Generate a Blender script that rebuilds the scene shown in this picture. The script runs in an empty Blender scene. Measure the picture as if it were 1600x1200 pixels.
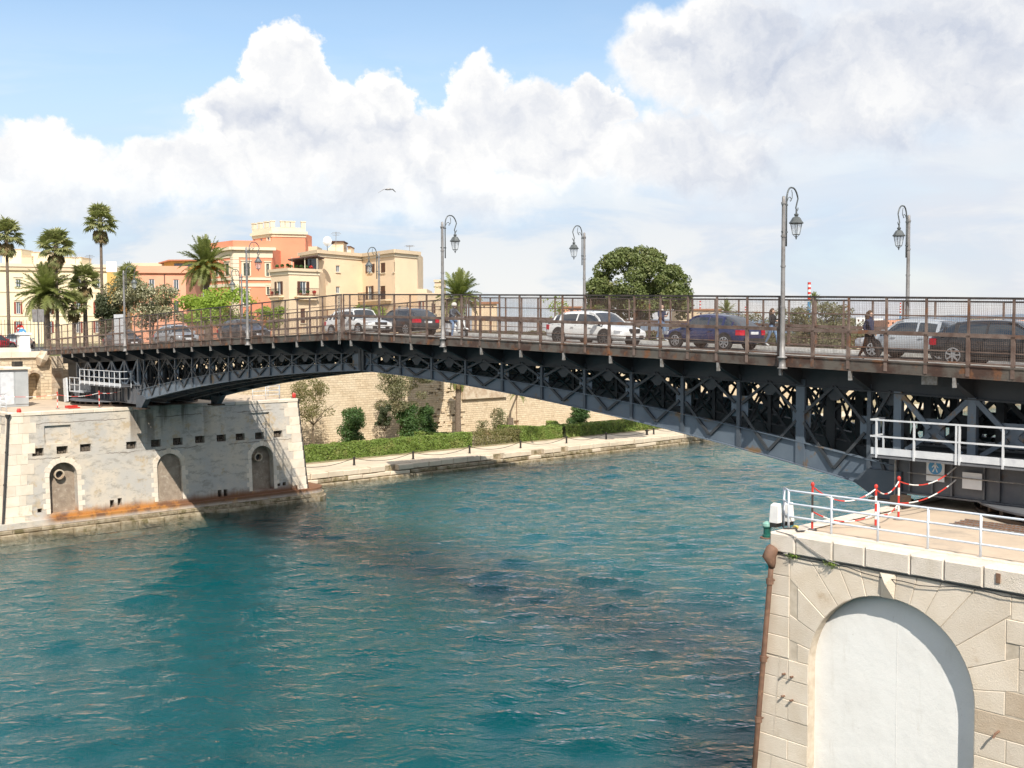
import bpy, bmesh, math, random
import numpy as np
from mathutils import Vector, Matrix, Euler
from mathutils.geometry import tessellate_polygon

SC = bpy.context.scene
COL = SC.collection
random.seed(7)
RNG = np.random.default_rng(11)
PI = math.pi

# ------------------------------------------------------------------ camera
CAM = Vector((-30.848, -46.948, 14.11)); AZ = 0.739; PITCH = 0.0489; ROLL = -0.0031; FPX = 1660.19
_R = Vector((math.cos(AZ), -math.sin(AZ), 0)); _F = Vector((math.sin(AZ), math.cos(AZ), 0)); _U = Vector((0, 0, 1))
cd = bpy.data.cameras.new('camera'); cam = bpy.data.objects.new('camera', cd); COL.objects.link(cam)
cd.sensor_width = 36; cd.lens = 36 * FPX / 1600; cd.clip_start = 0.1; cd.clip_end = 60000
fw = (_F * math.cos(PITCH) - _U * math.sin(PITCH)); up = (_F * math.sin(PITCH) + _U * math.cos(PITCH))
rt = _R.copy()
cr, sr = math.cos(ROLL), math.sin(ROLL)
rt2 = rt * cr + up * sr; up2 = up * cr - rt * sr
M = Matrix((rt2, up2, -fw)).transposed().to_4x4(); M.translation = CAM
cam.matrix_world = M
SC.camera = cam

def ray(px, py):
    X, Y = px - 800, py - 600
    c, s = math.cos(-ROLL), math.sin(-ROLL)
    x = c * X - s * Y; y = s * X + c * Y; v = -y / FPX
    return _R * (x / FPX) + _F * (math.cos(PITCH) + v * math.sin(PITCH)) + _U * (-math.sin(PITCH) + v * math.cos(PITCH))
def at(px, py, ax, val):          # where the sight line meets the plane ax = val
    d = ray(px, py); i = 'xyz'.index(ax); t = (val - CAM[i]) / d[i]; return CAM + d * t
def atd(px, py, Z):               # point at a ground distance Z in front of the camera
    d = ray(px, py); return CAM + d * (Z / d.dot(_F))
def gcoord(r, f, z):              # ground frame: r to the right, f forward of the viewpoint
    p = CAM + _R * r + _F * f; return Vector((p.x, p.y, z))

# ------------------------------------------------------------------ light
SUN = Vector((-1, -1.66, 1.93)).normalized()
sl = bpy.data.lights.new('sun', 'SUN'); sl.energy = 4.8; sl.angle = math.radians(0.53); sl.color = (1.0, 0.94, 0.84)
so = bpy.data.objects.new('sun', sl); COL.objects.link(so); so.location = (0, 0, 80)
so.rotation_euler = SUN.to_track_quat('Z', 'Y').to_euler()
SC.view_settings.view_transform = 'Standard'; SC.view_settings.look = 'None'
SC.view_settings.gamma = 1; SC.view_settings.exposure = 0.3
SC.view_settings.use_curve_mapping = False

# ------------------------------------------------------------------ node helper
class NT:
    def __init__(s, tree): s.t = tree; s.n = tree.nodes; s.l = tree.links
    def new(s, typ, **kw):
        n = s.n.new(typ)
        for k, v in kw.items(): setattr(n, k, v)
        return n
    def put(s, sock, v):
        if hasattr(v, 'is_output') or isinstance(v, bpy.types.NodeSocket): s.l.new(v, sock)
        else:
            if sock.type == 'RGBA' and len(v) == 3: v = (*v, 1)
            sock.default_value = v
    def m(s, op, a, b=0.0, c=None, clamp=False):
        n = s.new('ShaderNodeMath', operation=op); n.use_clamp = clamp
        s.put(n.inputs[0], a); s.put(n.inputs[1], b)
        if c is not None: s.put(n.inputs[2], c)
        return n.outputs[0]
    def vm(s, op, a, b=(0, 0, 0)):
        n = s.new('ShaderNodeVectorMath', operation=op); s.put(n.inputs[0], a)
        if op == 'SCALE': s.put(n.inputs[3], b)
        else: s.put(n.inputs[1], b)
        return n.outputs['Value'] if op in ('DOT_PRODUCT', 'LENGTH') else n.outputs[0]
    def comb(s, x, y, z):
        n = s.new('ShaderNodeCombineXYZ')
        for i, v in enumerate((x, y, z)): s.put(n.inputs[i], v)
        return n.outputs[0]
    def sep(s, v):
        n = s.new('ShaderNodeSeparateXYZ'); s.put(n.inputs[0], v); return n.outputs
    def noise(s, v, scale, detail=3, rough=.55, dist=0.0, color=False):
        n = s.new('ShaderNodeTexNoise'); s.put(n.inputs['Vector'], v)
        n.inputs['Scale'].default_value = scale; n.inputs['Detail'].default_value = detail
        n.inputs['Roughness'].default_value = rough; n.inputs['Distortion'].default_value = dist
        return n.outputs['Color' if color else 'Fac']
    def sstep(s, v, a, b, lo=0.0, hi=1.0, kind='SMOOTHSTEP'):
        n = s.new('ShaderNodeMapRange', interpolation_type=kind); s.put(n.inputs[0], v)
        for i, k in ((1, a), (2, b), (3, lo), (4, hi)): s.put(n.inputs[i], k)
        return n.outputs[0]
    def mix(s, f, a, b, blend='MIX'):
        n = s.new('ShaderNodeMix', data_type='RGBA', blend_type=blend)
        s.put(n.inputs[0], f); s.put(n.inputs[6], a); s.put(n.inputs[7], b); return n.outputs[2]
    def bump(s, h, strength, dist=.02, normal=None):
        n = s.new('ShaderNodeBump'); n.inputs['Strength'].default_value = strength
        n.inputs['Distance'].default_value = dist; s.put(n.inputs['Height'], h)
        if normal is not None: s.put(n.inputs['Normal'], normal)
        return n.outputs[0]

# ------------------------------------------------------------------ sky with clouds
def build_world():
    w = bpy.data.worlds.new('World'); SC.world = w; w.use_nodes = True
    t = w.node_tree; t.nodes.clear(); N = NT(t)
    out = N.new('ShaderNodeOutputWorld')
    sky = N.new('ShaderNodeTexSky', sky_type='NISHITA'); sky.sun_disc = False
    sky.sun_elevation = math.asin(SUN.z); sky.sun_rotation = math.atan2(SUN.x, SUN.y)
    sky.air_density = 1.2; sky.dust_density = .3; sky.ozone_density = 1.6
    d = N.vm('NORMALIZE', N.new('ShaderNodeTexCoord').outputs['Generated'])
    a = N.m('ARCTAN2', N.vm('DOT_PRODUCT', d, tuple(_R)), N.vm('DOT_PRODUCT', d, tuple(_F)))
    z = N.sep(d)[2]
    U = N.m('MULTIPLY', a, 16.6); V = N.m('MULTIPLY', N.m('ARCSINE', z), 16.6)
    def field(U, V):
        P = N.comb(U, V, 0.0)
        # billows: puffy edges
        w1 = N.noise(P, .55, 2, .5, 0, True); w2 = N.noise(P, 1.7, 5, .62, 0, True)
        wv = N.vm('ADD', N.vm('SCALE', N.vm('SUBTRACT', w1, (.5, .5, .5)), 1.15), N.vm('SCALE', N.vm('SUBTRACT', w2, (.5, .5, .5)), .95))
        Q = N.vm('ADD', P, wv); q = N.sep(Q)
        dens = None
        for (u, v, ru, rv) in BLOBS:
            e = N.m('SQRT', N.m('ADD', N.m('POWER', N.m('ABSOLUTE', N.m('DIVIDE', N.m('SUBTRACT', q[0], u), ru)), 2.0), N.m('POWER', N.m('ABSOLUTE', N.m('DIVIDE', N.m('SUBTRACT', q[1], v), rv)), 2.0)))
            b = N.m('SUBTRACT', 1.0, e)
            dens = b if dens is None else N.m('MAXIMUM', dens, b)
        return dens, P, Q
    BLOBS = [  # (right, up, half width, half height) in hundreds of pixels about the horizon ahead
        (-3.45, 3.95, .60, .68), (-3.0, 3.75, .45, .45), (-3.9, 3.2, .75, .7), (-2.9, 3.2, .8, .9), (-1.95, 3.3, .55, .75), (-2.2, 2.6, 1.0, .8),
        (-.55, 3.3, .68, .72), (-.05, 3.0, .6, .6), (-.9, 2.7, .9, .8), (1.25, 3.5, .6, .45), (.5, 2.9, 1.2, .9), (-6.6, 2.65, 1.0, .5), (-7.0, 2.1, 1.7, .7), (-5.2, 2.3, 1.4, .6),
        (-4.0, 2.3, 1.5, .8), (3.3, 4.2, 1.8, 1.1), (5.6, 3.6, 3.4, 1.6), (7.5, 4.6, 3.0, 1.5), (3.0, 2.6, 2.2, 1.0), (-1.4, 2.0, 2.6, .6),
        (11, 3.6, 3.5, 2.0), (-11, 2.6, 2.6, .9)]
    dens, P, Q = field(U, V)
    # the same kind of clouds go on all round outside the view
    farn = N.noise(N.comb(N.m('MULTIPLY', U, .16), N.m('MULTIPLY', V, .3), 3.7), 1.0, 5, .6)
    oo = N.m('MAXIMUM', N.sstep(N.m('ABSOLUTE', U), 8.5, 11.0), N.sstep(V, 5.6, 8.0))
    rest = N.m('SUBTRACT', N.m('MULTIPLY', N.m('SUBTRACT', farn, .46), 3.2), N.sstep(oo, 0.0, 1.0, 1.6, 0.0))
    dens = N.m('MAXIMUM', dens, rest)
    # soft-bottomed: the veil below takes the cloud bases in
    cover = N.m('MULTIPLY', N.sstep(dens, -.04, N.m('ADD', N.sstep(V, 1.4, 3.4, .60, .15), N.sstep(U, 1.0, 5.0, 0.0, .45))), N.sstep(V, .7, 2.6))
    vn = N.noise(N.comb(N.m('MULTIPLY', U, .26), N.m('MULTIPLY', V, .85), 9.0), 1.0, 6, .58, .5)
    puff = N.sstep(vn, .44, .58)
    bank = N.m('MULTIPLY', N.sstep(U, -.5, 5.5), N.sstep(N.noise(N.comb(N.m('MULTIPLY', U, .13), N.m('MULTIPLY', V, .32), 6.0), 1.0, 4, .55), .30, .52))
    haze = N.m('MAXIMUM', N.m('MULTIPLY', N.sstep(V, 1.4, 5.0, .96, .03), N.sstep(vn, .28, .52, .82, 1.0)), N.m('MULTIPLY', bank, .85))
    wisp = N.m('MULTIPLY', N.sstep(N.noise(N.comb(N.m('MULTIPLY', U, .18), N.m('MULTIPLY', V, .5), 2.0), 1.0, 6, .65), .55, .8), .35)
    # relief of the billows: lit above, grey below
    rel = N.noise(N.vm('ADD', Q, (0, 0, 1.3)), .75, 6, .55)
    rel2 = N.noise(N.vm('ADD', Q, (.12, .42, 1.3)), .75, 6, .55)
    shade = N.m('ADD', .62, N.m('MULTIPLY', N.m('SUBTRACT', rel, rel2), 2.9), clamp=True)
    big = N.sstep(N.noise(N.comb(N.m('MULTIPLY', U, .2), N.m('MULTIPLY', V, .38), 5.0), 1.0, 2, .5), .36, .62)
    thick = N.sstep(dens, .10, .62)
    lit = N.m('SUBTRACT', N.m('ADD', .50, N.m('MULTIPLY', shade, .60)), N.m('ADD', N.m('MULTIPLY', thick, N.m('ADD', .10, N.m('MULTIPLY', big, .24))), N.sstep(U, 1.5, 4.5, 0.0, .24)), clamp=True)
    ccol = N.mix(lit, (.52, .57, .68), (1.0, .985, .955))
    vcol = N.mix(N.m('MULTIPLY', puff, N.sstep(V, .2, 2.6, 1.0, .5)), N.mix(bank, N.mix(N.sstep(V, 0.0, 3.0), (.58, .66, .75), (.53, .65, .82)), (.66, .68, .75)), (.80, .80, .80))
    b1 = N.new('ShaderNodeBackground'); N.put(b1.inputs[0], sky.outputs[0]); b1.inputs[1].default_value = .135
    b2 = N.new('ShaderNodeBackground'); N.put(b2.inputs[0], vcol); b2.inputs[1].default_value = .93
    b3 = N.new('ShaderNodeBackground'); N.put(b3.inputs[0], ccol); b3.inputs[1].default_value = .90
    s1 = N.new('ShaderNodeMixShader'); N.put(s1.inputs[0], N.m('MAXIMUM', haze, wisp)); N.l.new(b1.outputs[0], s1.inputs[1]); N.l.new(b2.outputs[0], s1.inputs[2])
    s2 = N.new('ShaderNodeMixShader'); N.put(s2.inputs[0], cover); N.l.new(s1.outputs[0], s2.inputs[1]); N.l.new(b3.outputs[0], s2.inputs[2])
    N.l.new(s2.outputs[0], out.inputs[0])
build_world()

# ------------------------------------------------------------------ mesh helpers
def mesh_of(name, V, F, mats=None, idx=None, smooth=False):
    me = bpy.data.meshes.new(name)
    me.from_pydata(V if not isinstance(V, np.ndarray) else V.tolist(), [], F if not isinstance(F, np.ndarray) else F.tolist())
    for m in (mats or []): me.materials.append(m)
    if idx is not None: me.polygons.foreach_set('material_index', np.asarray(idx, dtype=np.int32))
    if smooth: me.polygons.foreach_set('use_smooth', np.ones(len(me.polygons), dtype=bool))
    me.update(); return me
def link(name, data, parent=None, mw=None):
    o = bpy.data.objects.new(name, data); COL.objects.link(o)
    if parent is not None: o.parent = parent
    if mw is not None: o.matrix_basis = mw
    return o
def tag(o, label=None, cat=None, group=None, kind=None):
    if label: o['label'] = label
    if cat: o['category'] = cat
    if group: o['group'] = group
    if kind: o['kind'] = kind
    return o
def empty(name, loc=(0, 0, 0), rz=0.0, label=None, cat=None, group=None):
    o = bpy.data.objects.new(name, None); COL.objects.link(o); o.empty_display_size = .3
    o.location = loc; o.rotation_euler = (0, 0, rz)
    return tag(o, label, cat, group)
def wempty(name, loc, label=None, cat=None, group=None):
    """Empty at a thing's base whose children are given in world coordinates."""
    o = empty(name, loc, 0, label, cat, group); o['_w'] = 1; return o
def world_child(o, root):
    """keep o where its world-space vertices put it although it is parented"""
    o.matrix_parent_inverse = Matrix.Translation(-Vector(root.location)) if root.data is None else Matrix.Identity(4)
def copy_tree(o, parent=None):
    c = o.copy(); COL.objects.link(c); c.parent = parent
    for ch in list(o.children): copy_tree(ch, c)
    return c

class MB:
    def __init__(s): s.v = []; s.f = []; s.mi = []; s.cur = 0
    def _add(s, vs, fs):
        b = len(s.v); s.v += [tuple(v) for v in vs]; s.f += [tuple(i + b for i in f) for f in fs]; s.mi += [s.cur] * len(fs); return s
    def box(s, x0, x1, y0, y1, z0, z1):
        return s._add([(x0, y0, z0), (x1, y0, z0), (x1, y1, z0), (x0, y1, z0), (x0, y0, z1), (x1, y0, z1), (x1, y1, z1), (x0, y1, z1)],
                      [(0, 3, 2, 1), (4, 5, 6, 7), (0, 1, 5, 4), (1, 2, 6, 5), (2, 3, 7, 6), (3, 0, 4, 7)])
    def bar(s, p, q, w, h, up=(0, 0, 1)):
        p, q = Vector(p), Vector(q); d = (q - p).normalized(); u = Vector(up)
        a = d.cross(u)
        if a.length < 1e-4: a = d.cross(Vector((0, 1, 0)))
        a.normalize(); b = a.cross(d).normalized(); a *= w / 2; b *= h / 2
        return s._add([p - a - b, p + a - b, p + a + b, p - a + b, q - a - b, q + a - b, q + a + b, q - a + b],
                      [(0, 1, 2, 3), (7, 6, 5, 4), (0, 4, 5, 1), (1, 5, 6, 2), (2, 6, 7, 3), (3, 7, 4, 0)])
    def tube(s, pts, r, n=8, cap=True):
        pts = [Vector(p) for p in pts]; m = len(pts); rs = r if isinstance(r, (list, tuple)) else [r] * m
        ref = Vector((0, 0, 1)); vs = []; fs = []
        pa = None
        for i, p in enumerate(pts):
            d = (pts[min(i + 1, m - 1)] - pts[max(i - 1, 0)]).normalized()
            if pa is None:
                a = d.cross(ref)
                if a.length < 1e-3: a = d.cross(Vector((1, 0, 0)))
            else: a = pa - d * pa.dot(d)
            a.normalize(); pa = a; b = d.cross(a)
            for k in range(n):
                t = 2 * PI * k / n; vs.append(p + (a * math.cos(t) + b * math.sin(t)) * rs[i])
        for i in range(m - 1):
            for k in range(n): fs.append((i * n + k, i * n + (k + 1) % n, (i + 1) * n + (k + 1) % n, (i + 1) * n + k))
        if cap: fs.append(tuple(range(n - 1, -1, -1))); fs.append(tuple((m - 1) * n + k for k in range(n)))
        return s._add(vs, fs)
    def lathe(s, prof, n=12, c=(0, 0, 0)):
        vs = []; fs = []; m = len(prof)
        for r, z in prof:
            for k in range(n): t = 2 * PI * k / n; vs.append((c[0] + r * math.cos(t), c[1] + r * math.sin(t), c[2] + z))
        for i in range(m - 1):
            for k in range(n): fs.append((i * n + k, i * n + (k + 1) % n, (i + 1) * n + (k + 1) % n, (i + 1) * n + k))
        fs.append(tuple(range(n - 1, -1, -1))); fs.append(tuple((m - 1) * n + k for k in range(n)))
        return s._add(vs, fs)
    def prism(s, poly, fn, d0, d1):
        """poly: 2d points; fn(u,v,d)->xyz; between depths d0 and d1"""
        n = len(poly); vs = [fn(u, v, d0) for u, v in poly] + [fn(u, v, d1) for u, v in poly]
        return s._add(vs, [tuple(range(n)), tuple(range(2 * n - 1, n - 1, -1))] + [(i, i + n, (i + 1) % n + n, (i + 1) % n) for i in range(n)])
    def ball(s, c, r, n=8, m=6, sz=1.0):
        return s.lathe([(max(1e-3, r * math.sin(PI * i / m)), -r * sz * math.cos(PI * i / m)) for i in range(m + 1)], n, c)
    def build(s, name, mat, parent=None, smooth=False, world=None):
        mats = mat if isinstance(mat, (list, tuple)) else [mat]
        me = mesh_of(name, s.v, s.f, mats, s.mi if len(mats) > 1 else None, smooth)
        o = link(name, me, parent)
        if world is None: world = parent is not None and (parent.get('_w') or (parent.parent is not None and parent.parent.get('_w')))
        if world: world_child(o, parent)
        return o

UNIT = {}
def unit_mesh(mat):
    if mat.name not in UNIT: UNIT[mat.name] = mesh_of('unit_bar_' + mat.name, *(lambda b: (b.v, b.f))(MB().box(-.5, .5, -.5, .5, -.5, .5)), [mat])
    return UNIT[mat.name]
def ibar(name, p, q, w, h, mat, parent, up=(0, 0, 1)):
    """a straight member as its own object sharing one box mesh"""
    p, q = Vector(p), Vector(q); d = q - p; L = d.length; d = d.normalized(); a = d.cross(Vector(up))
    if a.length < 1e-4: a = d.cross(Vector((0, 1, 0)))
    a.normalize(); b = a.cross(d).normalized()
    m = Matrix((a * w, d * L, b * h)).transposed().to_4x4(); m.translation = (p + q) / 2
    o = link(name, unit_mesh(mat), parent, m); world_child(o, parent); return o
def ibox(name, x0, x1, y0, y1, z0, z1, mat, parent):
    m = Matrix.Diagonal((x1 - x0, y1 - y0, z1 - z0, 1)); m.translation = ((x0 + x1) / 2, (y0 + y1) / 2, (z0 + z1) / 2)
    o = link(name, unit_mesh(mat), parent, m); world_child(o, parent); return o

def offset_poly(poly, d):
    """inset a counter-clockwise convex polygon by d"""
    n = len(poly); out = []
    A = sum(poly[i][0] * poly[(i + 1) % n][1] - poly[(i + 1) % n][0] * poly[i][1] for i in range(n))
    if A < 0: poly = poly[::-1]
    for i in range(n):
        p0, p1, p2 = Vector(poly[i - 1]), Vector(poly[i]), Vector(poly[(i + 1) % n])
        e1 = (p1 - p0).normalized(); e2 = (p2 - p1).normalized()
        n1 = Vector((-e1.y, e1.x)); n2 = Vector((-e2.y, e2.x)); k = 1 + n1.dot(n2)
        out.append(tuple(p1 + (n1 + n2) * (d / max(k, .35))))
    return out
def stone(poly, fn, front, back, mat, parent, name='stone', gap=.008, ch=.012, jit=.006):
    """one dressed stone: shrunk for the joint, with a chamfered arris"""
    f = front + random.uniform(-jit, jit)
    a = offset_poly(poly, gap / 2); b = offset_poly(poly, gap / 2 + ch); n = len(a)
    vs = [fn(u, v, back) for u, v in a] + [fn(u, v, f + ch) for u, v in a] + [fn(u, v, f) for u, v in b]
    fs = []
    for k in (0, n):
        for i in range(n): fs.append((k + i, k + (i + 1) % n, k + n + (i + 1) % n, k + n + i))
    fs.append(tuple(2 * n + i for i in range(n)))
    me = mesh_of(name, vs, fs, [mat]); o = link(name, me, parent); world_child(o, parent); return o
def holed(outline, holes, fn, reveal=0.4, back=True, backs=None):
    """front skin of a wall with openings, their reveals and (optionally) their back faces"""
    mb = MB(); loops = [outline] + holes
    tris = tessellate_polygon([[Vector((u, v, 0)) for u, v in lp] for lp in loops])
    flat = [p for lp in loops for p in lp]
    mb._add([fn(u, v, 0) for u, v in flat], [tuple(t) for t in tris])
    for i, h in enumerate(holes):
        n = len(h); r = backs[i] if backs else reveal
        mb._add([fn(u, v, 0) for u, v in h] + [fn(u, v, r) for u, v in h], [(k, (k + 1) % n, n + (k + 1) % n, n + k) for k in range(n)])
        if back: mb._add([fn(u, v, r) for u, v in h], [tuple(range(n))])
    return mb
def arch_poly(cx, zs, zb, r, n=12):
    return [(cx - r, zb), (cx + r, zb)] + [(cx + r * math.cos(PI * k / n), zs + r * math.sin(PI * k / n)) for k in range(n + 1)]
def rect(x0, x1, z0, z1): return [(x0, z0), (x1, z0), (x1, z1), (x0, z1)]

# ------------------------------------------------------------------ materials
def material(name):
    m = bpy.data.materials.new(name); m.use_nodes = True; t = m.node_tree; t.nodes.clear(); N = NT(t)
    o = N.new('ShaderNodeOutputMaterial'); b = N.new('ShaderNodeBsdfPrincipled'); t.links.new(b.outputs[0], o.inputs[0])
    pos = N.new('ShaderNodeNewGeometry').outputs['Position']
    return m, N, b, pos
def surf(name, c1, c2=None, rough=.65, metal=0.0, sc=1.6, lo=.35, hi=.65, bump=0.0, bsc=14, c3=None, sc3=.5, lo3=.55, hi3=.7, rnd=0.0, spec=.5, detail=5, coat=0.0, stretch=None):
    """paint, stone or metal: two tones by noise, an optional third (stain), fine relief, a per-piece tint"""
    m, N, b, pos = material(name)
    v = pos if stretch is None else N.vm('MULTIPLY', pos, stretch)
    c2 = c2 or tuple(x * .8 for x in c1)
    col = N.mix(N.sstep(N.noise(v, sc, detail, .6), lo, hi), c1, c2)
    if c3: col = N.mix(N.sstep(N.noise(N.vm('ADD', v, (7, 3, 5)), sc3, 6, .62), lo3, hi3), col, c3)
    if rnd:
        r = N.new('ShaderNodeObjectInfo').outputs['Random']
        col = N.mix(1.0, col, N.mix(r, (1 - rnd,) * 3, (1 + rnd * .5, 1 + rnd * .45, 1 + rnd * .35)), 'MULTIPLY')
    N.put(b.inputs['Base Color'], col); b.inputs['Roughness'].default_value = rough; b.inputs['Metallic'].default_value = metal
    b.inputs['Specular IOR Level'].default_value = spec; b.inputs['Coat Weight'].default_value = coat
    if bump: N.put(b.inputs['Normal'], N.bump(N.noise(v, bsc, 5, .65), bump, .03))
    return m
M_ = {}
M_['rust_rail'] = surf('rusty_brown_paint', (.115, .072, .056), (.21, .155, .13), .75, 0, 2.2, .35, .7, .3, 30, (.21, .085, .035), 1.3, .55, .7, .15)
M_['black_rail'] = surf('dark_rail_paint', (.022, .019, .018), (.06, .045, .04), .6, 0, 3)
M_['fascia'] = surf('fascia_rust_and_grey_paint', (.11, .095, .08), (.065, .035, .025), .8, 0, 1.1, .42, .6, .4, 25, (.17, .075, .035), 2.0, .54, .66, .1)
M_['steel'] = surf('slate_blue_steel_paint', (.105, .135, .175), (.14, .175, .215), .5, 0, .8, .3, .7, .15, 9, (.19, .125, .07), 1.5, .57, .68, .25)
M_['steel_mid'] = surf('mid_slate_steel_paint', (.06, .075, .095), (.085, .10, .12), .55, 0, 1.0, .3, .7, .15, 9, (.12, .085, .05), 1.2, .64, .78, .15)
M_['steel_dark'] = surf('dark_shaded_slate_steel_paint', (.032, .037, .044), (.05, .053, .058), .6, 0, 1.2, .3, .7, .15, 9, (.09, .06, .035), 1.0, .66, .8, .12)  # slate darkened with shade for inner and under-deck steel; also dark diagonals
M_['steel_grey'] = surf('weathered_grey_steel', (.15, .155, .165), (.10, .105, .12), .55, 0, .9, .3, .7, .2, 9, (.12, .06, .03), 1.2, .62, .74, .1)
M_['clamp'] = surf('pale_zinc', (.34, .33, .32), (.22, .2, .18), .5, .3, 8)
M_['white_metal'] = surf('white_painted_metal', (.62, .64, .66), (.52, .54, .57), .45, 0, 3, .4, .7, 0, 10, (.5, .36, .25), 3.0, .7, .8)
M_['white_tube'] = surf('pale_blue_white_tube_paint', (.66, .71, .77), (.56, .60, .66), .4, 0, 4)
M_['lamp_grey'] = surf('lamp_post_grey', (.26, .25, .245), (.18, .165, .155), .5, .2, 3, .4, .7, 0, 10, (.2, .13, .09), 2.5, .62, .75)
M_['lamp_iron'] = surf('lantern_iron', (.13, .14, .14), (.09, .10, .10), .5, .3, 5)
M_['asphalt'] = surf('worn_asphalt', (.16, .155, .15), (.11, .105, .10), .9, 0, .7, .3, .7, .35, 60)
M_['walk'] = surf('pale_footway', (.36, .33, .29), (.28, .26, .23), .9, 0, 1.5, .3, .7, .3, 40)
M_['paint_white'] = surf('road_marking', (.62, .62, .60), (.45, .45, .43), .8, 0, 5)
M_['stone'] = surf('pale_limestone', (.80, .70, .58), (.72, .61, .48), .8, 0, 1.1, .35, .7, .45, 26, (.55, .41, .27), .8, .60, .76, .12)
M_['stone_rough'] = surf('weathered_limestone', (.60, .51, .39), (.45, .34, .24), .85, 0, 1.6, .35, .65, .7, 18, (.34, .22, .14), 1.2, .55, .7, .25)
M_['stone_tan'] = surf('tan_limestone', (.70, .57, .43), (.60, .47, .34), .82, 0, 1.3, .35, .7, .5, 24, (.45, .32, .21), 1.0, .56, .72, .12)
M_['coping'] = surf('coping_limestone', (.83, .74, .64), (.74, .65, .54), .85, 0, 2.2, .35, .7, .9, 38, (.5, .42, .33), 2.0, .62, .75, .08)
M_['mortar'] = surf('mortar_joint', (.64, .55, .44), (.52, .44, .34), .95, 0, 4)
M_['white_panel'] = surf('whitewashed_plaster', (.90, .885, .85), (.86, .845, .81), .75, 0, .7, .35, .7, .22, 2.2)
M_['concrete'] = surf('tan_concrete', (.60, .48, .36), (.50, .40, .30), .9, 0, .7, .3, .7, .3, 20, (.40, .33, .26), .6, .55, .7)
M_['grey_box'] = surf('grey_cabinet_paint', (.42, .44, .45), (.36, .38, .39), .5, 0, 1)
M_['pipe'] = surf('rusted_brown_pipe', (.23, .13, .085), (.16, .09, .06), .75, 0, 3, .35, .65, .3, 30, (.30, .17, .10), 3)
M_['black_pipe'] = surf('black_pipe', (.03, .028, .028), (.05, .045, .04), .6, 0, 3)
M_['red'] = surf('red_paint', (.62, .045, .03), (.5, .04, .03), .45, 0, 6)
M_['white_pl'] = surf('white_plastic', (.78, .76, .73), (.7, .68, .66), .5, 0, 6)
M_['black_pl'] = surf('black_plastic', (.02, .02, .022), (.03, .03, .03), .5, 0, 6)
M_['green_glass'] = surf('green_lamp_glass', (.02, .12, .09), (.02, .09, .07), .15, 0, 6)
M_['green_pale'] = surf('pale_green_cap', (.25, .45, .38), (.2, .38, .32), .5, 0, 6)
M_['yellow'] = surf('yellow_plastic', (.62, .50, .12), (.55, .45, .12), .5, 0, 6)
M_['sign_white'] = surf('sign_white', (.75, .76, .77), (.70, .71, .73), .5, 0, 4)
M_['sign_blue'] = surf('sign_blue', (.09, .32, .58), (.08, .29, .54), .5, 0, 4)
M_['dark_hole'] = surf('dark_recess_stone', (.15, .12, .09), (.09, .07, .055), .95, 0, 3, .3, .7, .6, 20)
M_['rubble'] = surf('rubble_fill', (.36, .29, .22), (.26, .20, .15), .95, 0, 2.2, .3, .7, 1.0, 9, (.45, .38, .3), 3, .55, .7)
M_['quay'] = surf('quay_paving', (.66, .56, .43), (.58, .48, .36), .9, 0, .8, .3, .7, .4, 18, (.44, .36, .27), 1.0, .58, .72, .10)
M_['quay_wet'] = surf('algae_stained_quay_stone', (.42, .35, .25), (.26, .20, .12), .85, 0, 2.0, .35, .65, .8, 12, (.16, .13, .06), 1.4, .5, .65, .2)
M_['soil'] = surf('dry_garden_soil', (.34, .27, .18), (.22, .20, .10), .95, 0, 1.0, .3, .7, .5, 14)
M_['grass_far'] = surf('park_ground', (.12, .13, .06), (.24, .21, .13), .95, 0, .25, .35, .65, .3, 6)
M_['hills'] = surf('haze_blue_hills', (.15, .20, .26), (.18, .22, .27), .95, 0, .002)  # blue of the distant haze is put into the hill colour
M_['iron_black'] = surf('black_cast_iron', (.022, .021, .021), (.04, .035, .03), .55, .2, 6)
M_['track_iron'] = surf('oily_track_iron', (.05, .042, .036), (.09, .055, .035), .7, .2, 4)

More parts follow.
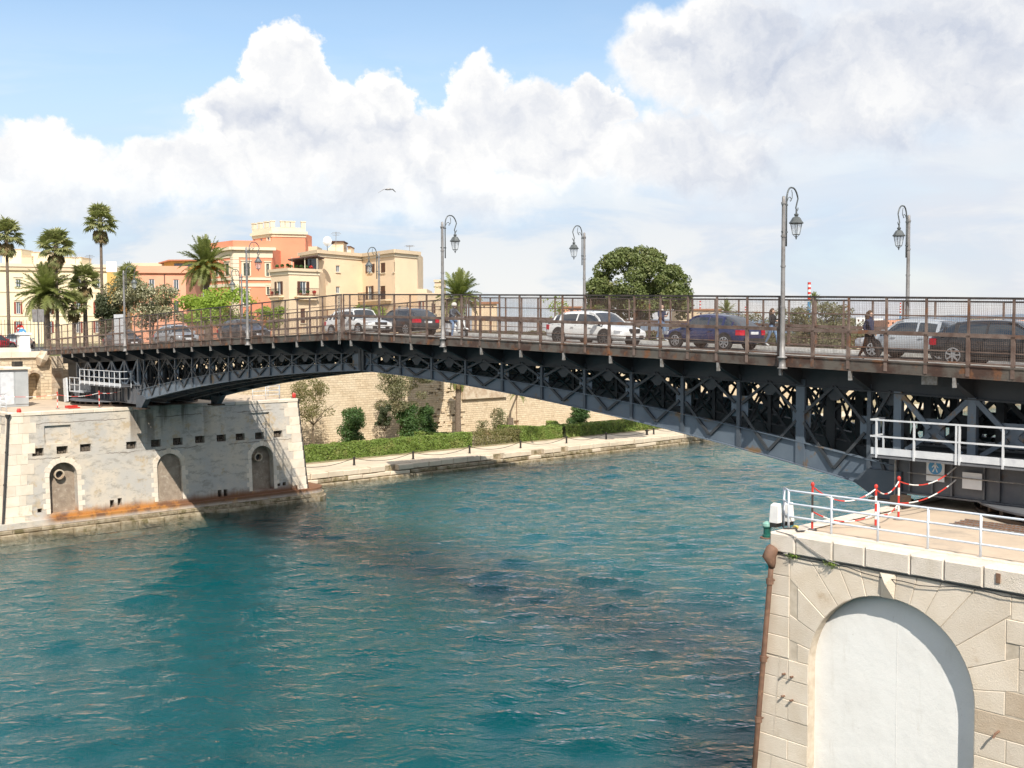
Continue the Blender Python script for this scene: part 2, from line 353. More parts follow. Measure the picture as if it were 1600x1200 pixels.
def pier_plaster():
    m, N, b, pos = material('stained_grey_plaster')
    s = N.sep(pos)
    col = N.mix(N.sstep(N.noise(pos, .45, 6, .6), .38, .62), (.61, .53, .43), (.49, .46, .42))
    col = N.mix(N.sstep(N.noise(N.vm('ADD', pos, (3, 1, 9)), .9, 6, .7), .54, .64), col, (.50, .40, .28))
    # old blotches and pock marks with shapes of their own
    col = N.mix(N.m('MULTIPLY', N.sstep(N.noise(N.vm('MULTIPLY', pos, (1, 1, 2.2)), 1.1, 7, .74), .50, .62), .62), col, (.30, .27, .23))
    pock = N.sstep(N.noise(N.vm('MULTIPLY', pos, (3, 3, 1.2)), 3.2, 4, .7), .68, .73)
    col = N.mix(N.m('MULTIPLY', pock, N.sstep(s[2], 4.5, 3.0)), col, (.09, .075, .06))
    # streaks of soot washed down from the bearing under the truss
    st = N.m('MULTIPLY', N.m('MULTIPLY', N.sstep(N.noise(N.comb(N.m('MULTIPLY', s[0], 1.1), 0.0, N.m('MULTIPLY', s[2], .10)), 1.0, 4, .55), .47, .60), N.sstep(s[2], 4.2, 8.0)), N.m('MULTIPLY', N.sstep(s[0], .4, 1.6), N.sstep(s[0], 9, 6)))
    col = N.mix(N.m('MULTIPLY', st, .85), col, (.14, .11, .085))
    # a crack wandering along the row of sockets, and a second one below
    for zc, amp in ((5.25, .5), (7.75, .35)):
        dz = N.m('ABSOLUTE', N.m('SUBTRACT', s[2], N.m('ADD', zc - amp / 2, N.m('MULTIPLY', N.noise(N.comb(s[0], zc, 0.0), .7, 6, .7), amp))))
        cr = N.m('MULTIPLY', N.sstep(dz, .045, .01), N.sstep(N.noise(N.comb(s[0], zc + 5, 0.0), .3, 3, .6), .42, .5))
        col = N.mix(N.m('MULTIPLY', cr, .8), col, (.13, .10, .08))
    # rust bled out of the old iron just above the footing
    rn = N.noise(N.comb(s[0], 0.0, 0.0), .9, 5, .75)
    hgt = N.m('ADD', .05, N.m('MULTIPLY', rn, 1.5)); zz = N.m('SUBTRACT', s[2], .92)
    streak = N.noise(N.comb(N.m('MULTIPLY', s[0], 5.0), 0.0, N.m('MULTIPLY', s[2], .5)), 1.0, 4, .6)
    rmask = N.m('MULTIPLY', N.sstep(N.m('DIVIDE', zz, hgt), 1.0, .15), N.sstep(N.m('ADD', N.m('MULTIPLY', streak, .6), N.m('MULTIPLY', rn, .5)), .24, .46))
    rmask = N.m('MULTIPLY', rmask, N.m('MULTIPLY', N.sstep(s[0], -5.4, -4.2), N.sstep(zz, -.36, -.02, .15, 1.0)))
    col = N.mix(N.m('MULTIPLY', rmask, .95), col, N.mix(N.sstep(N.m('ADD', N.noise(pos, 1.1, 5, .65), N.m('MULTIPLY', N.sstep(s[0], 3.5, 6.0), .18)), .42, .62), (.46, .19, .03), (.18, .075, .03)))  # rust also browned along x, painting in the bridge's shade
    N.put(b.inputs['Base Color'], col); b.inputs['Roughness'].default_value = .9
    h = N.m('ADD', N.noise(pos, 9, 6, .65), N.m('MULTIPLY', pock, -.8))
    N.put(b.inputs['Normal'], N.bump(h, .5, .04)); return m
M_['plaster'] = pier_plaster()

def fort_mat():
    m, N, b, pos = material('coursed_tufa_blocks')
    s = N.sep(pos)
    v = N.comb(N.m('ADD', s[0], N.m('MULTIPLY', N.noise(pos, .6, 2), .25)), N.m('ADD', s[2], N.m('MULTIPLY', N.noise(N.vm('MULTIPLY', pos, (.35, .35, .9)), 1.0, 2), .14)), 0.0)
    br = N.new('ShaderNodeTexBrick'); N.put(br.inputs['Vector'], v); br.offset = .5; br.squash = .7; br.squash_frequency = 3
    br.inputs['Scale'].default_value = 1.0; br.inputs['Brick Width'].default_value = .62; br.inputs['Row Height'].default_value = .27
    br.inputs['Mortar Size'].default_value = .018; br.inputs['Mortar Smooth'].default_value = .6; br.inputs['Bias'].default_value = -.1
    N.put(br.inputs['Color1'], (.71, .58, .41)); N.put(br.inputs['Color2'], (.60, .47, .32)); N.put(br.inputs['Mortar'], (.49, .37, .24))
    col = N.mix(N.m('MULTIPLY', N.sstep(N.noise(pos, .25, 6, .65), .45, .65), .5), br.outputs['Color'], (.74, .63, .47))
    col = N.mix(N.m('MULTIPLY', N.sstep(N.noise(N.vm('MULTIPLY', pos, (1, 1, 2)), .9, 7, .74), .54, .68), .6), col, (.42, .31, .20))
    N.put(b.inputs['Base Color'], col); b.inputs['Roughness'].default_value = .95
    h = N.m('ADD', N.m('MULTIPLY', br.outputs['Fac'], -1.0), N.m('MULTIPLY', N.noise(pos, 3.2, 6, .7), 1.6))
    N.put(b.inputs['Normal'], N.bump(h, .9, .06)); return m
M_['fort'] = fort_mat()

def panel_mat():
    m, N, b, pos = material('whitewashed_plaster_panel'); s = N.sep(pos)
    col = N.mix(N.sstep(N.noise(pos, .6, 6, .6), .4, .65), (.90, .885, .85), (.85, .83, .79))
    col = N.mix(N.m('MULTIPLY', N.sstep(N.noise(N.vm('MULTIPLY', pos, (1, 2.2, .35)), 1.1, 6, .68), .56, .74), .45), col, (.66, .62, .55))
    col = N.mix(N.m('MULTIPLY', N.sstep(N.noise(N.vm('MULTIPLY', pos, (1, 1, 1.5)), 4.5, 5, .7), .66, .72), .5), col, (.55, .50, .43))
    N.put(b.inputs['Base Color'], col); b.inputs['Roughness'].default_value = .8
    h = N.m('ADD', N.noise(pos, 1.4, 6, .6), N.m('MULTIPLY', N.noise(pos, 22, 3, .6), .12)); N.put(b.inputs['Normal'], N.bump(h, .35, .06)); return m
M_['arch_panel'] = panel_mat()
def leaf_mat(name, c1, c2, c3=None, tr=.25):
    m, N, b, pos = material(name)
    r = N.noise(pos, 9, 2); col = N.mix(N.sstep(r, .3, .7), c1, c2)
    if c3: col = N.mix(N.sstep(N.noise(pos, .8, 3), .5, .68), col, c3)
    N.put(b.inputs['Base Color'], col); b.inputs['Roughness'].default_value = .5; b.inputs['Specular IOR Level'].default_value = .35
    t = N.new('ShaderNodeBsdfTranslucent'); N.put(t.inputs[0], N.mix(.5, col, (.25, .33, .05)))
    ms = N.new('ShaderNodeMixShader'); ms.inputs[0].default_value = tr
    out = [n for n in N.n if n.type == 'OUTPUT_MATERIAL'][0]
    N.l.new(b.outputs[0], ms.inputs[1]); N.l.new(t.outputs[0], ms.inputs[2]); N.l.new(ms.outputs[0], out.inputs[0]); return m
M_['leaf_ficus'] = leaf_mat('ficus_leaf', (.10, .135, .04), (.18, .205, .07), (.22, .22, .09))
M_['leaf_hedge'] = leaf_mat('hedge_leaf', (.14, .22, .04), (.23, .31, .07), (.27, .31, .09))
M_['leaf_hedge_dry'] = leaf_mat('sparse_hedge_leaf', (.12, .14, .04), (.24, .20, .09), (.28, .21, .11))
M_['leaf_shrub'] = leaf_mat('shrub_leaf', (.05, .11, .03), (.09, .16, .05))
M_['leaf_olive'] = leaf_mat('olive_leaf', (.15, .155, .075), (.21, .20, .11), (.26, .21, .12))
M_['leaf_lime'] = leaf_mat('spring_green_leaf', (.24, .36, .04), (.34, .44, .07), None, .4)
M_['leaf_dark'] = leaf_mat('dark_conifer_leaf', (.05, .07, .035), (.09, .10, .05))
M_['blossom'] = leaf_mat('pale_blossom', (.55, .52, .38), (.40, .38, .22), (.30, .30, .12), .2)
M_['leaf_palm'] = leaf_mat('palm_leaflet', (.17, .21, .055), (.28, .29, .10), None, .4)
M_['leaf_fan'] = leaf_mat('fan_palm_leaf', (.24, .27, .10), (.40, .38, .18), None, .42)
M_['leaf_dry'] = leaf_mat('dry_palm_leaf', (.30, .22, .11), (.22, .15, .07))
M_['fruit'] = surf('orange_palm_fruit', (.72, .27, .02), (.60, .2, .02), .6, 0, 9)
M_['bark'] = surf('grey_brown_bark', (.17, .13, .09), (.10, .075, .05), .95, 0, 3, .3, .7, .9, 12)
M_['bark_palm'] = surf('palm_bark', (.21, .16, .12), (.12, .09, .065), .95, 0, 4, .3, .7, .9, 14, stretch=(1, 1, 3))

def water_mat():
    m = bpy.data.materials.new('canal_water'); m.use_nodes = True; t = m.node_tree; t.nodes.clear(); N = NT(t)
    out = N.new('ShaderNodeOutputMaterial'); pos = N.new('ShaderNodeNewGeometry').outputs['Position']
    al = N.vm('DOT_PRODUCT', pos, (.60, .80, 0)); ac = N.vm('DOT_PRODUCT', pos, (.80, -.60, 0))
    wob = N.m('MULTIPLY', N.noise(pos, .35, 2), 1.2)
    v1 = N.comb(N.m('ADD', al, wob), N.m('MULTIPLY', ac, .42), 0.0); v2 = N.comb(N.m('ADD', N.m('MULTIPLY', al, .9), N.m('MULTIPLY', ac, .3)), N.m('MULTIPLY', ac, .5), 4.0)
    h1 = N.noise(v1, 1.9, 3, .55, .25); h2 = N.noise(v2, 5.2, 4, .6, .3)
    patch = N.sstep(N.noise(N.vm('MULTIPLY', pos, (1, 1.6, 1)), .06, 4, .6), .36, .68, .55, 1.0)
    n1 = N.bump(N.m('MULTIPLY', h1, patch), .95, .23); n2 = N.bump(N.m('MULTIPLY', h2, patch), .95, .105, n1)
    fr = N.new('ShaderNodeFresnel'); fr.inputs[0].default_value = 1.33; N.put(fr.inputs[1], n2)
    gl = N.new('ShaderNodeBsdfGlossy'); gl.inputs['Roughness'].default_value = .03; N.put(gl.inputs['Normal'], n2); N.put(gl.inputs['Color'], (1, 1, 1))
    tr = N.new('ShaderNodeBsdfTransparent'); ms = N.new('ShaderNodeMixShader')
    N.put(ms.inputs[0], fr.outputs[0]); N.l.new(tr.outputs[0], ms.inputs[1]); N.l.new(gl.outputs[0], ms.inputs[2]); N.l.new(ms.outputs[0], out.inputs['Surface'])
    # the teal comes from light scattered back out of the depth
    vs = N.new('ShaderNodeVolumeScatter'); N.put(vs.inputs['Color'], (.006, .37, .42)); vs.inputs['Density'].default_value = .10
    va = N.new('ShaderNodeVolumeAbsorption'); N.put(va.inputs['Color'], (.10, .60, .68)); va.inputs['Density'].default_value = .11
    ad = N.new('ShaderNodeAddShader'); N.l.new(vs.outputs[0], ad.inputs[0]); N.l.new(va.outputs[0], ad.inputs[1]); N.l.new(ad.outputs[0], out.inputs['Volume'])
    return m
M_['water'] = water_mat()

# ------------------------------------------------------------------ water
def build_water():
    L = 20000
    x0, x1, y0, y1 = -46.0, 112.0, -41.0, 39.5
    ox0, ox1, oy0, oy1 = -L, L, -L, L
    V = [(ox0, oy0, 0), (ox1, oy0, 0), (ox1, oy1, 0), (ox0, oy1, 0)]
    # ring of flat sheets round the waved patch, all one surface
    xs = np.arange(x0, x1 + .01, .24); ys = np.arange(y0, y1 + .01, .22)
    X, Y = np.meshgrid(xs, ys, indexing='ij'); H = np.zeros_like(X)
    rng = np.random.default_rng(5)
    for k in range(46):
        lam = 1.0 * (1.07 ** k) if k < 22 else rng.uniform(1.0, 4.5)
        th = rng.normal(.95, .42); kk = 2 * PI / lam
        H += .0105 * lam ** .75 * np.sin(kk * (X * math.cos(th) + Y * math.sin(th)) + rng.uniform(0, 6.28)) * (0.6 + 0.4 * np.sin(X * rng.uniform(.05, .2) + Y * rng.uniform(.05, .2) + k))
    H = H + .35 * H * np.abs(H) / .12
    ex = np.minimum(np.minimum(X - x0, x1 - X), np.minimum(Y - y0, y1 - Y)); H *= np.clip(ex / 6.0, 0, 1)
    H *= .5
    V2 = np.stack([X, Y, H], -1).reshape(-1, 3); nx, ny = len(xs), len(ys)
    I = np.arange(nx * ny).reshape(nx, ny)
    F = np.stack([I[:-1, :-1], I[1:, :-1], I[1:, 1:], I[:-1, 1:]], -1).reshape(-1, 4)
    x1, y1 = xs[-1], ys[-1]
    n = len(V2); R = [(ox0, oy0), (x0, oy0), (x1, oy0), (ox1, oy0), (ox0, y0), (ox1, y0), (ox0, y1), (ox1, y1), (ox0, oy1), (x0, oy1), (x1, oy1), (ox1, oy1)]
    V3 = np.vstack([V2, np.array([(a, b, 0) for a, b in R])])
    c00, c10, c01, c11 = I[0, 0], I[-1, 0], I[0, -1], I[-1, -1]
    F3 = F.tolist() + [[n, n + 1, c00, n + 4], [n + 1, n + 2, c10, c00], [n + 2, n + 3, n + 5, c10], [n + 4, c00, c01, n + 6], [c10, n + 5, n + 7, c11], [n + 6, c01, n + 9, n + 8], [c01, c11, n + 10, n + 9], [c11, n + 7, n + 11, n + 10]]
    o = link('water', mesh_of('water', V3, F3, [M_['water']], smooth=True)); tag(o, kind='structure')
build_water()
M_['seabed'] = surf('dark_silt', (.05, .06, .05), (.035, .045, .04), .95)
tag(MB().box(-20000, 20000, -20000, 20000, -15, -12).build('seabed', M_['seabed']), kind='structure')

# ------------------------------------------------------------------ banks, quay, walls
ZS = 12.55
def strip(name, mat, boxes, kind='structure', parent=None):
    mb = MB()
    for b in boxes: mb.box(*b)
    o = mb.build(name, mat, parent)
    if kind: tag(o, kind=kind)
    return o
# far bank: park and streets on the plateau, reaching the horizon
strip('ground', M_['grass_far'], [(-3000, 17.4, 47.2, 6000, 6, ZS), (17.4, 620, 58.2, 6000, 6, ZS)])
strip('road', M_['asphalt'], [(-60, 17, 47.25, 76, ZS - .3, ZS + .06)])
strip('near_bank', M_['asphalt'], [(-400, -8.2, -400, -46.35, -2, 12.45), (-8.2, 16.4, -400, -45.6, -2, 12.45), (16.4, 400, -400, -46.35, -2, 12.45)])
# quay walk
qw = strip('quay_walk', M_['quay'], [(15, 420, 37.75, 43.25, -1, 1.2)])
strip('garden_soil', M_['soil'], [(16.5, 420, 43.25, 57.5, -1, 1.3)])
def quay_stones():
    x = 16.5; r = random.Random(3)
    q = tag(MB().box(16, 420, 37.65, 37.76, -1.0, 1.1).build('quay_wall', M_['quay_wet']), 'weathered stone quay wall stepping down to the canal water', 'quay wall')
    q['_w'] = 1
    def f_top(u, v, d): return (u, 37.3 + d, v)
    while x < 96:
        w = r.uniform(1.1, 2.0)
        z1 = 1.2 + r.uniform(-.05, .03); d = r.uniform(-.12, .1)
        if r.random() < .93: stone([(x, .62), (x + w, .62), (x + w, z1), (x, z1)], lambda u, v, dd: (u, 37.12 + d + dd, v), 0, .9, M_['quay'], q, 'edge_stone', .03, .06, .03)
        x += w
    x = 16.5
    while x < 96:
        w = r.uniform(1.3, 2.6); z1 = .62 + r.uniform(-.06, .0); d = r.uniform(-.1, .12)
        stone([(x, .2), (x + w, .2), (x + w, z1), (x, z1)], lambda u, v, dd: (u, 37.0 + d + dd, v), 0, .8, M_['quay_wet'] if r.random() < .7 else M_['quay'], q, 'course_stone', .03, .06, .03); x += w
    x = 16.5
    while x < 96:
        w = r.uniform(1.5, 3.0); d = r.uniform(-.08, .1)
        stone([(x, -.6), (x + w, -.6), (x + w, .2 + r.uniform(-.05, .03)), (x, .2)], lambda u, v, dd: (u, 36.78 + d + dd, v), 0, .9, M_['quay_wet'], q, 'footing_stone', .03, .07, .03); x += w
    mb = MB().box(96, 420, 37.1, 37.8, -.8, 1.17); o = mb.build('far_course', M_['quay_wet'], q)
quay_stones()
# paving joints on the quay: each slab row a recess
def quay_slabs():
    r = random.Random(8); x = 17.0
    while x < 92:
        w = r.uniform(1.5, 2.4); y = 38.3
        for k in range(3):
            d = (43.2 - 38.3) / 3
            stone([(x, y), (x + w, y), (x + w, y + d), (x, y + d)], lambda u, v, dd: (u, v, 1.215 - dd), 0, .06, M_['quay'], qw, 'slab', .022, .012, .004); y += d
        x += w
quay_slabs()

# bollards and the chain slung between them
def bollard(x, y, label, big=False):
    mb = MB()
    if big: mb.lathe([(.2, 0), (.2, .05), (.15, .1), (.14, .45), (.24, .52), (.24, .6), (.16, .66)], 12)
    else: mb.lathe([(.15, 0), (.15, .04), (.105, .06), (.10, .72), (.125, .74), (.125, .80), (.06, .83)], 12)
    o = mb.build('bollard', M_['iron_black']); o.location = (x, y, 1.215); return tag(o, label, 'bollard', 'black bollards along the quay')
BX = [19.6, 27.04, 34.2, 41.7, 49.1, 56.35, 63.1, 71.9, 79.4]
BL = [None, 'black iron bollard on the quay closest to the old pier', 'second black iron bollard along the quay from the pier', 'third black bollard from the pier, in front of the hedge end',
      'fourth black bollard from the pier, before the dry brown hedge', 'fifth black bollard from the pier, where two hedges meet', 'sixth black bollard from the pier, before the far hedge', 'slim black bollard right beside a squat mooring post', 'farthest black bollard on the quay, under the bridge truss']
for i, x in enumerate(BX):
    if BL[i]: bollard(x, 39.4, BL[i])
bollard(70.6, 39.4, 'squat flared mooring post standing among slim bollards on the quay', True)
CL = ['between the pier and the first bollard', 'between the first and second bollards', 'between the second and third bollards', 'between the third and fourth bollards', 'between the fourth and fifth bollards', 'between the fifth and sixth bollards', 'between the sixth bollard and the mooring post', 'beyond the mooring post under the truss']
for i in range(len(BX) - 1):
    a, b = BX[i], BX[i + 1]
    pts = [(a + (b - a) * t / 14, 39.4, 1.92 - .52 * (1 - (2 * t / 14 - 1) ** 2)) for t in range(15)]
    tag(MB().tube(pts, .028, 5).build('chain', M_['iron_black']), 'dark chain slung low ' + CL[i], 'chain', 'chains between the quay bollards')

# old fortification wall behind the garden
def fort_wall():
    f = lambda u, v, d: (u, 57.3 + d + (.035 * (v - 1.3)), v)
    r = random.Random(4); holes = []
    for k in range(26):      # sockets left by fallen blocks
        x = r.uniform(50.2, 55.0); z = 2.2 + .42 * r.randint(0, 13)
        w = r.uniform(.3, .8)
        if all(abs(x - h[0][0]) > 1.0 or abs(z - h[0][1]) > .35 for h in holes): holes.append([(x, z), (x + w, z), (x + w, z + .27), (x, z + .29)])
    holes.append(rect(64.5, 65.4, 1.6, 2.3))
    mb = holed(rect(17.0, 420, 1.0, 11.9), holes, f, .3, True, [r.uniform(.15, .45) for _ in holes])
    w = mb.build('fort_wall', M_['fort'])
    tag(w, 'high sandy stone fortification wall behind the quayside garden', 'wall'); w['_w'] = 1
    strip('coping', M_['stone_rough'], [(17.0, 420, 57.35, 58.4, 11.9, 12.75)], None, w)
    mb = MB(); mb.box(55.5, 63.0, 57.05, 57.9, 5.55, 7.15); mb.build('repair_slab', M_['stone_rough'], w)
    for k in range(34):
        x = r.uniform(50.0, 55.4); z = 2.0 + .33 * r.randint(0, 18); u = r.uniform(.4, .8)
        stone([(x, z), (x + u, z), (x + u, z + .3), (x, z + .3)], f, -.14, .1, M_['fort'], w, 'loose_stone', .02, .03, .05)
    strip('wall_return', M_['fort'], [(16.9, 17.5, 45.2, 58.3, 1.0, 12.5)], None, w)
    tag(MB().tube([(65.0, 57.3, 1.4), (65.0, 57.45, 11.8)], .05, 6).build('drain_pipe', M_['pipe']), 'thin brown drain pipe running down the sandy fort wall', 'pipe')
fort_wall()

# ------------------------------------------------------------------ far pier
def far_pier():
    T = 8.32
    root = wempty('far_pier', (4.3, 38, 0), 'long stained plaster bridge pier across the canal with three arched niches', 'pier')
    fn = lambda u, v, d: (u, 31.0 - .055 * (8.6 - v) + d, v)
    niches = [(-3.6, .97), (4.36, .98), (12.3, .98)]
    holes = [arch_poly(c, 3.9, 1.28, r) for c, r in niches]; backs = [.62, .22, .62]
    sock = [(59.4, 706.6), (97.4, 703.4), (133.8, 700), (205.5, 696), (243.9, 692.8), (278, 690), (312.4, 687), (345.8, 684.9), (375.3, 682.9), (405.5, 681.2), (434.7, 678.3)]
    SK = []
    for px, py in sock:
        p = at(px, py, 'y', 30.85); SK.append((p.x, p.z)); holes.append(rect(p.x - .40, p.x + .40, p.z - .27, p.z + .29)); backs.append(.45)
    for a in ((-4.78, -2.93, 6.22, 7.55), (11.25, 13.1, 6.3, 7.6)): holes.append(rect(*a)); backs.append(.16)
    for px, py in ((48, 801), (62, 798), (175, 787), (187, 784), (343, 771), (352, 770), (435, 757), (444, 756)):
        p = at(px, py, 'y', 30.65); h = .55 if 170 < px < 360 else .3; holes.append(rect(p.x - .16, p.x + .16, p.z - h / 2, p.z + h / 2)); backs.append(.4)
    out = [(-7.78, .55), (16.4, .55), (15.75, T), (-7.12, T)]
    mb = holed(out, holes[:2] + [holes[2]] + holes[3:], fn, .4, False, backs)
    mb.build('wall_face', M_['plaster'], root)
    # filled backs of the openings
    for i, h in enumerate(holes):
        m = MB(); d = backs[i]; m._add([fn(u, v, d) for u, v in h], [tuple(range(len(h)))])
        if i < 3:
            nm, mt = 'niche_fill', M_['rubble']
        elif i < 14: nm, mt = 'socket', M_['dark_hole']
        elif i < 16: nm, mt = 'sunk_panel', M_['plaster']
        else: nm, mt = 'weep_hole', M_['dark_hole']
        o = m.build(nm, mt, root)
        if 3 <= i < 14:   # broken stone left in the socket
            x, z = SK[i - 3]; r = random.Random(i); b = MB()
            for k in range(3): xx = x - .22 + .2 * k; b.box(xx, xx + r.uniform(.1, .2), 31.02, 31.3, z - .22, z + r.uniform(-.12, .1))
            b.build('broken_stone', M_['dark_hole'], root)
    for i in (0, 2):      # a stub of pipe in the outer niches
        c = niches[i][0]; z = 4.0 if i == 0 else 3.95; dx = -.18 if i == 0 else -.2
        m = MB()
        for r0, r1, y0, y1 in ((.36, .27, 30.98, 31.42),):
            n = 20; vs = []; 
            for (rr, yy) in ((r0, y1), (r0, y0), (r1, y0), (r1, y1)):
                vs += [(c + dx + rr * math.cos(2 * PI * k / n), yy, z + rr * math.sin(2 * PI * k / n)) for k in range(n)]
            m._add(vs, [(j * n + k, j * n + (k + 1) % n, (j + 1) * n + (k + 1) % n, (j + 1) * n + k) for j in range(3) for k in range(n)])
        o = m.build('pipe_collar', M_['stone_rough'], root)
        m = MB(); n = 20; m._add([(c + dx + .28 * math.cos(2 * PI * k / n), 31.3, z + .28 * math.sin(2 * PI * k / n)) for k in range(n)], [tuple(range(n))]); m.build('pipe_mouth', M_['black_pl'], root)
    # solid behind: sides, back and floor slab
    m = MB(); lo = -1.0
    A = [(-7.78 - .12, 30.5), (16.5, 30.5), (16.5, 47), (-7.9, 47)]; B = [(-7.14, 31.6), (15.77, 31.6), (15.77, 47), (-7.14, 47)]
    A = [(-7.86, 31.25), (16.48, 31.25), (16.48, 47), (-7.86, 47)]
    m._add([(x, y, lo) for x, y in A] + [(x, y, T) for x, y in B], [(1, 2, 6, 5), (2, 3, 7, 6), (3, 0, 4, 7), (0, 1, 5, 4)]); m.build('body', M_['plaster'], root)
    m = MB(); m.box(-7.05, 15.7, 31.15, 46.9, T - .1, 8.55); m.build('platform', M_['concrete'], root)
    # edge of the platform in long stones
    x = -7.2; r = random.Random(2)
    while x < 15.8:
        w = min(r.uniform(1.4, 2.3), 15.82 - x); w = w if 15.82 - x - w > .5 else 15.82 - x
        stone([(x, T), (x + w, T), (x + w, 8.6), (x, 8.6)], lambda u, v, d: (u, 30.92 + d, v), 0, .55, M_['plaster'] if .5 < x < 9 else M_['stone'], root, 'edge_stone', .01, .03, .01); x += w
    y = 31.5
    for k in range(6): stone([(y, T), (y + 2.2, T), (y + 2.2, 8.6), (y, 8.6)], lambda u, v, d: (-7.2 + d, u, v), 0, .5, M_['stone'], root, 'edge_stone', .01, .03, .01); y += 2.2
    # quoins
    z = .62; k = 0
    while z < T - .2:
        h = min(.72, T - z); xl = -7.12 - (8.32 - z) * .085
        w = (1.9 if k % 2 else 1.45)
        cut = xl + .15 + (.55 if k % 3 == 0 else .85)
        for a, b in ((xl, cut), (cut, xl + w)): stone([(a, z), (b, z), (b, z + h), (a, z + h)], fn, -.022, .3, M_['stone'], root, 'quoin', .014, .012, .006)
        xr = 15.75 + (8.32 - z) * .084; w = 1.35 if k % 2 else .95
        stone([(xr - w, z), (xr, z), (xr, z + h), (xr - w, z + h)], fn, -.022, .3, M_['stone'], root, 'quoin', .014, .012, .006)
        y = 31.05
        for j in range(3): stone([(y - .05 * (8.6 - z), z), (y + 1.4, z), (y + 1.4, z + h), (y - .05 * (8.6 - z), z + h)] if j == 0 else [(y, z), (y + 1.4, z), (y + 1.4, z + h), (y, z + h)], lambda u, v, d: (-7.12 - (8.32 - v) * .085 + d, u, v), -.01, .3, M_['stone'], root, 'side_stone', .014, .012, .006); y += 1.4
        z += h; k += 1
    # dressed stones round the niches
    for c, r0 in niches:
        n = 11
        for k in range(n):
            a, b = PI * k / n, PI * (k + 1) / n; ro = r0 + (.42 if k % 2 else .34)
            stone([(c + r0 * math.cos(a), 3.9 + r0 * math.sin(a)), (c + ro * math.cos(a), 3.9 + ro * math.sin(a)), (c + ro * math.cos(b), 3.9 + ro * math.sin(b)), (c + r0 * math.cos(b), 3.9 + r0 * math.sin(b))], fn, -.018, .2, M_['stone'], root, 'voussoir', .012, .01, .006)
        z = 1.28; k = 0
        while z < 3.85:
            w = .5 if k % 2 else .3; h = min(.37, 3.9 - z)
            for s in (-1, 1): stone([(c + s * r0, z), (c + s * (r0 + w), z), (c + s * (r0 + w), z + h), (c + s * r0, z + h)], fn, -.018, .2, M_['stone'], root, 'jamb_stone', .012, .01, .006)
            z += h; k += 1
    # stepped footing
    def ring(off, x1):
        pts = [(-16, 30.25 - off), (x1 - 2.2, 30.25 - off)]
        for k in range(1, 9): t = -PI / 2 + PI / 2 * k / 8; pts.append((x1 - 2.2 + (2.2 + off) * math.cos(t), 32.45 - off * 0 + (2.2 + off) * math.sin(t)))
        return pts + [(x1 + off, 47), (-16, 47)]
    for i, (z0, z1, off, mt) in enumerate(((-1, .26, .42, 'quay_wet'), (.26, .56, .24, 'quay_wet'), (.56, .98, .06, 'stone'))):
        m = MB(); P = ring(off - .05, 18.6); m.prism(P, lambda u, v, d: (u, v, d), z0, z1 - .02); m.build('footing', M_[mt] if i < 2 else M_['plaster'], root)
        x = -12.0; r = random.Random(20 + i)
        while x < 16.2:
            w = r.uniform(1.2, 2.4); w = min(w, 16.4 - x); dd = r.uniform(-.05, .06)
            if r.random() < .95 or i: stone([(x, z0 if i else -.5), (x + w, z0 if i else -.5), (x + w, z1 + r.uniform(-.03, .02)), (x, z1)], lambda u, v, d: (u, 30.25 - off + dd + d, v), 0, .7, M_[mt] if i < 2 else M_['plaster'], root, 'footing_stone', .03 if i < 2 else .006, .05 if i < 2 else .008, .02 if i < 2 else .004)
            x += w
    # drain pipes at both corners
    for px, (xt, xb), lb in ((0, (-7.22, -7.85), 'black drain pipe down the sunlit left corner of the far pier'), (1, (15.9, 16.5), 'black drain pipe down the end of the far pier facing the quay')):
        y = 30.85 if px == 0 else 31.1
        m = MB(); m.tube([(xt, y, 8.35), (xt, y - .02, 8.0), (xb, y - .42, .95)], .085, 8); m.tube([(xt, y, 8.2), (xt, y, 8.5)], [.1, .2], 8)
        for t in (.3, .62): m.tube([(xt + (xb - xt) * t, y - .4 * t, 8 - 7 * t - .06), (xt + (xb - xt) * t, y - .4 * t, 8 - 7 * t + .06)], .11, 8)
        tag(m.build('drain_pipe', M_['black_pipe']), lb, 'pipe')
    return root
far_pier()

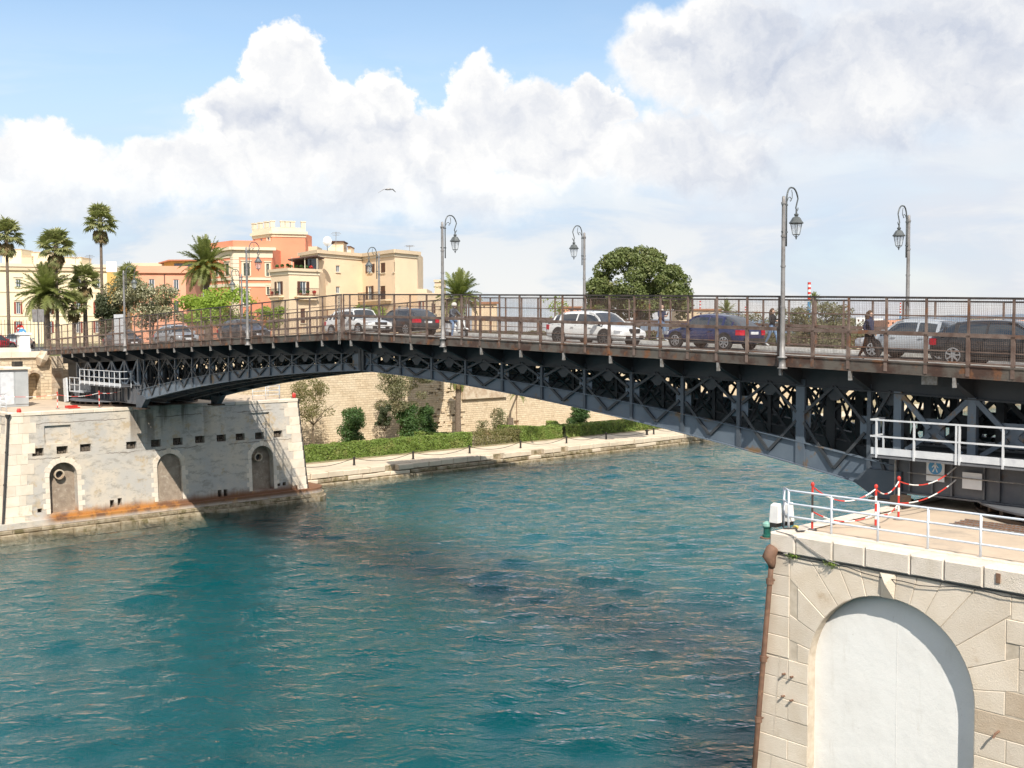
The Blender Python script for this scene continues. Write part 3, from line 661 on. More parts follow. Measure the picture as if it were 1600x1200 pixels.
def far_abutment():
    root = wempty('far_abutment', (-5, 47, 8.6), 'old stone abutment wall with an arched doorway at the far bridge end', 'abutment wall')
    fn = lambda u, v, d: (u, 45.4 + d, v)
    door = arch_poly(-.62, 10.35, 8.62, .5, 10)
    holed([(-60, 1.0), (17.5, 1.0), (17.5, 12.1), (-60, 12.1)], [door], fn, 1.2, True).build('wall_face', M_['fort'], root)
    m = MB(); m.box(-60, 17.5, 46.7, 47.3, -1, 12.1); m.build('backing', M_['fort'], root)
    for k in range(9):
        a, b = PI * k / 9, PI * (k + 1) / 9
        stone([(-.62 + .5 * math.cos(a), 10.35 + .5 * math.sin(a)), (-.62 + .74 * math.cos(a), 10.35 + .74 * math.sin(a)), (-.62 + .74 * math.cos(b), 10.35 + .74 * math.sin(b)), (-.62 + .5 * math.cos(b), 10.35 + .5 * math.sin(b))], fn, -.05, .3, M_['stone_rough'], root, 'voussoir')
    z = 8.6
    while z < 12:
        for x0, x1 in ((.75, 1.7),): stone([(x0, z), (x1, z), (x1, z + .45), (x0, z + .45)], fn, -.12, .2, M_['stone_rough'], root, 'quoin')
        z += .45
    x = -30
    while x < -.6:
        stone([(x, 12.1), (x + 1.45, 12.1), (x + 1.45, 12.62), (x, 12.62)], lambda u, v, d: (u, 45.2 + d, v), 0, .8, M_['stone'], root, 'cornice_stone'); x += 1.45
    # rocky corbel at the corner
    m = MB(); m.tube([(-.2, 45.3, 11.5), (-.1, 45.1, 12.0), (.2, 45.2, 12.45)], [.3, .5, .45], 7); m.build('corbel', M_['stone_rough'], root)
    # parapet: white pier and iron bars
    pr = wempty('parapet', (-8, 45.6, 12.6), 'white pillared parapet with vertical iron bars at the left street corner', 'parapet')
    m = MB(); m.box(-1.75, -.95, 45.25, 46.0, 12.6, 14.0); m.box(-1.85, -.85, 45.15, 46.1, 14.0, 14.18); m.box(-1.8, -.9, 45.2, 46.05, 12.6, 12.85); m.build('pillar', M_['white_panel'], pr)
    m = MB(); m.box(-14, -1.75, 45.3, 45.9, 12.62, 12.95); m.build('plinth', M_['stone'], pr)
    for z in (13.1, 13.95): ibar('rail', (-14, 45.6, z), (-1.75, 45.6, z), .06, .05, M_['black_rail'], pr)
    x = -13.8
    while x < -1.8: ibar('bar', (x, 45.6, 12.95), (x, 45.6, 14.0), .028, .028, M_['black_rail'], pr); x += .16
    # tall spear fence behind
    fr = wempty('spear_fence', (-8, 49.5, 12.6), 'tall thin spear-topped iron fence behind the white parapet pillar', 'fence')
    x = -16
    while x < 3: ibar('bar', (x, 49.5, 12.6), (x, 49.5, 15.3), .03, .03, M_['black_rail'], fr); x += .3
    for z in (12.9, 14.9): ibar('rail', (-16, 49.5, z), (3, 49.5, z), .05, .05, M_['black_rail'], fr)
far_abutment()

def grey_shed():
    root = wempty('machine_shed', (-5.2, 39.5, 8.55), 'grey metal control cabin on the far pier platform beside the arched doorway', 'cabin')
    m = MB(); m.box(-7.0, -3.55, 37.9, 41.0, 8.56, 11.4); m.build('wall', M_['grey_box'], root)
    m = MB(); m.box(-7.2, -3.4, 37.7, 41.2, 11.4, 11.55); m.build('roof', M_['stone'], root)
    for x in (-6.6, -5.55, -4.5): ibox('panel', x, x + .95, 37.85, 37.9, 8.75, 11.2, M_['white_metal'] if x < -4.6 else M_['grey_box'], root)
    ibox('panel', -3.55, -3.5, 38.3, 39.6, 8.75, 11.1, M_['grey_box'], root)
    m = MB(); m.box(-4.0, -3.4, 39.5, 40.2, 11.55, 11.95); m.build('vent_box', M_['iron_black'], root)
grey_shed()

# ------------------------------------------------------------------ near pier
def near_pier():
    T = 8.05
    root = wempty('near_pier', (4, -38, 0), 'pale ashlar bridge pier close by with a whitewashed blind arch', 'pier')
    U0, Z0, R = -33.72, 5.14, 2.24
    fn = lambda u, v, d: (-6.0 + d, U0 - u, v)
    UL = lambda v: -3.42 - .085 * (T - v)
    arch = arch_poly(0, Z0, -1.0, R, 28)
    holed([(UL(-1), -1.0), (12, -1.0), (12, T), (UL(T), T)], [[(u, max(v, -.9)) for u, v in arch]], lambda u, v, d: fn(u, v, d + .014), .34, False).build('mortar_bed', M_['mortar'], root)
    m = MB(); m._add([fn(u, v, .33) for u, v in arch], [tuple(range(len(arch)))]); m.build('arch_panel', M_['arch_panel'], root)
    MB().box(-5.676, -5.673, -33.838, -33.828, -1, 7.35).build('panel_seam', M_['arch_panel'], root)
    # voussoirs; edges read off the joints
    ang = [0, 11, 24, 38, 52, 64, 75, 85.5, 94.5, 105, 116, 128, 142, 156, 169, 180]
    UR = 3.25; ULx = -3.0
    lim = {}
    def outer(a, step):
        c, s = math.cos(a), math.sin(a); t = 99
        if s > 1e-3: t = min(t, (T - Z0 - .006) / s)
        w = step
        if c > 1e-3: t = min(t, w / c)
        if c < -1e-3: t = min(t, w / -c)
        return t
    steps = [2.95, 3.25, 2.95, 3.05, 3.1, 3, 3, 3, 3, 3, 2.75, 2.85, 2.6, 2.85, 2.6]
    for k in range(15):
        a, b = math.radians(ang[k]), math.radians(ang[k + 1]); st = steps[k]
        ta, tb = outer(a, st), outer(b, st)
        inn = [(R * math.cos(a + (b - a) * j / 3), Z0 + R * math.sin(a + (b - a) * j / 3)) for j in range(4)]
        pa, pb = (ta * math.cos(a), Z0 + ta * math.sin(a)), (tb * math.cos(b), Z0 + tb * math.sin(b))
        poly = [pa]
        # corner where the ray leaves the side and meets the top course
        if a < PI / 2 and abs(pa[0] - st) < 1e-3 and abs(pb[1] - (T - .006)) < 1e-3: poly.append((st, T - .006))
        if b > PI / 2 and abs(pb[0] + st) < 1e-3 and abs(pa[1] - (T - .006)) < 1e-3: poly.append((-st, T - .006))
        poly.append(pb)
        if k == 7:     # keystone cut as a diamond point
            q = [inn[0], pa, pb, inn[3]]; cx = sum(p[0] for p in q) / 4 ; cz = sum(p[1] for p in q) / 4 + .05
            mm = MB(); mm._add([fn(*p, .0) for p in q] + [fn(cx, cz, -.16)] + [fn(*p, .3) for p in q], [(0, 1, 4), (1, 2, 4), (2, 3, 4), (3, 0, 4), (0, 1, 6, 5), (2, 3, 8, 7), (3, 0, 5, 8)])
            mm.build('keystone', M_['stone'], root); continue
        mm_poly = poly + inn[::-1]
        v = offset_poly(mm_poly, 0)
        stone(mm_poly, fn, 0, .34, M_['stone'], root, 'voussoir', .014, .012, .006)
    # ashlar beside the arch
    rr = random.Random(12)
    def course(z0, z1, u0, u1, widths):
        u = u0
        for w in widths + [9] * 9:
            e = min(u + w, u1); e = u1 if u1 - e < .25 else e
            if e - u < .1: break
            a0 = UL(z0) if u == u0 and u0 < -3 else u; a1 = UL(z1) if u == u0 and u0 < -3 else u
            stone([(a0, z0), (e, z0), (e, z1), (a1, z1)], fn, 0, .34, M_['stone'] if rr.random() < .8 or u0 < 0 else M_['stone_tan'], root, 'ashlar', .014, .012, .008); u = e
            if u >= u1 - .01: break
    # right of the voussoirs
    def vlim(z, side):     # horizontal reach of the arch ring at height z
        h = z - Z0
        if h <= 0: return R
        return None
    zz = [T]; 
    hs = [.62, .56, .57, .55, .58]
    z = T
    for k, h in enumerate(hs):
        z1 = z; z0 = max(z - h, Z0); zm = (z0 + z1) / 2
        # which voussoir side it butts against
        best = 0
        for j in range(8):
            a, b = math.radians(ang[j]), math.radians(ang[j + 1]); 
            lo, hi = Z0 + steps[j] * math.tan(a), Z0 + steps[j] * math.tan(min(b, 1.5))
            if lo < z1 - .02 and hi > z0 + .02: best = max(best, steps[j])
        course(z0, z1, best + .0, 8.5, [rr.uniform(.7, 1.2) if k % 2 else rr.uniform(.35, .7), rr.uniform(1.0, 1.5), rr.uniform(.7, 1.4), 1.3, 1.1, 1.0])
        best = 0
        for j in range(8, 15):
            a, b = math.radians(180 - ang[j + 1]), math.radians(180 - ang[j])
            lo, hi = Z0 + steps[j] * math.tan(a), Z0 + steps[j] * math.tan(min(b, 1.5))
            if lo < z1 - .02 and hi > z0 + .02: best = max(best, steps[j])
        course(z0, z1, -3.42, -best, [.9])
        z = z0
        if z <= Z0 + .01: break
    # jambs below the springing
    z = Z0; k = 0
    while z > -.4:
        h = .56; z0 = z - h
        course(z0, z, -3.42, -R, [.55, 1] if k % 2 == 0 else [1.5]); course(z0, z, R, 8.5, [[1.2, 1.0, 1.3], [.75, 1.25, .9]][k % 2] + [1.2, 1.3, 1.1, 1.2])
        # reveal stones turn into the recess (left jamb)
        z = z0; k += 1
    # coping stones and platform
    u = -3.45; ws = [.8, 1.12, .92, 1.22, .86, .95, 1.2, .85, 1.3, 1.2, 1.2]
    for w in ws:
        stone([(u, T + .01), (u + w, T + .01), (u + w, 8.6), (u, 8.6)], lambda a, b, d: (-6.0 + d, U0 - a, b), -.07, .62, M_['coping'], root, 'coping_stone', .012, .04, .006); u += w
    # rounded corner towards the canal and the wall beyond it
    m = MB(); prof = []
    def corner(z, off):
        c = (-6.0 + .55, -30.3 - .55 + .085 * (T - z)); r = .55 + off
        return [(c[0] + r * math.cos(PI - PI / 2 * k / 6), c[1] + r * math.sin(PI - PI / 2 * k / 6), z) for k in range(7)] + [(14.6, c[1] + r, z)]
    rows = [corner(z, o) for z, o in ((-1, 0), (T, 0))]
    n = len(rows[0]); m._add(rows[0] + rows[1], [(i, i + 1, n + i + 1, n + i) for i in range(n - 1)]); m.build('canal_face', M_['stone'], root)
    m = MB(); rows = [corner(z, o) for z, o in ((T, .07), (8.56, .07), (8.6, .03), (8.6, -.5))]; 
    m._add(sum(rows, []), [(j * n + i, j * n + i + 1, (j + 1) * n + i + 1, (j + 1) * n + i) for j in range(3) for i in range(n - 1)]); m.build('corner_coping', M_['coping'], root)
    m = MB(); m.box(-5.5, 14.5, -45.6, -30.55, 8.2, 8.56); m.build('platform', M_['concrete'], root)
    m = MB(); m.box(-5.3, 14.6, -45.6, -31.0, -1, 8.15); m.build('core', M_['mortar'], root)
    m = MB(); m.box(-5.48, -5.3, -45, -30.9, 8.57, 8.64); m.build('kerb', M_['coping'], root)
    # grated drain in the platform
    g = wempty('drain_grate', (-1, -35, 8.56), 'long rusty slotted drain grate in the tan platform', 'grate')
    m = MB(); m.box(-1.25, -.25, -38.5, -33.05, 8.565, 8.572); m.build('pit', M_['black_pl'], g)
    y = -33.15
    while y > -38.4:
        for x in (-1.2, -.86, -.52): ibar('grate_bar', (x, y, 8.59), (x + .28, y, 8.59), .055, .03, M_['pipe'], g)
        y -= .12
    for x in (-1.25, -.9, -.56, -.25): ibar('grate_rail', (x, -33.05, 8.59), (x, -38.5, 8.59), .035, .04, M_['clamp'], g)
    return root
near_pier()

def tube_rail(name, label, pts, mat, h=1.1, hs=(1.1, .74, .38), r=.028, cat='railing', mids=None):
    root = wempty(name, pts[0], label, cat)
    for p in pts: MB().tube([(p[0], p[1], p[2]), (p[0], p[1], p[2] + h)], r * 1.15, 8).build('post', mat, root, True)
    for k in hs: MB().tube([(p[0], p[1], p[2] + k) for p in pts], r, 8).build('rail', mat, root, True)
    return root
ny = [-30.02, -30.42, -31.75, -33.1, -34.45, -35.77, -37.1, -38.4, -39.7]
tube_rail('guard_rail', 'pale blue-white tubular guard rail along the near pier edge', [(-5.0 if i == 0 else -5.38, y, 8.58) for i, y in enumerate(ny)], M_['white_tube'])
tube_rail('guard_rail', 'small white guard rail at the quay end of the far pier platform', [(12.2, 32.0, 8.55), (13.4, 32.0, 8.55), (14.6, 31.9, 8.55), (15.3, 33.0, 8.55), (15.3, 35.0, 8.55)], M_['white_metal'])
tube_rail('guard_rail', 'white guard rail on the far pier at the left picture edge', [(-6.9, 32.2, 8.55), (-6.9, 33.4, 8.55), (-6.9, 34.6, 8.55), (-6.9, 35.8, 8.55), (-5.7, 36.2, 8.55)], M_['white_metal'])
tube_rail('guard_rail', 'white guard rail along the garden steps behind the far pier', [(13 + 2.2 * k, 46.2, 6.6) for k in range(2)] + [(17.2 + 2.4 * k, 46.4, 6.3 - .2 * k) for k in range(1)], M_['white_metal'])

# rain pipe with hopper at the near pier corner
def rain_pipe():
    root = wempty('rain_pipe', (-6.2, -30.2, 8), 'rusted brown rain pipe with a hopper head on the near pier corner', 'pipe')
    P = lambda z: Vector((-6.16, -30.42 + .085 * (8.05 - z), z))
    MB().tube([P(7.7), P(7.3), P(3.9), P(-.5)], .075, 10).build('pipe', M_['pipe'], root, True)
    h = P(7.85); m = MB(); m.tube([h + Vector((0, 0, -.22)), h + Vector((0, 0, -.1)), h + Vector((-.05, .05, .08)), h + Vector((.02, 0, .3)), h + Vector((.06, -.02, .36))], [.085, .12, .19, .17, .13], 14); m.build('hopper', M_['pipe'], root, True)
    for z in (7.25, 5.05, 3.3, 1.6):
        p = P(z); MB().tube([p + Vector((0, 0, -.08)), p + Vector((0, 0, .08))], .1, 10).build('collar', M_['pipe'], root)
        MB().bar(p, p + Vector((.18, -.05, .02)), .03, .03).build('bracket', M_['pipe'], root)
rain_pipe()
def cable(name, label, pts, r, mat='black_pl'):
    return tag(MB().tube(pts, r, 6).build(name, M_[mat]), label, 'cable')
cable('cable', 'grey cable running diagonally down the near coping stones', [(-5.95, -30.4, 8.62), (-6.09, -31.0, 8.60), (-6.1, -31.6, 8.3), (-6.1, -32.1, 8.08), (-6.05, -32.4, 8.02)], .014, 'clamp')
cable('cable', 'thin cable sagging under the coping over the keystone', [(-6.06, -30.6 - .5 * k, 8.03 - (.0 if k % 4 else .02) - .05 * math.sin(k * .9) ** 2 - (.14 * math.sin(PI * (k - 4) / 6) if 4 <= k <= 10 else 0)) for k in range(17)], .011)
cable('cable', 'black cable along the joint below the near coping', [(-6.03, -30.5 - .6 * k, 8.05 + .012 * math.sin(k * 2.1)) for k in range(16)], .02)
# tufts of weeds in the joint
def tuft(loc, label, n=120, r=.16):
    rng = np.random.default_rng(int(abs(loc[1]) * 100)); V = []; F = []
    for k in range(n):
        d = rng.normal(0, 1, 3); d /= np.linalg.norm(d); p = np.array(loc) + d * rng.uniform(0, r) * np.array([.7, 1.4, .6]); a = rng.normal(0, 1, 3); a /= np.linalg.norm(a); b = np.cross(a, d); b /= np.linalg.norm(b) + 1e-6
        i = len(V); V += [tuple(p - a * .03), tuple(p + b * .015), tuple(p + a * .03), tuple(p - b * .015)]; F.append((i, i + 1, i + 2, i + 3))
    o = link('weed_tuft', mesh_of('weed_tuft', V, F, [M_['leaf_hedge']])); tag(o, label, 'weeds', 'weeds in the near pier joint')
tuft((-6.08, -31.02, 8.04), 'small green weed tuft in the joint closer to the rain pipe')
tuft((-6.08, -32.15, 8.0), 'small green weed tuft in the joint nearer the keystone', 150, .19)
# iron pegs in the left jamb, rusty hooks
for i, (y, z, l) in enumerate(((-30.75, 4.72, 'upper peg nearer the rain pipe'), (-31.0, 4.7, 'upper peg nearer the white arch'), (-30.73, 4.1, 'lower peg nearer the rain pipe'), (-31.0, 4.05, 'lower peg nearer the white arch'))):
    tag(MB().tube([(-5.95, y, z), (-6.12, y, z + .02)], .03, 7).build('iron_peg', M_['pipe']), 'rusty iron stub in the pale jamb, ' + l, 'iron peg', 'pegs in the jamb')
tag(MB().tube([(-5.95, -36.55, 4.75), (-6.15, -36.53, 4.72), (-6.2, -36.5, 4.62)], .028, 7).build('iron_hook', M_['pipe']), 'rusty iron hook in the ashlar beside the white arch', 'hook')
tag(MB().box(-6.1, -6.06, -36.55, -36.45, 8.25, 8.48).build('iron_cramp', M_['pipe']), 'rust-stained iron cramp on the near coping stone', 'cramp')

# navigation light, floodlights on the corner
def corner_lights():
    r = wempty('navigation_light', (-5.4, -29.6, 8.3), 'green glass navigation lamp on a bracket at the near pier corner', 'lamp')
    m = MB(); m.lathe([(.13, 0), (.13, .06), (.1, .08), (.1, .26), (.13, .28), (.12, .34), (.04, .40)], 12, (-5.38, -29.72, 8.28)); m.build('lens', M_['green_glass'], r)
    m = MB(); m.lathe([(.14, 0), (.13, .07), (.05, .13)], 12, (-5.38, -29.72, 8.60)); m.build('cap', M_['green_pale'], r)
    m = MB(); m.bar((-5.38, -29.72, 8.27), (-5.4, -30.1, 8.4), .05, .05); m.lathe([(.2, -.03), (.2, 0)], 12, (-5.38, -29.72, 8.28)); m.build('bracket', M_['pipe'], r)
    for i, (x, y, lb) in enumerate(((-5.3, -29.95, 'taller white floodlight box closest to the green lamp'), (-4.85, -30.05, 'white floodlight box behind the railing end post'))):
        f = wempty('floodlight', (x, y, 8.6), lb, 'floodlight', 'floodlight boxes on the pier corner')
        m = MB(); m._add([(x - .12, y - .14, 8.72), (x + .12, y - .14, 8.72), (x + .12, y + .14, 8.72), (x - .12, y + .14, 8.72), (x - .09, y - .12, 9.2), (x + .07, y - .12, 9.26), (x + .07, y + .12, 9.26), (x - .09, y + .12, 9.2)], [(0, 3, 2, 1), (4, 5, 6, 7), (0, 1, 5, 4), (1, 2, 6, 5), (2, 3, 7, 6), (3, 0, 4, 7)]); m.build('housing', M_['white_pl'], f)
        MB().box(x - .14, x + .14, y - .1, y + .1, 8.6, 8.72).build('base', M_['iron_black'], f)
    tag(MB().tube([(-5.2, -30.1, 8.64), (-5.5, -30.35, 8.63), (-5.3, -30.6, 8.64), (-5.6, -30.85, 8.63), (-5.45, -31.0, 8.64)], .025, 6).build('loose_cable', M_['black_pl']), 'loose black cable lying on the coping at the railing foot', 'cable')
    tag(MB().ball((-5.15, -30.5, 8.64), .09, 8, 5, .6).build('junction_cap', M_['yellow']), 'pale yellow cap lying at the foot of the near railing', 'cap')
corner_lights()

# red and white barrier posts and chains
def barrier_post(p, h, label, dark=False):
    root = wempty('barrier_post', p, label, 'post', 'barrier posts on the near pier' if p[1] < 0 else 'barrier posts on the far pier')
    n = 5
    for k in range(n):
        z0, z1 = p[2] + h * k / n, p[2] + h * (k + 1) / n
        MB().tube([(p[0], p[1], z0), (p[0], p[1], z1)], .032, 8).build('band', (M_['black_pipe'] if dark and 0 < k < 4 else M_['red']) if k % 2 == 0 or (dark and k == 3) else M_['white_pl'], root)
    MB().lathe([(.14, 0), (.14, .03), (.04, .05)], 10, p).build('foot', M_['clamp'], root)
    MB().lathe([(.05, 0), (.055, .05), (.03, .1)], 10, (p[0], p[1], p[2] + h)).build('cap', M_['red'], root)
BP = [(-4.92, -30.88, 8.57), (-3.2, -31.84, 8.57), (-1.57, -31.67, 8.57)]
barrier_post(BP[0], 1.25, 'dark barrier post with a red tip by the near railing', True)
barrier_post(BP[1], 1.12, 'red and white barrier post in the middle of the near platform')
barrier_post(BP[2], 1.18, 'red and white barrier post beside the bridge bearing')
def barrier_chain(a, b, sag, label, seg=12):
    pts = [Vector(a).lerp(Vector(b), t / seg) - Vector((0, 0, sag * (1 - (2 * t / seg - 1) ** 2))) for t in range(seg + 1)]
    mb = MB()
    for k in range(seg): mb.cur = (k // 2) % 2; mb.tube([pts[k], pts[k + 1]], .02, 6)
    tag(mb.build('barrier_chain', [M_['red'], M_['white_pl']]), label, 'chain', 'red and white plastic chains')
barrier_chain((-4.92, -30.88, 9.8), (-3.2, -31.84, 9.66), .38, 'red and white chain, upper run between dark and middle posts')
barrier_chain((-4.92, -30.88, 9.1), (-3.2, -31.84, 8.95), .25, 'red and white chain, lower run between dark and middle posts')
barrier_chain((-3.2, -31.84, 9.66), (-1.57, -31.67, 9.7), .25, 'red and white chain, upper run between the two striped posts')
barrier_chain((-3.2, -31.84, 9.0), (-1.57, -31.67, 9.05), .2, 'red and white chain, lower run between the two striped posts')
barrier_chain((-1.57, -31.67, 9.7), (.95, -32.2, 9.95), .3, 'red and white chain, upper run rising to the steel girder')
barrier_chain((-1.57, -31.67, 9.05), (.95, -32.2, 9.55), .2, 'red and white chain, lower run rising to the steel girder')
barrier_post((-2.9, 33.6, 8.56), 1.15, 'red and white barrier post on the far pier near the grey cabin')
barrier_post((-.2, 32.6, 8.56), 1.15, 'red and white barrier post on the far pier beside the girder')
barrier_chain((-6.6, 36, 9.6), (-2.9, 33.6, 9.6), .15, 'red and white chain on the far pier running to the grey cabin')
barrier_chain((-2.9, 33.6, 9.6), (-.2, 32.6, 9.65), .2, 'red and white chain on the far pier between its striped posts')
barrier_chain((-.2, 32.6, 9.65), (1.0, 31.4, 9.8), .1, 'red and white chain on the far pier rising to the girder')
tag(MB().box(-2.3, -1.5, 32.9, 33.3, 8.57, 8.64).box(-2.3, -1.5, 33.4, 33.8, 8.57, 8.75).build('timber_stack', M_['red']), 'striped timber blocks lying on the far pier platform', 'blocks')
for i, (p, lb) in enumerate((((-6.4, 31.1, 8.45), 'red marker lamp on the left corner of the far pier'), ((15.6, 31.2, 8.65), 'red marker lamp on the quay end of the far pier'))):
    r = wempty('marker_lamp', p, lb, 'lamp', 'red marker lamps on the far pier')
    MB().lathe([(.12, 0), (.16, .1), (.16, .3), (.1, .42)], 10, p).build('lens', M_['red'], r); MB().box(p[0] - .2, p[0] + .2, p[1] - .15, p[1] + .15, p[2] - .1, p[2]).build('bracket', M_['clamp'], r)

# ------------------------------------------------------------------ swing bridge, two leaves
W = 8.5; Q = 2.58
def D(u): return 14.093 - .0279 * u - .0001 * u * u
def S(u): return 12.08 - .035 * u - .0024 * u * u if u < 30 else 8.87
UE = 44.0
def mesh_panel(mat, w, h, nx, nz, t=.007):
    mb = MB()
    for i in range(1, nx): x = w * i / nx; mb.box(-t / 2, t / 2, x - t / 2, x + t / 2, 0, h)
    for k in range(0, nz + 1): z = h * k / nz; mb.box(-t / 2 - .004, t / 2 - .004, 0, w, z - t / 2, z + t / 2)
    return mesh_of('wire_mesh', mb.v, mb.f, [mat])
def leaf(s, e, label):
    P = lambda x, u, z: Vector((x, s * u, z))
    root = wempty('swing_bridge_leaf', (4.25, s * 30, 8.6), label, 'bridge', 'leaves of the swing bridge')
    us = [0.06] + [2 * k for k in range(1, 22)] + [UE]
    def sweep(name, mat, secs, par=root, us=us, zf=D):
        mb = MB(); n = len(secs)
        vs = []
        for u in us: vs += [P(x, u, zf(u) + dz) for x, dz in secs]
        fs = [(j * n + i, j * n + (i + 1) % n, (j + 1) * n + (i + 1) % n, (j + 1) * n + i) for j in range(len(us) - 1) for i in range(n)]
        fs += [tuple(range(n)), tuple((len(us) - 1) * n + k for k in range(n - 1, -1, -1))]
        mb._add(vs, fs); return mb.build(name, mat, par)
    rw = sweep('roadway', M_['asphalt'], [(1.35, -.13), (7.15, -.13), (7.15, -.40), (1.35, -.40)])
    sweep('lane_line', M_['paint_white'], [(1.62, -.124), (1.74, -.124), (1.74, -.128), (1.62, -.128)])
    sweep('lane_line', M_['paint_white'], [(6.76, -.124), (6.88, -.124), (6.88, -.128), (6.76, -.128)])
    sweep('lane_line', M_['paint_white'], [(4.19, -.124), (4.31, -.124), (4.31, -.128), (4.19, -.128)])
    sweep('footway', M_['walk'], [(.06, 0), (1.33, 0), (1.33, -.3), (.06, -.3)])
    sweep('footway', M_['walk'], [(7.17, 0), (8.44, 0), (8.44, -.3), (7.17, -.3)])
    sweep('kerb', M_['paint_white'], [(1.2, .015), (1.36, .015), (1.36, -.12), (1.2, -.01)])
    sweep('kerb', M_['paint_white'], [(7.14, .015), (7.30, .015), (7.30, -.01), (7.14, -.12)])
    # edge beams in plates, joints at the brackets
    u = .06; k = 0
    pl = [.06] + [e + Q * i for i in range(17)] + [UE]
    for x0, x1 in ((-.02, .05), (8.45, 8.52)):
        for a, b in zip(pl, pl[1:]):
            if b > UE: break
            mb = MB(); g = .008
            for xx0, xx1, d0, d1 in ((x0, x1, -.34, .0), (x0 - .03 if x0 < 1 else x0, x1 if x0 < 1 else x1 + .03, -.02, .03), (x0 - .03 if x0 < 1 else x0, x1 if x0 < 1 else x1 + .03, -.36, -.33)):
                mb._add([P(xx0, a + g, D(a) + d0), P(xx1, a + g, D(a) + d0), P(xx1, a + g, D(a) + d1), P(xx0, a + g, D(a) + d1), P(xx0, b - g, D(b) + d0), P(xx1, b - g, D(b) + d0), P(xx1, b - g, D(b) + d1), P(xx0, b - g, D(b) + d1)],
                        [(0, 1, 2, 3), (7, 6, 5, 4), (0, 4, 5, 1), (1, 5, 6, 2), (2, 6, 7, 3), (3, 7, 4, 0)])
            mb.build('edge_beam', M_['fascia'], root)
    # railings
    for side, x in ((0, .0), (1, 8.5)):
        def longbar(dz, w, h, mb):
            for a, b in zip(us, us[1:]): mb.bar(P(x, a, D(a) + dz), P(x, b, D(b) + dz), w, h)
        mb = MB(); longbar(.90, .08, .12, mb); longbar(.09, .06, .05, mb); longbar(.42, .025, .032, mb); longbar(1.44, .026, .034, mb)
        rl = mb.build('railing', M_['rust_rail'], root)
        mb = MB(); longbar(1.99, .055, .065, mb); mb.build('top_rail', M_['black_rail'], rl)
        posts = [.1] + [e + Q / 2 * i for i in range(0 if e > .3 else 1, 34)]
        if e > 1.4: posts = [.1] + [e - Q / 2] + [e + Q / 2 * i for i in range(0, 33)]
        posts = [u for u in posts if u < UE]
        lowm, upm = PANELS[0], PANELS[1]
        for i, u in enumerate(posts):
            ibar('post', P(x, u, D(u) - .30), P(x, u, D(u) + .9), .11, .08, M_['rust_rail'], rl, (1, 0, 0))
            ibar('post', P(x, u, D(u) + .9), P(x, u, D(u) + 1.97), .066, .06, M_['rust_rail'], rl, (1, 0, 0))
            if i + 1 < len(posts):
                b = posts[i + 1]; ww = b - u
                for me, z0 in ((lowm, .1), (upm, .95)):
                    dz = D(b) - D(u)
                    m = Matrix(((1, 0, 0, x + .012), (0, s * ww, 0, s * u), (0, dz, 1, D(u) + z0), (0, 0, 0, 1)))
                    link('wire_mesh', me, rl, m)
    # trusses
    TX = (1.3, 3.27, 5.23, 7.2)
    nv = 12 if e < 1.4 else 11
    uv = [e + .08 + Q * i for i in range(nv)]
    mids = [max(.1, uv[0] - Q / 2)] + [(a + b) / 2 for a, b in zip(uv, uv[1:])] + [uv[-1] + .75]
    cu = np.linspace(.08, uv[-1] + 1.0, 26).tolist()
    bd = lambda u: .36 + .5 * min(u, 30) / 30
    for ti, x in enumerate(TX):
        front = ti in (0, 3); st = M_['steel'] if front else M_['steel_dark']  # inner trusses take the darker slate, their shade painted in
        mb = MB()
        for a, b in zip(cu, cu[1:]):     # curved lower chord: web and flanges
            for (w, z0a, z1a, z0b, z1b) in ((.06, S(a), S(a) + bd(a), S(b), S(b) + bd(b)), (.30, S(a), S(a) + .035, S(b), S(b) + .035), (.24, S(a) + bd(a), S(a) + bd(a) + .03, S(b) + bd(b), S(b) + bd(b) + .03)):
                mb._add([P(x - w / 2, a, z0a), P(x + w / 2, a, z0a), P(x + w / 2, a, z1a), P(x - w / 2, a, z1a), P(x - w / 2, b, z0b), P(x + w / 2, b, z0b), P(x + w / 2, b, z1b), P(x - w / 2, b, z1b)], [(0, 4, 5, 1), (1, 5, 6, 2), (2, 6, 7, 3), (3, 7, 4, 0)])
        tr = mb.build('lower_chord', st, root)
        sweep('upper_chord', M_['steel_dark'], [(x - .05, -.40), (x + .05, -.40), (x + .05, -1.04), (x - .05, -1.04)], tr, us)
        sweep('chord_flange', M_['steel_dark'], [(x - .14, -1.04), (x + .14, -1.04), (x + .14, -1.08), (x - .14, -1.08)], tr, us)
        for i, u in enumerate(uv):
            zt, zb = D(u) - 1.08, S(u) + bd(u); zm = (zt + zb) / 2 - .06
            w = .14 if i != nv - 2 or e > 1.4 else .34
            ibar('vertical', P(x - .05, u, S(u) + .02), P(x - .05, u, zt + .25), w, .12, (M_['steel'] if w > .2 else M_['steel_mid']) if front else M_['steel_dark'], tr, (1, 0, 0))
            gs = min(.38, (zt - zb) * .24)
            ibar('gusset_plate', P(x, u, zm - gs), P(x, u, zm + gs), .03, .72, M_['steel'] if front else M_['steel_dark'], tr, (0, 1, 0))  # front gussets take the lighter slate, sky light put into their colour
            for c in (mids[i], mids[i + 1]):
                du = c - u
                if abs(du) < .3: continue
                for zz in (D(c) - 1.0, S(c) + .3 * bd(c)):
                    ibar('diagonal', P(x - .09, u + du * .12, zm + (zz - zm) * .12), P(x - .09, c - du * .02, zz), .10, .05, M_['steel_dark'], tr, (1, 0, 0))
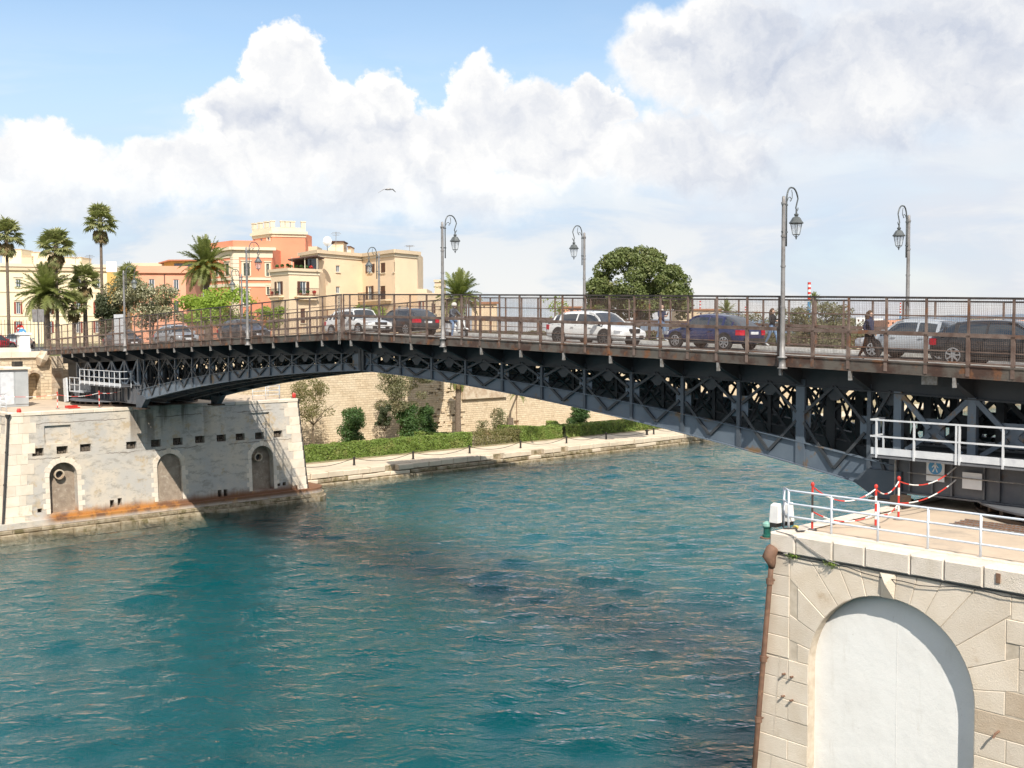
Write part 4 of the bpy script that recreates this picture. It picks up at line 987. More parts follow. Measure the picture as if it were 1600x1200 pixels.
        # rows of light holes are framed by curved stiffeners: corner plates at the chord joints
        for c in mids:
            if c < .5: continue
            zt = D(c) - 1.05; mb = MB(); mb.prism([(c - .55, zt), (c - .12, zt - .42), (c + .12, zt - .42), (c + .55, zt)], lambda a, b, d: P(x + d, a, b), -.03, .03); mb.build('corner_plate', M_['steel_dark'], tr)
        # solid web next to the meeting joint
        w1 = uv[0] + .5 if e < 1.4 else 1.0
        ibox('end_web', x - .035, x + .035, min(s * .1, s * w1), max(s * .1, s * w1), S(1) + .3, D(1) - 1.0, M_['steel'] if front else M_['steel_dark'], tr)
    ibar('joint_post', P(1.22, .14, S(0) + .05), P(1.22, .14, D(0) - .4), .2, .2, M_['steel_dark'], root, (1, 0, 0))
    # cantilever brackets, footway clamps, cross frames
    for u in uv + [uv[-1] + 1.0 + 2.4 * k for k in range(1, 6)]:
        if u > UE - .5: continue
        for side in (0, 1):
            X = (lambda q: q) if side == 0 else (lambda q: W - q)
            mb = MB(); mb.prism([(X(.02), D(u) - .36), (X(.02), D(u) - .52), (X(1.25), D(u) - 1.02), (X(1.25), D(u) - .36)], lambda a, b, d: P(a, u + d, b), -.03, .03)
            mb.prism([(X(.02), D(u) - .52), (X(.02), D(u) - .55), (X(1.25), D(u) - 1.05), (X(1.25), D(u) - 1.02)], lambda a, b, d: P(a, u + d, b), -.11, .11)
            mb.build('bracket', M_['steel_dark'], root)
            ibox('clamp', X(.0) - .055, X(.0) + .055, s * u - .045, s * u + .045, D(u) - .66, D(u) - .36, M_['clamp'], root)
        ibar('cross_beam', P(1.4, u, D(u) - .72), P(7.1, u, D(u) - .72), .1, .55, M_['steel_dark'], root)
        if u < 30:
            ibar('cross_tie', P(1.4, u, S(u) + .2), P(7.1, u, S(u) + .2), .1, .16, M_['steel_dark'], root)
            zt, zb = D(u) - 1.0, S(u) + .3
            for xa, xb in zip(TX, TX[1:]):
                ibar('sway_brace', P(xa + .1, u, zb), P(xb - .1, u, zt), .07, .07, M_['steel_dark'], root)
                ibar('sway_brace', P(xa + .1, u + .03, zt), P(xb - .1, u + .03, zb), .07, .07, M_['steel_dark'], root)
    for a, b in zip(uv, uv[1:]):         # lateral bracing under the soffit
        ibar('lateral_brace', P(1.4, a, S(a) + .06), P(7.1, b, S(b) + .06), .1, .05, M_['steel_dark'], root)
        ibar('lateral_brace', P(7.1, a, S(a) + .12), P(1.4, b, S(b) + .12), .1, .05, M_['steel_dark'], root)
    # stringers close the view up between the trusses
    for x in (2.3, 4.25, 6.2): sweep('stringer', M_['steel_dark'], [(x - .06, -.41), (x + .06, -.41), (x + .06, -.8), (x - .06, -.8)], root, us)
    # machinery tail over the pier
    u0 = uv[-1] + 1.0; cols = [u0 + 2.4 * k for k in range(6) if u0 + 2.4 * k < UE]
    for ti, x in enumerate((1.3, 3.3, 5.2, 7.2)):
        front = ti in (0, 3)
        g = MB().box(x - .06, x + .06, min(s * (u0 - .3), s * (UE - .3)), max(s * (u0 - .3), s * (UE - .3)), 8.95, 10.3).build('tail_girder', M_['steel_grey'] if front else M_['steel_dark'], root)
        for z in (8.95, 10.3): ibox('flange', x - .2, x + .2, min(s * (u0 - .3), s * (UE - .3)), max(s * (u0 - .3), s * (UE - .3)), z - .03, z + .02, M_['steel_grey'], g)
        if front:
            u = u0; k = 0
            while u < UE - .4: ibox('stiffener', x - .17, x - .06, s * u - .03, s * u + .03, 9.0, 10.26, M_['steel_grey'], g); u += [.45, .75, .62, 1.0][k % 4]; k += 1
        for i, u in enumerate(cols):
            ibar('column', P(x - .03, u, 10.3), P(x - .03, u, D(u) - 1.0), .26, .2, M_['steel'] if front else M_['steel_dark'], g, (1, 0, 0))
            if i + 1 < len(cols):
                b = cols[i + 1]; m = (u + b) / 2; zm = 10.95
                for c in (u, b):
                    ibar('diagonal', P(x - .1, m + (c - m) * .12, zm + .1), P(x - .1, c - (c - m) * .1, D(c) - 1.1), .16, .07, M_['steel_dark'] if ti else M_['steel'], g, (1, 0, 0))
                    ibar('diagonal', P(x - .1, m + (c - m) * .1, zm - .1), P(x - .1, c - (c - m) * .25, 10.32), .14, .07, M_['steel_dark'] if ti else M_['steel'], g, (1, 0, 0))
                ibox('gusset_plate', x - .05, x + .05, s * m - .32, s * m + .32, zm - .35, zm + .4, M_['steel'] if front else M_['steel_dark'], g)
    # shoe where the arch chord lands, and the roller path
    for x in (1.3, 7.2):
        mb = MB(); mb.prism([(u0 - 1.5, S(u0 - 1.5) + .03), (u0 - .7, 8.69), (u0 + .2, 8.69), (u0 + .2, 9.6), (u0 - 1.0, 9.6)], lambda a, b, d: P(x + d, a, b), -.2, .2); mb.build('bearing_shoe', M_['steel_mid'], root)
        ibox('bearing_plate', x - .45, x + .45, min(s * (u0 - .8), s * (u0 + .3)), max(s * (u0 - .8), s * (u0 + .3)), 8.57, 8.68, M_['track_iron'], root)
    n = 40; cx, cy, R = 4.25, s * 36.6, 4.6
    mb = MB(); mb.lathe([(R - .25, 8.56), (R + .25, 8.56), (R + .25, 8.68), (R - .25, 8.68)], n, (cx, cy, 0)); mb.build('roller_path', M_['track_iron'], root)
    for k in range(n):
        t = 2 * PI * k / n; c = Vector((cx + R * math.cos(t), cy + R * math.sin(t), 8.79)); d = Vector((math.cos(t), math.sin(t), 0)) * .15
        MB().tube([c - d, c + d], .1, 8).build('roller', M_['track_iron'], root)
    mb = MB(); mb.lathe([(R - .3, 8.885), (R + .3, 8.885), (R + .3, 8.94), (R - .3, 8.94)], n, (cx, cy, 0)); mb.build('turntable_ring', M_['steel_grey'], root)
    mb = MB(); mb.lathe([(1.2, 8.56), (1.2, 8.94)], 20, (cx, cy, 0)); mb.build('pivot', M_['track_iron'], root)
    mb = MB(); mb.box(1.5, 7.0, min(s * (UE - 5), s * (UE - .4)), max(s * (UE - 5), s * (UE - .4)), 10.4, 12.0); mb.build('counterweight', M_['steel_dark'], root)
    return root
PANELS = [mesh_panel(M_['rust_rail'], 1.0, .78, 24, 14, .0048), mesh_panel(M_['rust_rail'], 1.0, 1.0, 22, 18, .0034)]
leaf(-1, .69, 'near leaf of the dark steel truss swing bridge, resting on the pale ashlar pier')
leaf(1, 1.9, 'far leaf of the dark steel truss swing bridge, beyond the joint at mid-canal')
# inclined ladder strip at the meeting of the leaves
jr = wempty('joint_post', (0, .3, 13.7), 'pale slotted post standing where the two railings meet', 'post')
for x in (.18, .32): ibar('upright', (-.05, x, 13.5), (-.05, x, 16.05), .025, .03, M_['clamp'], jr, (1, 0, 0))
for k in range(11): ibar('rung', (-.05, .16, 13.7 + .22 * k), (-.05, .34, 13.7 + .22 * k), .02, .03, M_['rust_rail'], jr)

# maintenance catwalks hung on the tail, white rails
def catwalk(y0, y1, label, posts):
    root = wempty('catwalk', (.3, y0, 10.2), label, 'catwalk', 'white maintenance catwalks')
    MB().box(.3, 1.1, min(y0, y1), max(y0, y1), 10.16, 10.24).build('floor', M_['steel_grey'], root)
    ibox('toe_board', .26, .3, min(y0, y1), max(y0, y1), 10.2, 10.42, M_['white_metal'], root)
    ibox('edge_angle', .24, .32, min(y0, y1), max(y0, y1), 10.1, 10.155, M_['steel_grey'], root)
    for y in posts: ibar('post', (.24, y, 10.1), (.24, y, 11.3), .055, .05, M_['white_metal'], root, (1, 0, 0))
    for z in (11.3, 10.78): ibar('rail', (.24, y0, z), (.24, y1, z), .055, .05, M_['white_metal'], root)
    for z in (11.3, 10.78): ibar('rail', (.24, y0, z), (1.1, y0, z), .05, .05, M_['white_metal'], root)
    ibar('post', (1.05, y0, 10.1), (1.05, y0, 11.3), .05, .05, M_['white_metal'], root, (1, 0, 0))
catwalk(-29.75, -40.0, 'white railed maintenance catwalk on the near bridge leaf beside the blue sign', [-29.95, -31.2, -32.52, -32.62, -33.9, -35.2, -36.5, -37.8, -39.1])
catwalk(29.7, 37.6, 'white railed maintenance catwalk on the far bridge leaf', [29.75 + .98 * k for k in range(9)])
lr = wempty('access_platform', (.3, 38.8, 9.4), 'small lower white railed landing at the end of the far catwalk', 'platform')
MB().box(.3, 1.1, 37.7, 39.9, 9.45, 9.52).build('floor', M_['white_metal'], lr)
for y in (37.75, 38.8, 39.85): ibar('post', (.26, y, 9.45), (.26, y, 10.6), .06, .05, M_['white_metal'], lr, (1, 0, 0))
for z in (10.6, 10.05): ibar('rail', (.26, 37.7, z), (.26, 39.9, z), .05, .05, M_['white_metal'], lr)
gr_ = wempty('boarding_ramp', (.2, 40.6, 8.6), 'raised white steel boarding flap beside the far landing', 'ramp')
MB().bar((.2, 40.5, 8.6), (.25, 40.8, 10.5), .7, .12, (1, 0, 0)).build('flap', M_['white_metal'], gr_)
MB().box(.3, 1.0, 41.2, 42.6, 8.57, 9.6).build('cabinet', M_['iron_black'], gr_)

# walking-man sign on the girder
sg = wempty('safety_sign', (1.05, -31.5, 9.7), 'white sign with a blue disc and white walking figure on the girder', 'sign')
MB().box(1.06, 1.08, -31.78, -31.2, 9.42, 10.16).build('board', M_['sign_white'], sg)
c = (-31.49, 9.86)
disc = [(c[0] + .22 * math.cos(2 * PI * k / 28), c[1] + .22 * math.sin(2 * PI * k / 28)) for k in range(28)]
MB().prism(disc, lambda a, b, d: (1.057 - d, a, b), 0, .004).build('disc', M_['sign_blue'], sg)
m = MB(); fx = lambda a, b, d: (1.051 - d, c[0] - a, c[1] + b)
m.prism([(.03 * math.cos(2 * PI * k / 10), .13 + .03 * math.sin(2 * PI * k / 10)) for k in range(10)], fx, 0, .003)
for q in ([(-.035, .09), (.035, .09), (.03, -.02), (-.03, -.02)], [(.035, .09), (.11, 0), (.09, -.015), (.02, .06)], [(-.035, .09), (-.11, .0), (-.09, -.02), (-.02, .05)], [(-.03, -.02), (0, -.02), (-.06, -.16), (-.1, -.15)], [(0, -.02), (.03, -.02), (.09, -.14), (.055, -.16)]): m.prism(q, fx, 0, .003)
m.build('figure', M_['sign_white'], sg)
tag(MB().box(1.05, 1.08, -32.95, -32.35, 9.3, 9.8).build('blank_plate', M_['sign_white']), 'blank white plate on the grey girder beside the blue sign', 'plate')
tag(MB().box(.55, .6, -31.75, -31.25, 12.45, 12.85).build('blank_plate', M_['clamp']), 'pale plate fixed under a footway bracket above the catwalk', 'plate')
tag(MB().tube([(1.0, -30.6, 9.62), (1.0, -36, 9.62)], .02, 6).build('conduit', M_['clamp']), 'thin grey conduit along the near tail girder', 'conduit')
tag(MB().tube([(.9, -30.25, 8.6), (.9, -30.25, 10.0)], .03, 8).build('sensor_post', M_['clamp']), 'slim grey sensor post in front of the near bearing', 'post')
tag(MB().box(.2, .7, -30.9, -30.45, 8.57, 8.95).build('stone_block', M_['track_iron']), 'dark block wedged at the near roller path', 'block')

# ------------------------------------------------------------------ street lamps on the bridge
def make_lamp():
    r = empty('street_lamp')
    MB().lathe([(.17, 0), (.17, .04), (.115, .06), (.11, .35), (.16, .36), (.16, .40), (.10, .43), (.085, 1.1), (.075, 2.0), (.06, 5.5), (.055, 5.74), (.03, 5.76)], 12).build('pole', M_['lamp_grey'], r, True)
    for z in (2.05, 3.4, 4.4, 5.5): MB().lathe([(.085, 0), (.085, .06)], 12, (0, 0, z)).build('collar', M_['lamp_grey'], r)
    pts = [(.17, 0, 4.1), (.17, 0, 5.2), (.17, 0, 5.6)]
    for k in range(1, 13):
        t = PI - PI * .92 * k / 12; pts.append((.17 + .27 + .27 * math.cos(t) + (.012 * k if k > 6 else 0), 0, 5.62 + .46 * math.sin(t)))
    pts += [(.72, 0, 5.42), (.76, 0, 5.36), (.81, 0, 5.34), (.85, 0, 5.38), (.855, 0, 5.44)]
    MB().tube(pts, [.028] * (len(pts) - 6) + [.024] * 3 + [.02, .018, .016], 7).build('arm', M_['lamp_iron'], r, True)
    sc = [(.2, 0, 5.6), (.27, 0, 5.72), (.36, 0, 5.76), (.43, 0, 5.72), (.44, 0, 5.65), (.40, 0, 5.62), (.37, 0, 5.65)]
    MB().tube(sc, .014, 6).tube([(.44, 0, 5.67), (.5, 0, 5.74), (.5, 0, 5.9), (.46, 0, 6.0)], .014, 6).build('scroll', M_['lamp_iron'], r, True)
    for z in (4.55, 5.45): MB().box(-.09, .21, -.03, .03, z, z + .05).build('clip', M_['lamp_iron'], r)
    lt = MB().lathe([(.03, 5.36), (.03, 5.24), (.075, 5.22), (.075, 5.18), (.05, 5.14), (.13, 5.10), (.2, 4.98), (.245, 4.93), (.245, 4.90), (.19, 4.885)], 8, (.76, 0, 0)).build('lantern_roof', M_['lamp_iron'], r)
    m = MB()
    for k in range(4):
        t = PI / 4 + PI / 2 * k
        m.bar((.76 + .19 * math.cos(t), .19 * math.sin(t), 4.89), (.76 + .115 * math.cos(t), .115 * math.sin(t), 4.53), .02, .02)
        m.bar((.76 + .115 * math.cos(t), .115 * math.sin(t), 4.53), (.76, 0, 4.42), .016, .016)
        t2 = t + PI / 2; m.bar((.76 + .115 * math.cos(t), .115 * math.sin(t), 4.53), (.76 + .115 * math.cos(t2), .115 * math.sin(t2), 4.53), .02, .02)
    m.lathe([(.012, 4.36), (.03, 4.42), (.03, 4.46), (.01, 4.5)], 7, (.76, 0, 0)); m.build('lantern_frame', M_['lamp_iron'], r)
    m = MB()
    for k in range(4):
        t, t2 = PI / 4 + PI / 2 * k, 3 * PI / 4 + PI / 2 * k
        m._add([(.76 + .18 * math.cos(t), .18 * math.sin(t), 4.885), (.76 + .18 * math.cos(t2), .18 * math.sin(t2), 4.885), (.76 + .107 * math.cos(t2), .107 * math.sin(t2), 4.54), (.76 + .107 * math.cos(t), .107 * math.sin(t), 4.54)], [(0, 1, 2, 3)])
    m.build('lantern_glass', M_['lamp_glass'], r)
    return r
def glassmat(name, col, alpha):
    m, N, b, pos = material(name); b.inputs['Base Color'].default_value = (*col, 1); b.inputs['Roughness'].default_value = .05
    tr = N.new('ShaderNodeBsdfTransparent'); ms = N.new('ShaderNodeMixShader'); ms.inputs[0].default_value = alpha
    out = [n for n in N.n if n.type == 'OUTPUT_MATERIAL'][0]
    N.l.new(tr.outputs[0], ms.inputs[1]); N.l.new(b.outputs[0], ms.inputs[2]); N.l.new(ms.outputs[0], out.inputs[0]); return m
M_['lamp_glass'] = glassmat('lantern_glass', (.75, .78, .8), .3)
LAMPS = [(-.12, -26.7, 0, 'grey street lamp on the near railing, the tallest one in view'), (-.12, -8.5, 0, 'grey street lamp on the near railing in front of the date palm'),
         (-.12, 9.9, 0, 'grey street lamp on the railing in front of the orange villa'), (-.12, 27.8, 0, 'grey street lamp on the railing near the far bridge end, beside the white board'),
         (8.62, -26.6, 1, 'grey street lamp on the far railing behind the silver and black cars'), (8.62, -9.15, 1, 'grey street lamp on the far railing beside the big round tree'),
         (8.62, 8.9, 1, 'grey street lamp on the far railing in front of the cream house'), (8.62, 26.9, 1, 'grey street lamp on the far railing before the spring-green tree')]
l0 = make_lamp()
for i, (x, y, f, lb) in enumerate(LAMPS):
    o = l0 if i == 0 else copy_tree(l0)
    o.location = (x, y, D(abs(y)) - .43); o.rotation_euler = (0, 0, PI if f else 0)
    tag(o, lb, 'street lamp', 'lamps along the bridge')

# ------------------------------------------------------------------ vehicles
def paint(name, c, metal=0.0): return surf(name, c, tuple(x * .92 for x in c), .28, metal, 2, .3, .7, 0, 10, None, spec=.5, coat=.8)
CP = {'white': paint('white_car_paint', (.80, .80, .79)), 'blue': paint('dark_blue_car_paint', (.018, .028, .10), .2), 'black': paint('black_car_paint', (.012, .012, .014)), 'silver': paint('silver_car_paint', (.50, .53, .56), .4),
      'grey': paint('dark_grey_car_paint', (.05, .052, .058), .3), 'red': paint('red_car_paint', (.45, .02, .03)), 'cream': paint('pale_van_paint', (.72, .72, .70))}
M_['car_glass'] = surf('car_window_glass', (.025, .035, .045), (.03, .04, .05), .06, 0, 1, spec=.8)
M_['tyre'] = surf('tyre_rubber', (.018, .018, .018), (.025, .025, .025), .85)
M_['rim'] = surf('alloy_rim', (.55, .55, .56), (.45, .45, .46), .3, .7, 5)
M_['rim_dark'] = surf('dark_alloy_rim', (.09, .09, .09), (.14, .14, .14), .35, .5, 5)
M_['tail'] = surf('red_tail_lamp', (.55, .02, .04), (.42, .015, .03), .2, 0, 5)
M_['head'] = surf('head_lamp', (.55, .57, .6), (.4, .42, .45), .1, 0, 5)
M_['trim'] = surf('black_car_trim', (.015, .015, .016), (.02, .02, .02), .6)
def make_car(name, paintm, L=4.4, Wd=1.8, H=1.6, kind='suv', rim='rim', grille=None):
    r = empty(name); h = L / 2; w = Wd / 2
    gz = .2
    belt = H * .605
    hood = belt + .02 if kind == 'suv' else belt - .03
    # station: x, width factor, z bottom, z belt, top half width, z top
    ws = {'suv': (.36, .18), 'hatch': (.36, .20), 'mpv': (.36, .26)}[kind]
    xA = h - L * (ws[1] + .07); xB = h - L * ws[0] - .12      # windscreen foot and head
    xC = -h + L * .20; xD = -h + .10                  # roof end and rear glass foot
    if kind == 'hatch': xC = -h + L * .24; xD = -h + .16
    ST = [(-h, .80, .42, belt - .22, .70, belt - .16), (-h + .05, .90, .30, belt - .10, .80, belt - .02), (xD, .97, .26, belt, .80, belt + .06),
          ((xC + xD) / 2, .99, .25, belt, .72, H - .22 if kind != 'hatch' else H - .26), (xC, 1.0, .24, belt, .68, H - .04), (-.35, 1.0, .22, belt - .01, .69, H), (.25, 1.0, .22, belt - .02, .69, H - .01), (xB, 1.0, .22, belt - .03, .68, H - .06),
          ((xA + xB) / 2, 1.0, .23, belt - .035, .74, (H + hood) / 2 + .02), (xA, .99, .24, belt - .05, .80, hood + .03), (h - L * .10, .97, .26, belt - .16, .80, hood - .07), (h - .14, .92, .28, belt - .28, .74, hood - .20), (h - .03, .84, .32, .64, .66, .72), (h, .76, .38, .58, .60, .64)]
    rings = []
    for x, wf, zb, zbt, wt, zt in ST:
        a = w * wf; b = w * wt
        half = [(0, zb), (a * .86, zb), (a * .985, zb + .12), (a, (zb + zbt) / 2 + .05), (a * .97, zbt), (b + (a * .97 - b) * .12, zt - (zt - zbt) * .10), (b * .82, zt), (0, zt + .015)]
        rings.append([(x, y, z) for y, z in half] + [(x, -y, z) for y, z in half[-2:0:-1]])
    n = len(rings[0]); V = sum(rings, []); bf, gf = [], []
    for j in range(len(rings) - 1):
        for i in range(n):
            f = (j * n + i, j * n + (i + 1) % n, (j + 1) * n + (i + 1) % n, (j + 1) * n + i)
            side = i in (4, n - 5); top = i in (5, 6, n - 7, n - 6)
            g = (side and j in (2, 3, 4, 5, 6, 7, 8)) or (top and j in (2, 3)) or (top and j in (7, 8))
            (gf if g else bf).append(f)
    bf += [tuple(range(n - 1, -1, -1)), tuple((len(rings) - 1) * n + k for k in range(n))]
    # one smooth skin, then split into painted body and glass
    me = mesh_of('skin', V, bf + gf, [paintm, M_['car_glass']], [0] * len(bf) + [1] * len(gf)); tmp = bpy.data.objects.new('tmp', me); COL.objects.link(tmp)
    sb = tmp.modifiers.new('s', 'SUBSURF'); sb.levels = 2; sb.render_levels = 2
    em = bpy.data.meshes.new_from_object(tmp.evaluated_get(bpy.context.evaluated_depsgraph_get())); bpy.data.objects.remove(tmp)
    co = np.empty(len(em.vertices) * 3); em.vertices.foreach_get('co', co); co = co.reshape(-1, 3)
    pf = [[], []]
    for q in em.polygons: pf[q.material_index].append(tuple(q.vertices))
    for nm, k, mt_ in (('body', 0, paintm), ('window_glass', 1, M_['car_glass'])):
        used = sorted({i for f in pf[k] for i in f}); ix = {v: i for i, v in enumerate(used)}
        link(nm, mesh_of(nm, co[used], [tuple(ix[i] for i in f) for f in pf[k]], [mt_], smooth=True), r)
    bpy.data.meshes.remove(em)
    # pillars over the glass
    mb = MB()
    def side_pt(j, t, s): p, q = Vector(rings[j][4]), Vector(rings[j][5]); v = p.lerp(q, t); v.y = (abs(v.y) - .012) * s; v.z -= .02 * max(0, t); return v
    for s in (1, -1):
        for j, ww in ((5, .07), (6, .0), (4, .12), (3, .09)):
            if ww: mb.bar(side_pt(j, -.02, s), side_pt(j, 1.0, s), ww, .03, (0, 1, 0))
        mb.bar(side_pt(9, .2, s), side_pt(8, 1, s), .07, .04, (0, 1, 0)); mb.bar(side_pt(8, 1, s), side_pt(7, 1, s), .07, .04, (0, 1, 0)); mb.bar(side_pt(7, 1, s), side_pt(6, 1.02, s), .05, .04, (0, 1, 0))
    mb.build('pillars', paintm, r)
    mb = MB()
    for s in (1, -1):
        y = s * (w * 1.0 + .004)
        for a, b in ((-L * .30, L * .29),): mb.box(a, b, min(y, y - s * .05), max(y, y - s * .05), .24, .34)
    mb.build('sill_trim', M_['trim'], r)
    wb = L * .295; wr = .345 if kind == 'suv' else .315
    tyre = MB(); tyre.tube([(0, -.105, 0), (0, -.09, 0), (0, .09, 0), (0, .105, 0)], [wr - .05, wr, wr, wr - .05], 24)
    tm = mesh_of('tyre', tyre.v, tyre.f, [M_['tyre']])
    rm = MB(); rm.tube([(0, -.02, 0), (0, .02, 0)], wr * .28, 12)
    for k in range(7): t = 2 * PI * k / 7; rm.bar((0, .012, 0), (wr * .66 * math.cos(t), .012, wr * .66 * math.sin(t)), .05, .03, (0, 1, 0))
    ang = [2 * PI * k / 24 for k in range(24)]
    rm._add([(wr * q * math.cos(t), yy, wr * q * math.sin(t)) for q, yy in ((.72, .015), (.63, .02), (.63, -.03), (.72, -.03)) for t in ang], [(j * 24 + k, j * 24 + (k + 1) % 24, (j + 1) * 24 + (k + 1) % 24, (j + 1) * 24 + k) for j in range(3) for k in range(24)])
    rmm = mesh_of('rim', rm.v, rm.f, [M_[rim]])
    ar = MB(); ar.tube([(0, -.01, 0), (0, .01, 0)], wr + .055, 24); arm = mesh_of('wheel_arch', ar.v, ar.f, [M_['trim']])
    for sx in (-1, 1):
        for s in (1, -1):
            x = sx * wb + (.03 if sx > 0 else -.02)
            o = link('wheel_arch', arm, r); o.location = (x, s * (w - .002), wr + .035)
            t = link('tyre', tm, r); t.location = (x, s * (w - .085), wr)
            q = link('rim', rmm, t); q.location = (0, s * .1, 0); q.rotation_euler = (0, .3 * sx, 0 if s > 0 else PI)
    for s in (1, -1):
        MB().prism([(h - .42, s * w * .93), (h - .06, s * w * .62), (h - .02, s * w * .66), (h - .12, s * w * .88), (h - .36, s * (w * .965))], lambda a, b, d: (a, b, d), belt - .34, belt - .2).build('headlight', M_['head'], r)
        MB().prism([(-h + .02, s * w * .55), (-h - .015, s * w * .55), (-h - .005, s * w * .84), (-h + .10, s * w * .955), (-h + .30, s * (w * .99)), (-h + .28, s * w * .93)], lambda a, b, d: (a, b, d), belt - .26, belt - .05).build('tail_light', M_['tail'], r)
        MB().box(xA - .28, xA - .12, min(s * (w + .02), s * (w + .2)), max(s * (w + .02), s * (w + .2)), belt - .01, belt + .15).build('mirror', paintm, r)
        for x in (-.62, .42): MB().box(x, x + .18, min(s * (w - .01), s * (w + .02)), max(s * (w - .01), s * (w + .02)), belt - .13, belt - .10).build('door_handle', paintm, r)
        MB().tube([(-h + L * .24, s * w * .62, H - .02), (-h + L * .27, s * w * .62, H + .03), (.35, s * w * .62, H + .035), (.42, s * w * .62, H)], .018, 6).build('roof_rail', M_['trim'] if rim != 'rim' else M_['rim'], r)
    MB().box(h - .03, h + .012, -w * .60, w * .60, .34, .50).build('lower_grille', M_['trim'], r)
    if grille == 'twin':
        for s in (1, -1): MB().prism([(s * .07, .60), (s * .08, .76), (s * .27, .78), (s * .33, .70), (s * .28, .60)], lambda a, b, d: (h - .03 + d - .0, a, b), -.03, .05).build('grille', M_['trim'], r)
    else: MB().box(h - .06, h + .02, -w * .42, w * .42, .58, .72).build('grille', M_['trim'], r)
    MB().box(h + .012, h + .022, -.26, .26, .40, .51).build('number_plate', M_['sign_white'], r)
    MB().box(-h - .02, -h - .004, -.26, .26, .66, .77).build('number_plate', M_['sign_white'], r)
    MB().box(-h - .03, -h + .12, -w * .76, w * .76, .36, .50).build('rear_bumper', M_['trim'], r)
    MB().box(xD - .02, xD + .02, -w * .62, w * .62, belt + .03, belt + .07).build('hatch_handle', M_['trim'], r)
    return r
def slope_at(y): return -(.0279 + .0002 * abs(y)) * (1 if y > 0 else -1)
def park(o, x, y, heading, z=None, label=None, group='cars on the bridge', cat='car'):
    o.location = (x, y, (D(abs(y)) - .126) if z is None else z)
    if heading in (1, -1): o.rotation_euler = (0, -math.atan(slope_at(y) * heading) if z is None else 0, heading * PI / 2)
    else: o.rotation_euler = (0, 0, heading)
    return tag(o, label, cat, group)
park(make_car('parked_car', CP['white'], 4.5, 1.84, 1.50, 'suv', 'rim_dark', 'twin'), 2.82, -15.35, -1, label='white crossover with twin oval grilles in front of the big round tree')
park(make_car('parked_car', CP['blue'], 4.2, 1.78, 1.46, 'hatch', 'rim'), 5.65, -19.45, 1, label='dark blue hatchback seen from behind between two walkers')
park(make_car('parked_car', CP['black'], 4.4, 1.82, 1.50, 'suv', 'rim'), 2.82, -32.9, -1, label='black estate car at the right picture edge')
park(make_car('parked_car', CP['silver'], 4.2, 1.78, 1.46, 'hatch', 'rim'), 5.7, -28.5, 1, label='silver-white car half hidden behind the black estate')
park(make_car('parked_car', CP['white'], 4.4, 1.84, 1.55, 'mpv', 'rim'), 2.85, 2.75, -1, label='white family car with wide dark grille at the joint of the bridge')
park(make_car('parked_car', CP['grey'], 4.4, 1.84, 1.55, 'suv', 'rim'), 5.7, 2.25, 1, label='dark grey estate seen from behind beside the white family car')
park(make_car('parked_car', CP['grey'], 4.3, 1.80, 1.50, 'suv', 'rim_dark'), 2.8, 15.8, -1, label='dark car on the far leaf behind the villa lamp')
park(make_car('parked_car', CP['silver'], 4.2, 1.78, 1.52, 'hatch', 'rim'), 2.8, 25.8, -1, label='silver hatchback on the far leaf following the dark car')
park(make_car('parked_car', CP['grey'], 4.2, 1.78, 1.50, 'hatch', 'rim'), 2.8, 35.2, -1, label='grey hatchback entering the far end of the bridge')
park(make_car('parked_car', CP['red'], 4.0, 1.75, 1.46, 'hatch', 'rim'), -2.0, 51.5, .4, ZS + .065, 'red car waiting behind the white parapet pillar', 'cars in the far street')
park(make_car('parked_car', CP['cream'], 4.6, 1.85, 1.75, 'mpv', 'rim'), -5.6, 50.5, .2, ZS + .065, 'white van-like car behind the barred parapet at the left edge', 'cars in the far street')
park(make_car('parked_car', CP['silver'], 4.2, 1.78, 1.50, 'hatch', 'rim'), 3.5, 62, .9, ZS + .065, 'silver car in the far street below the palms', 'cars in the far street')

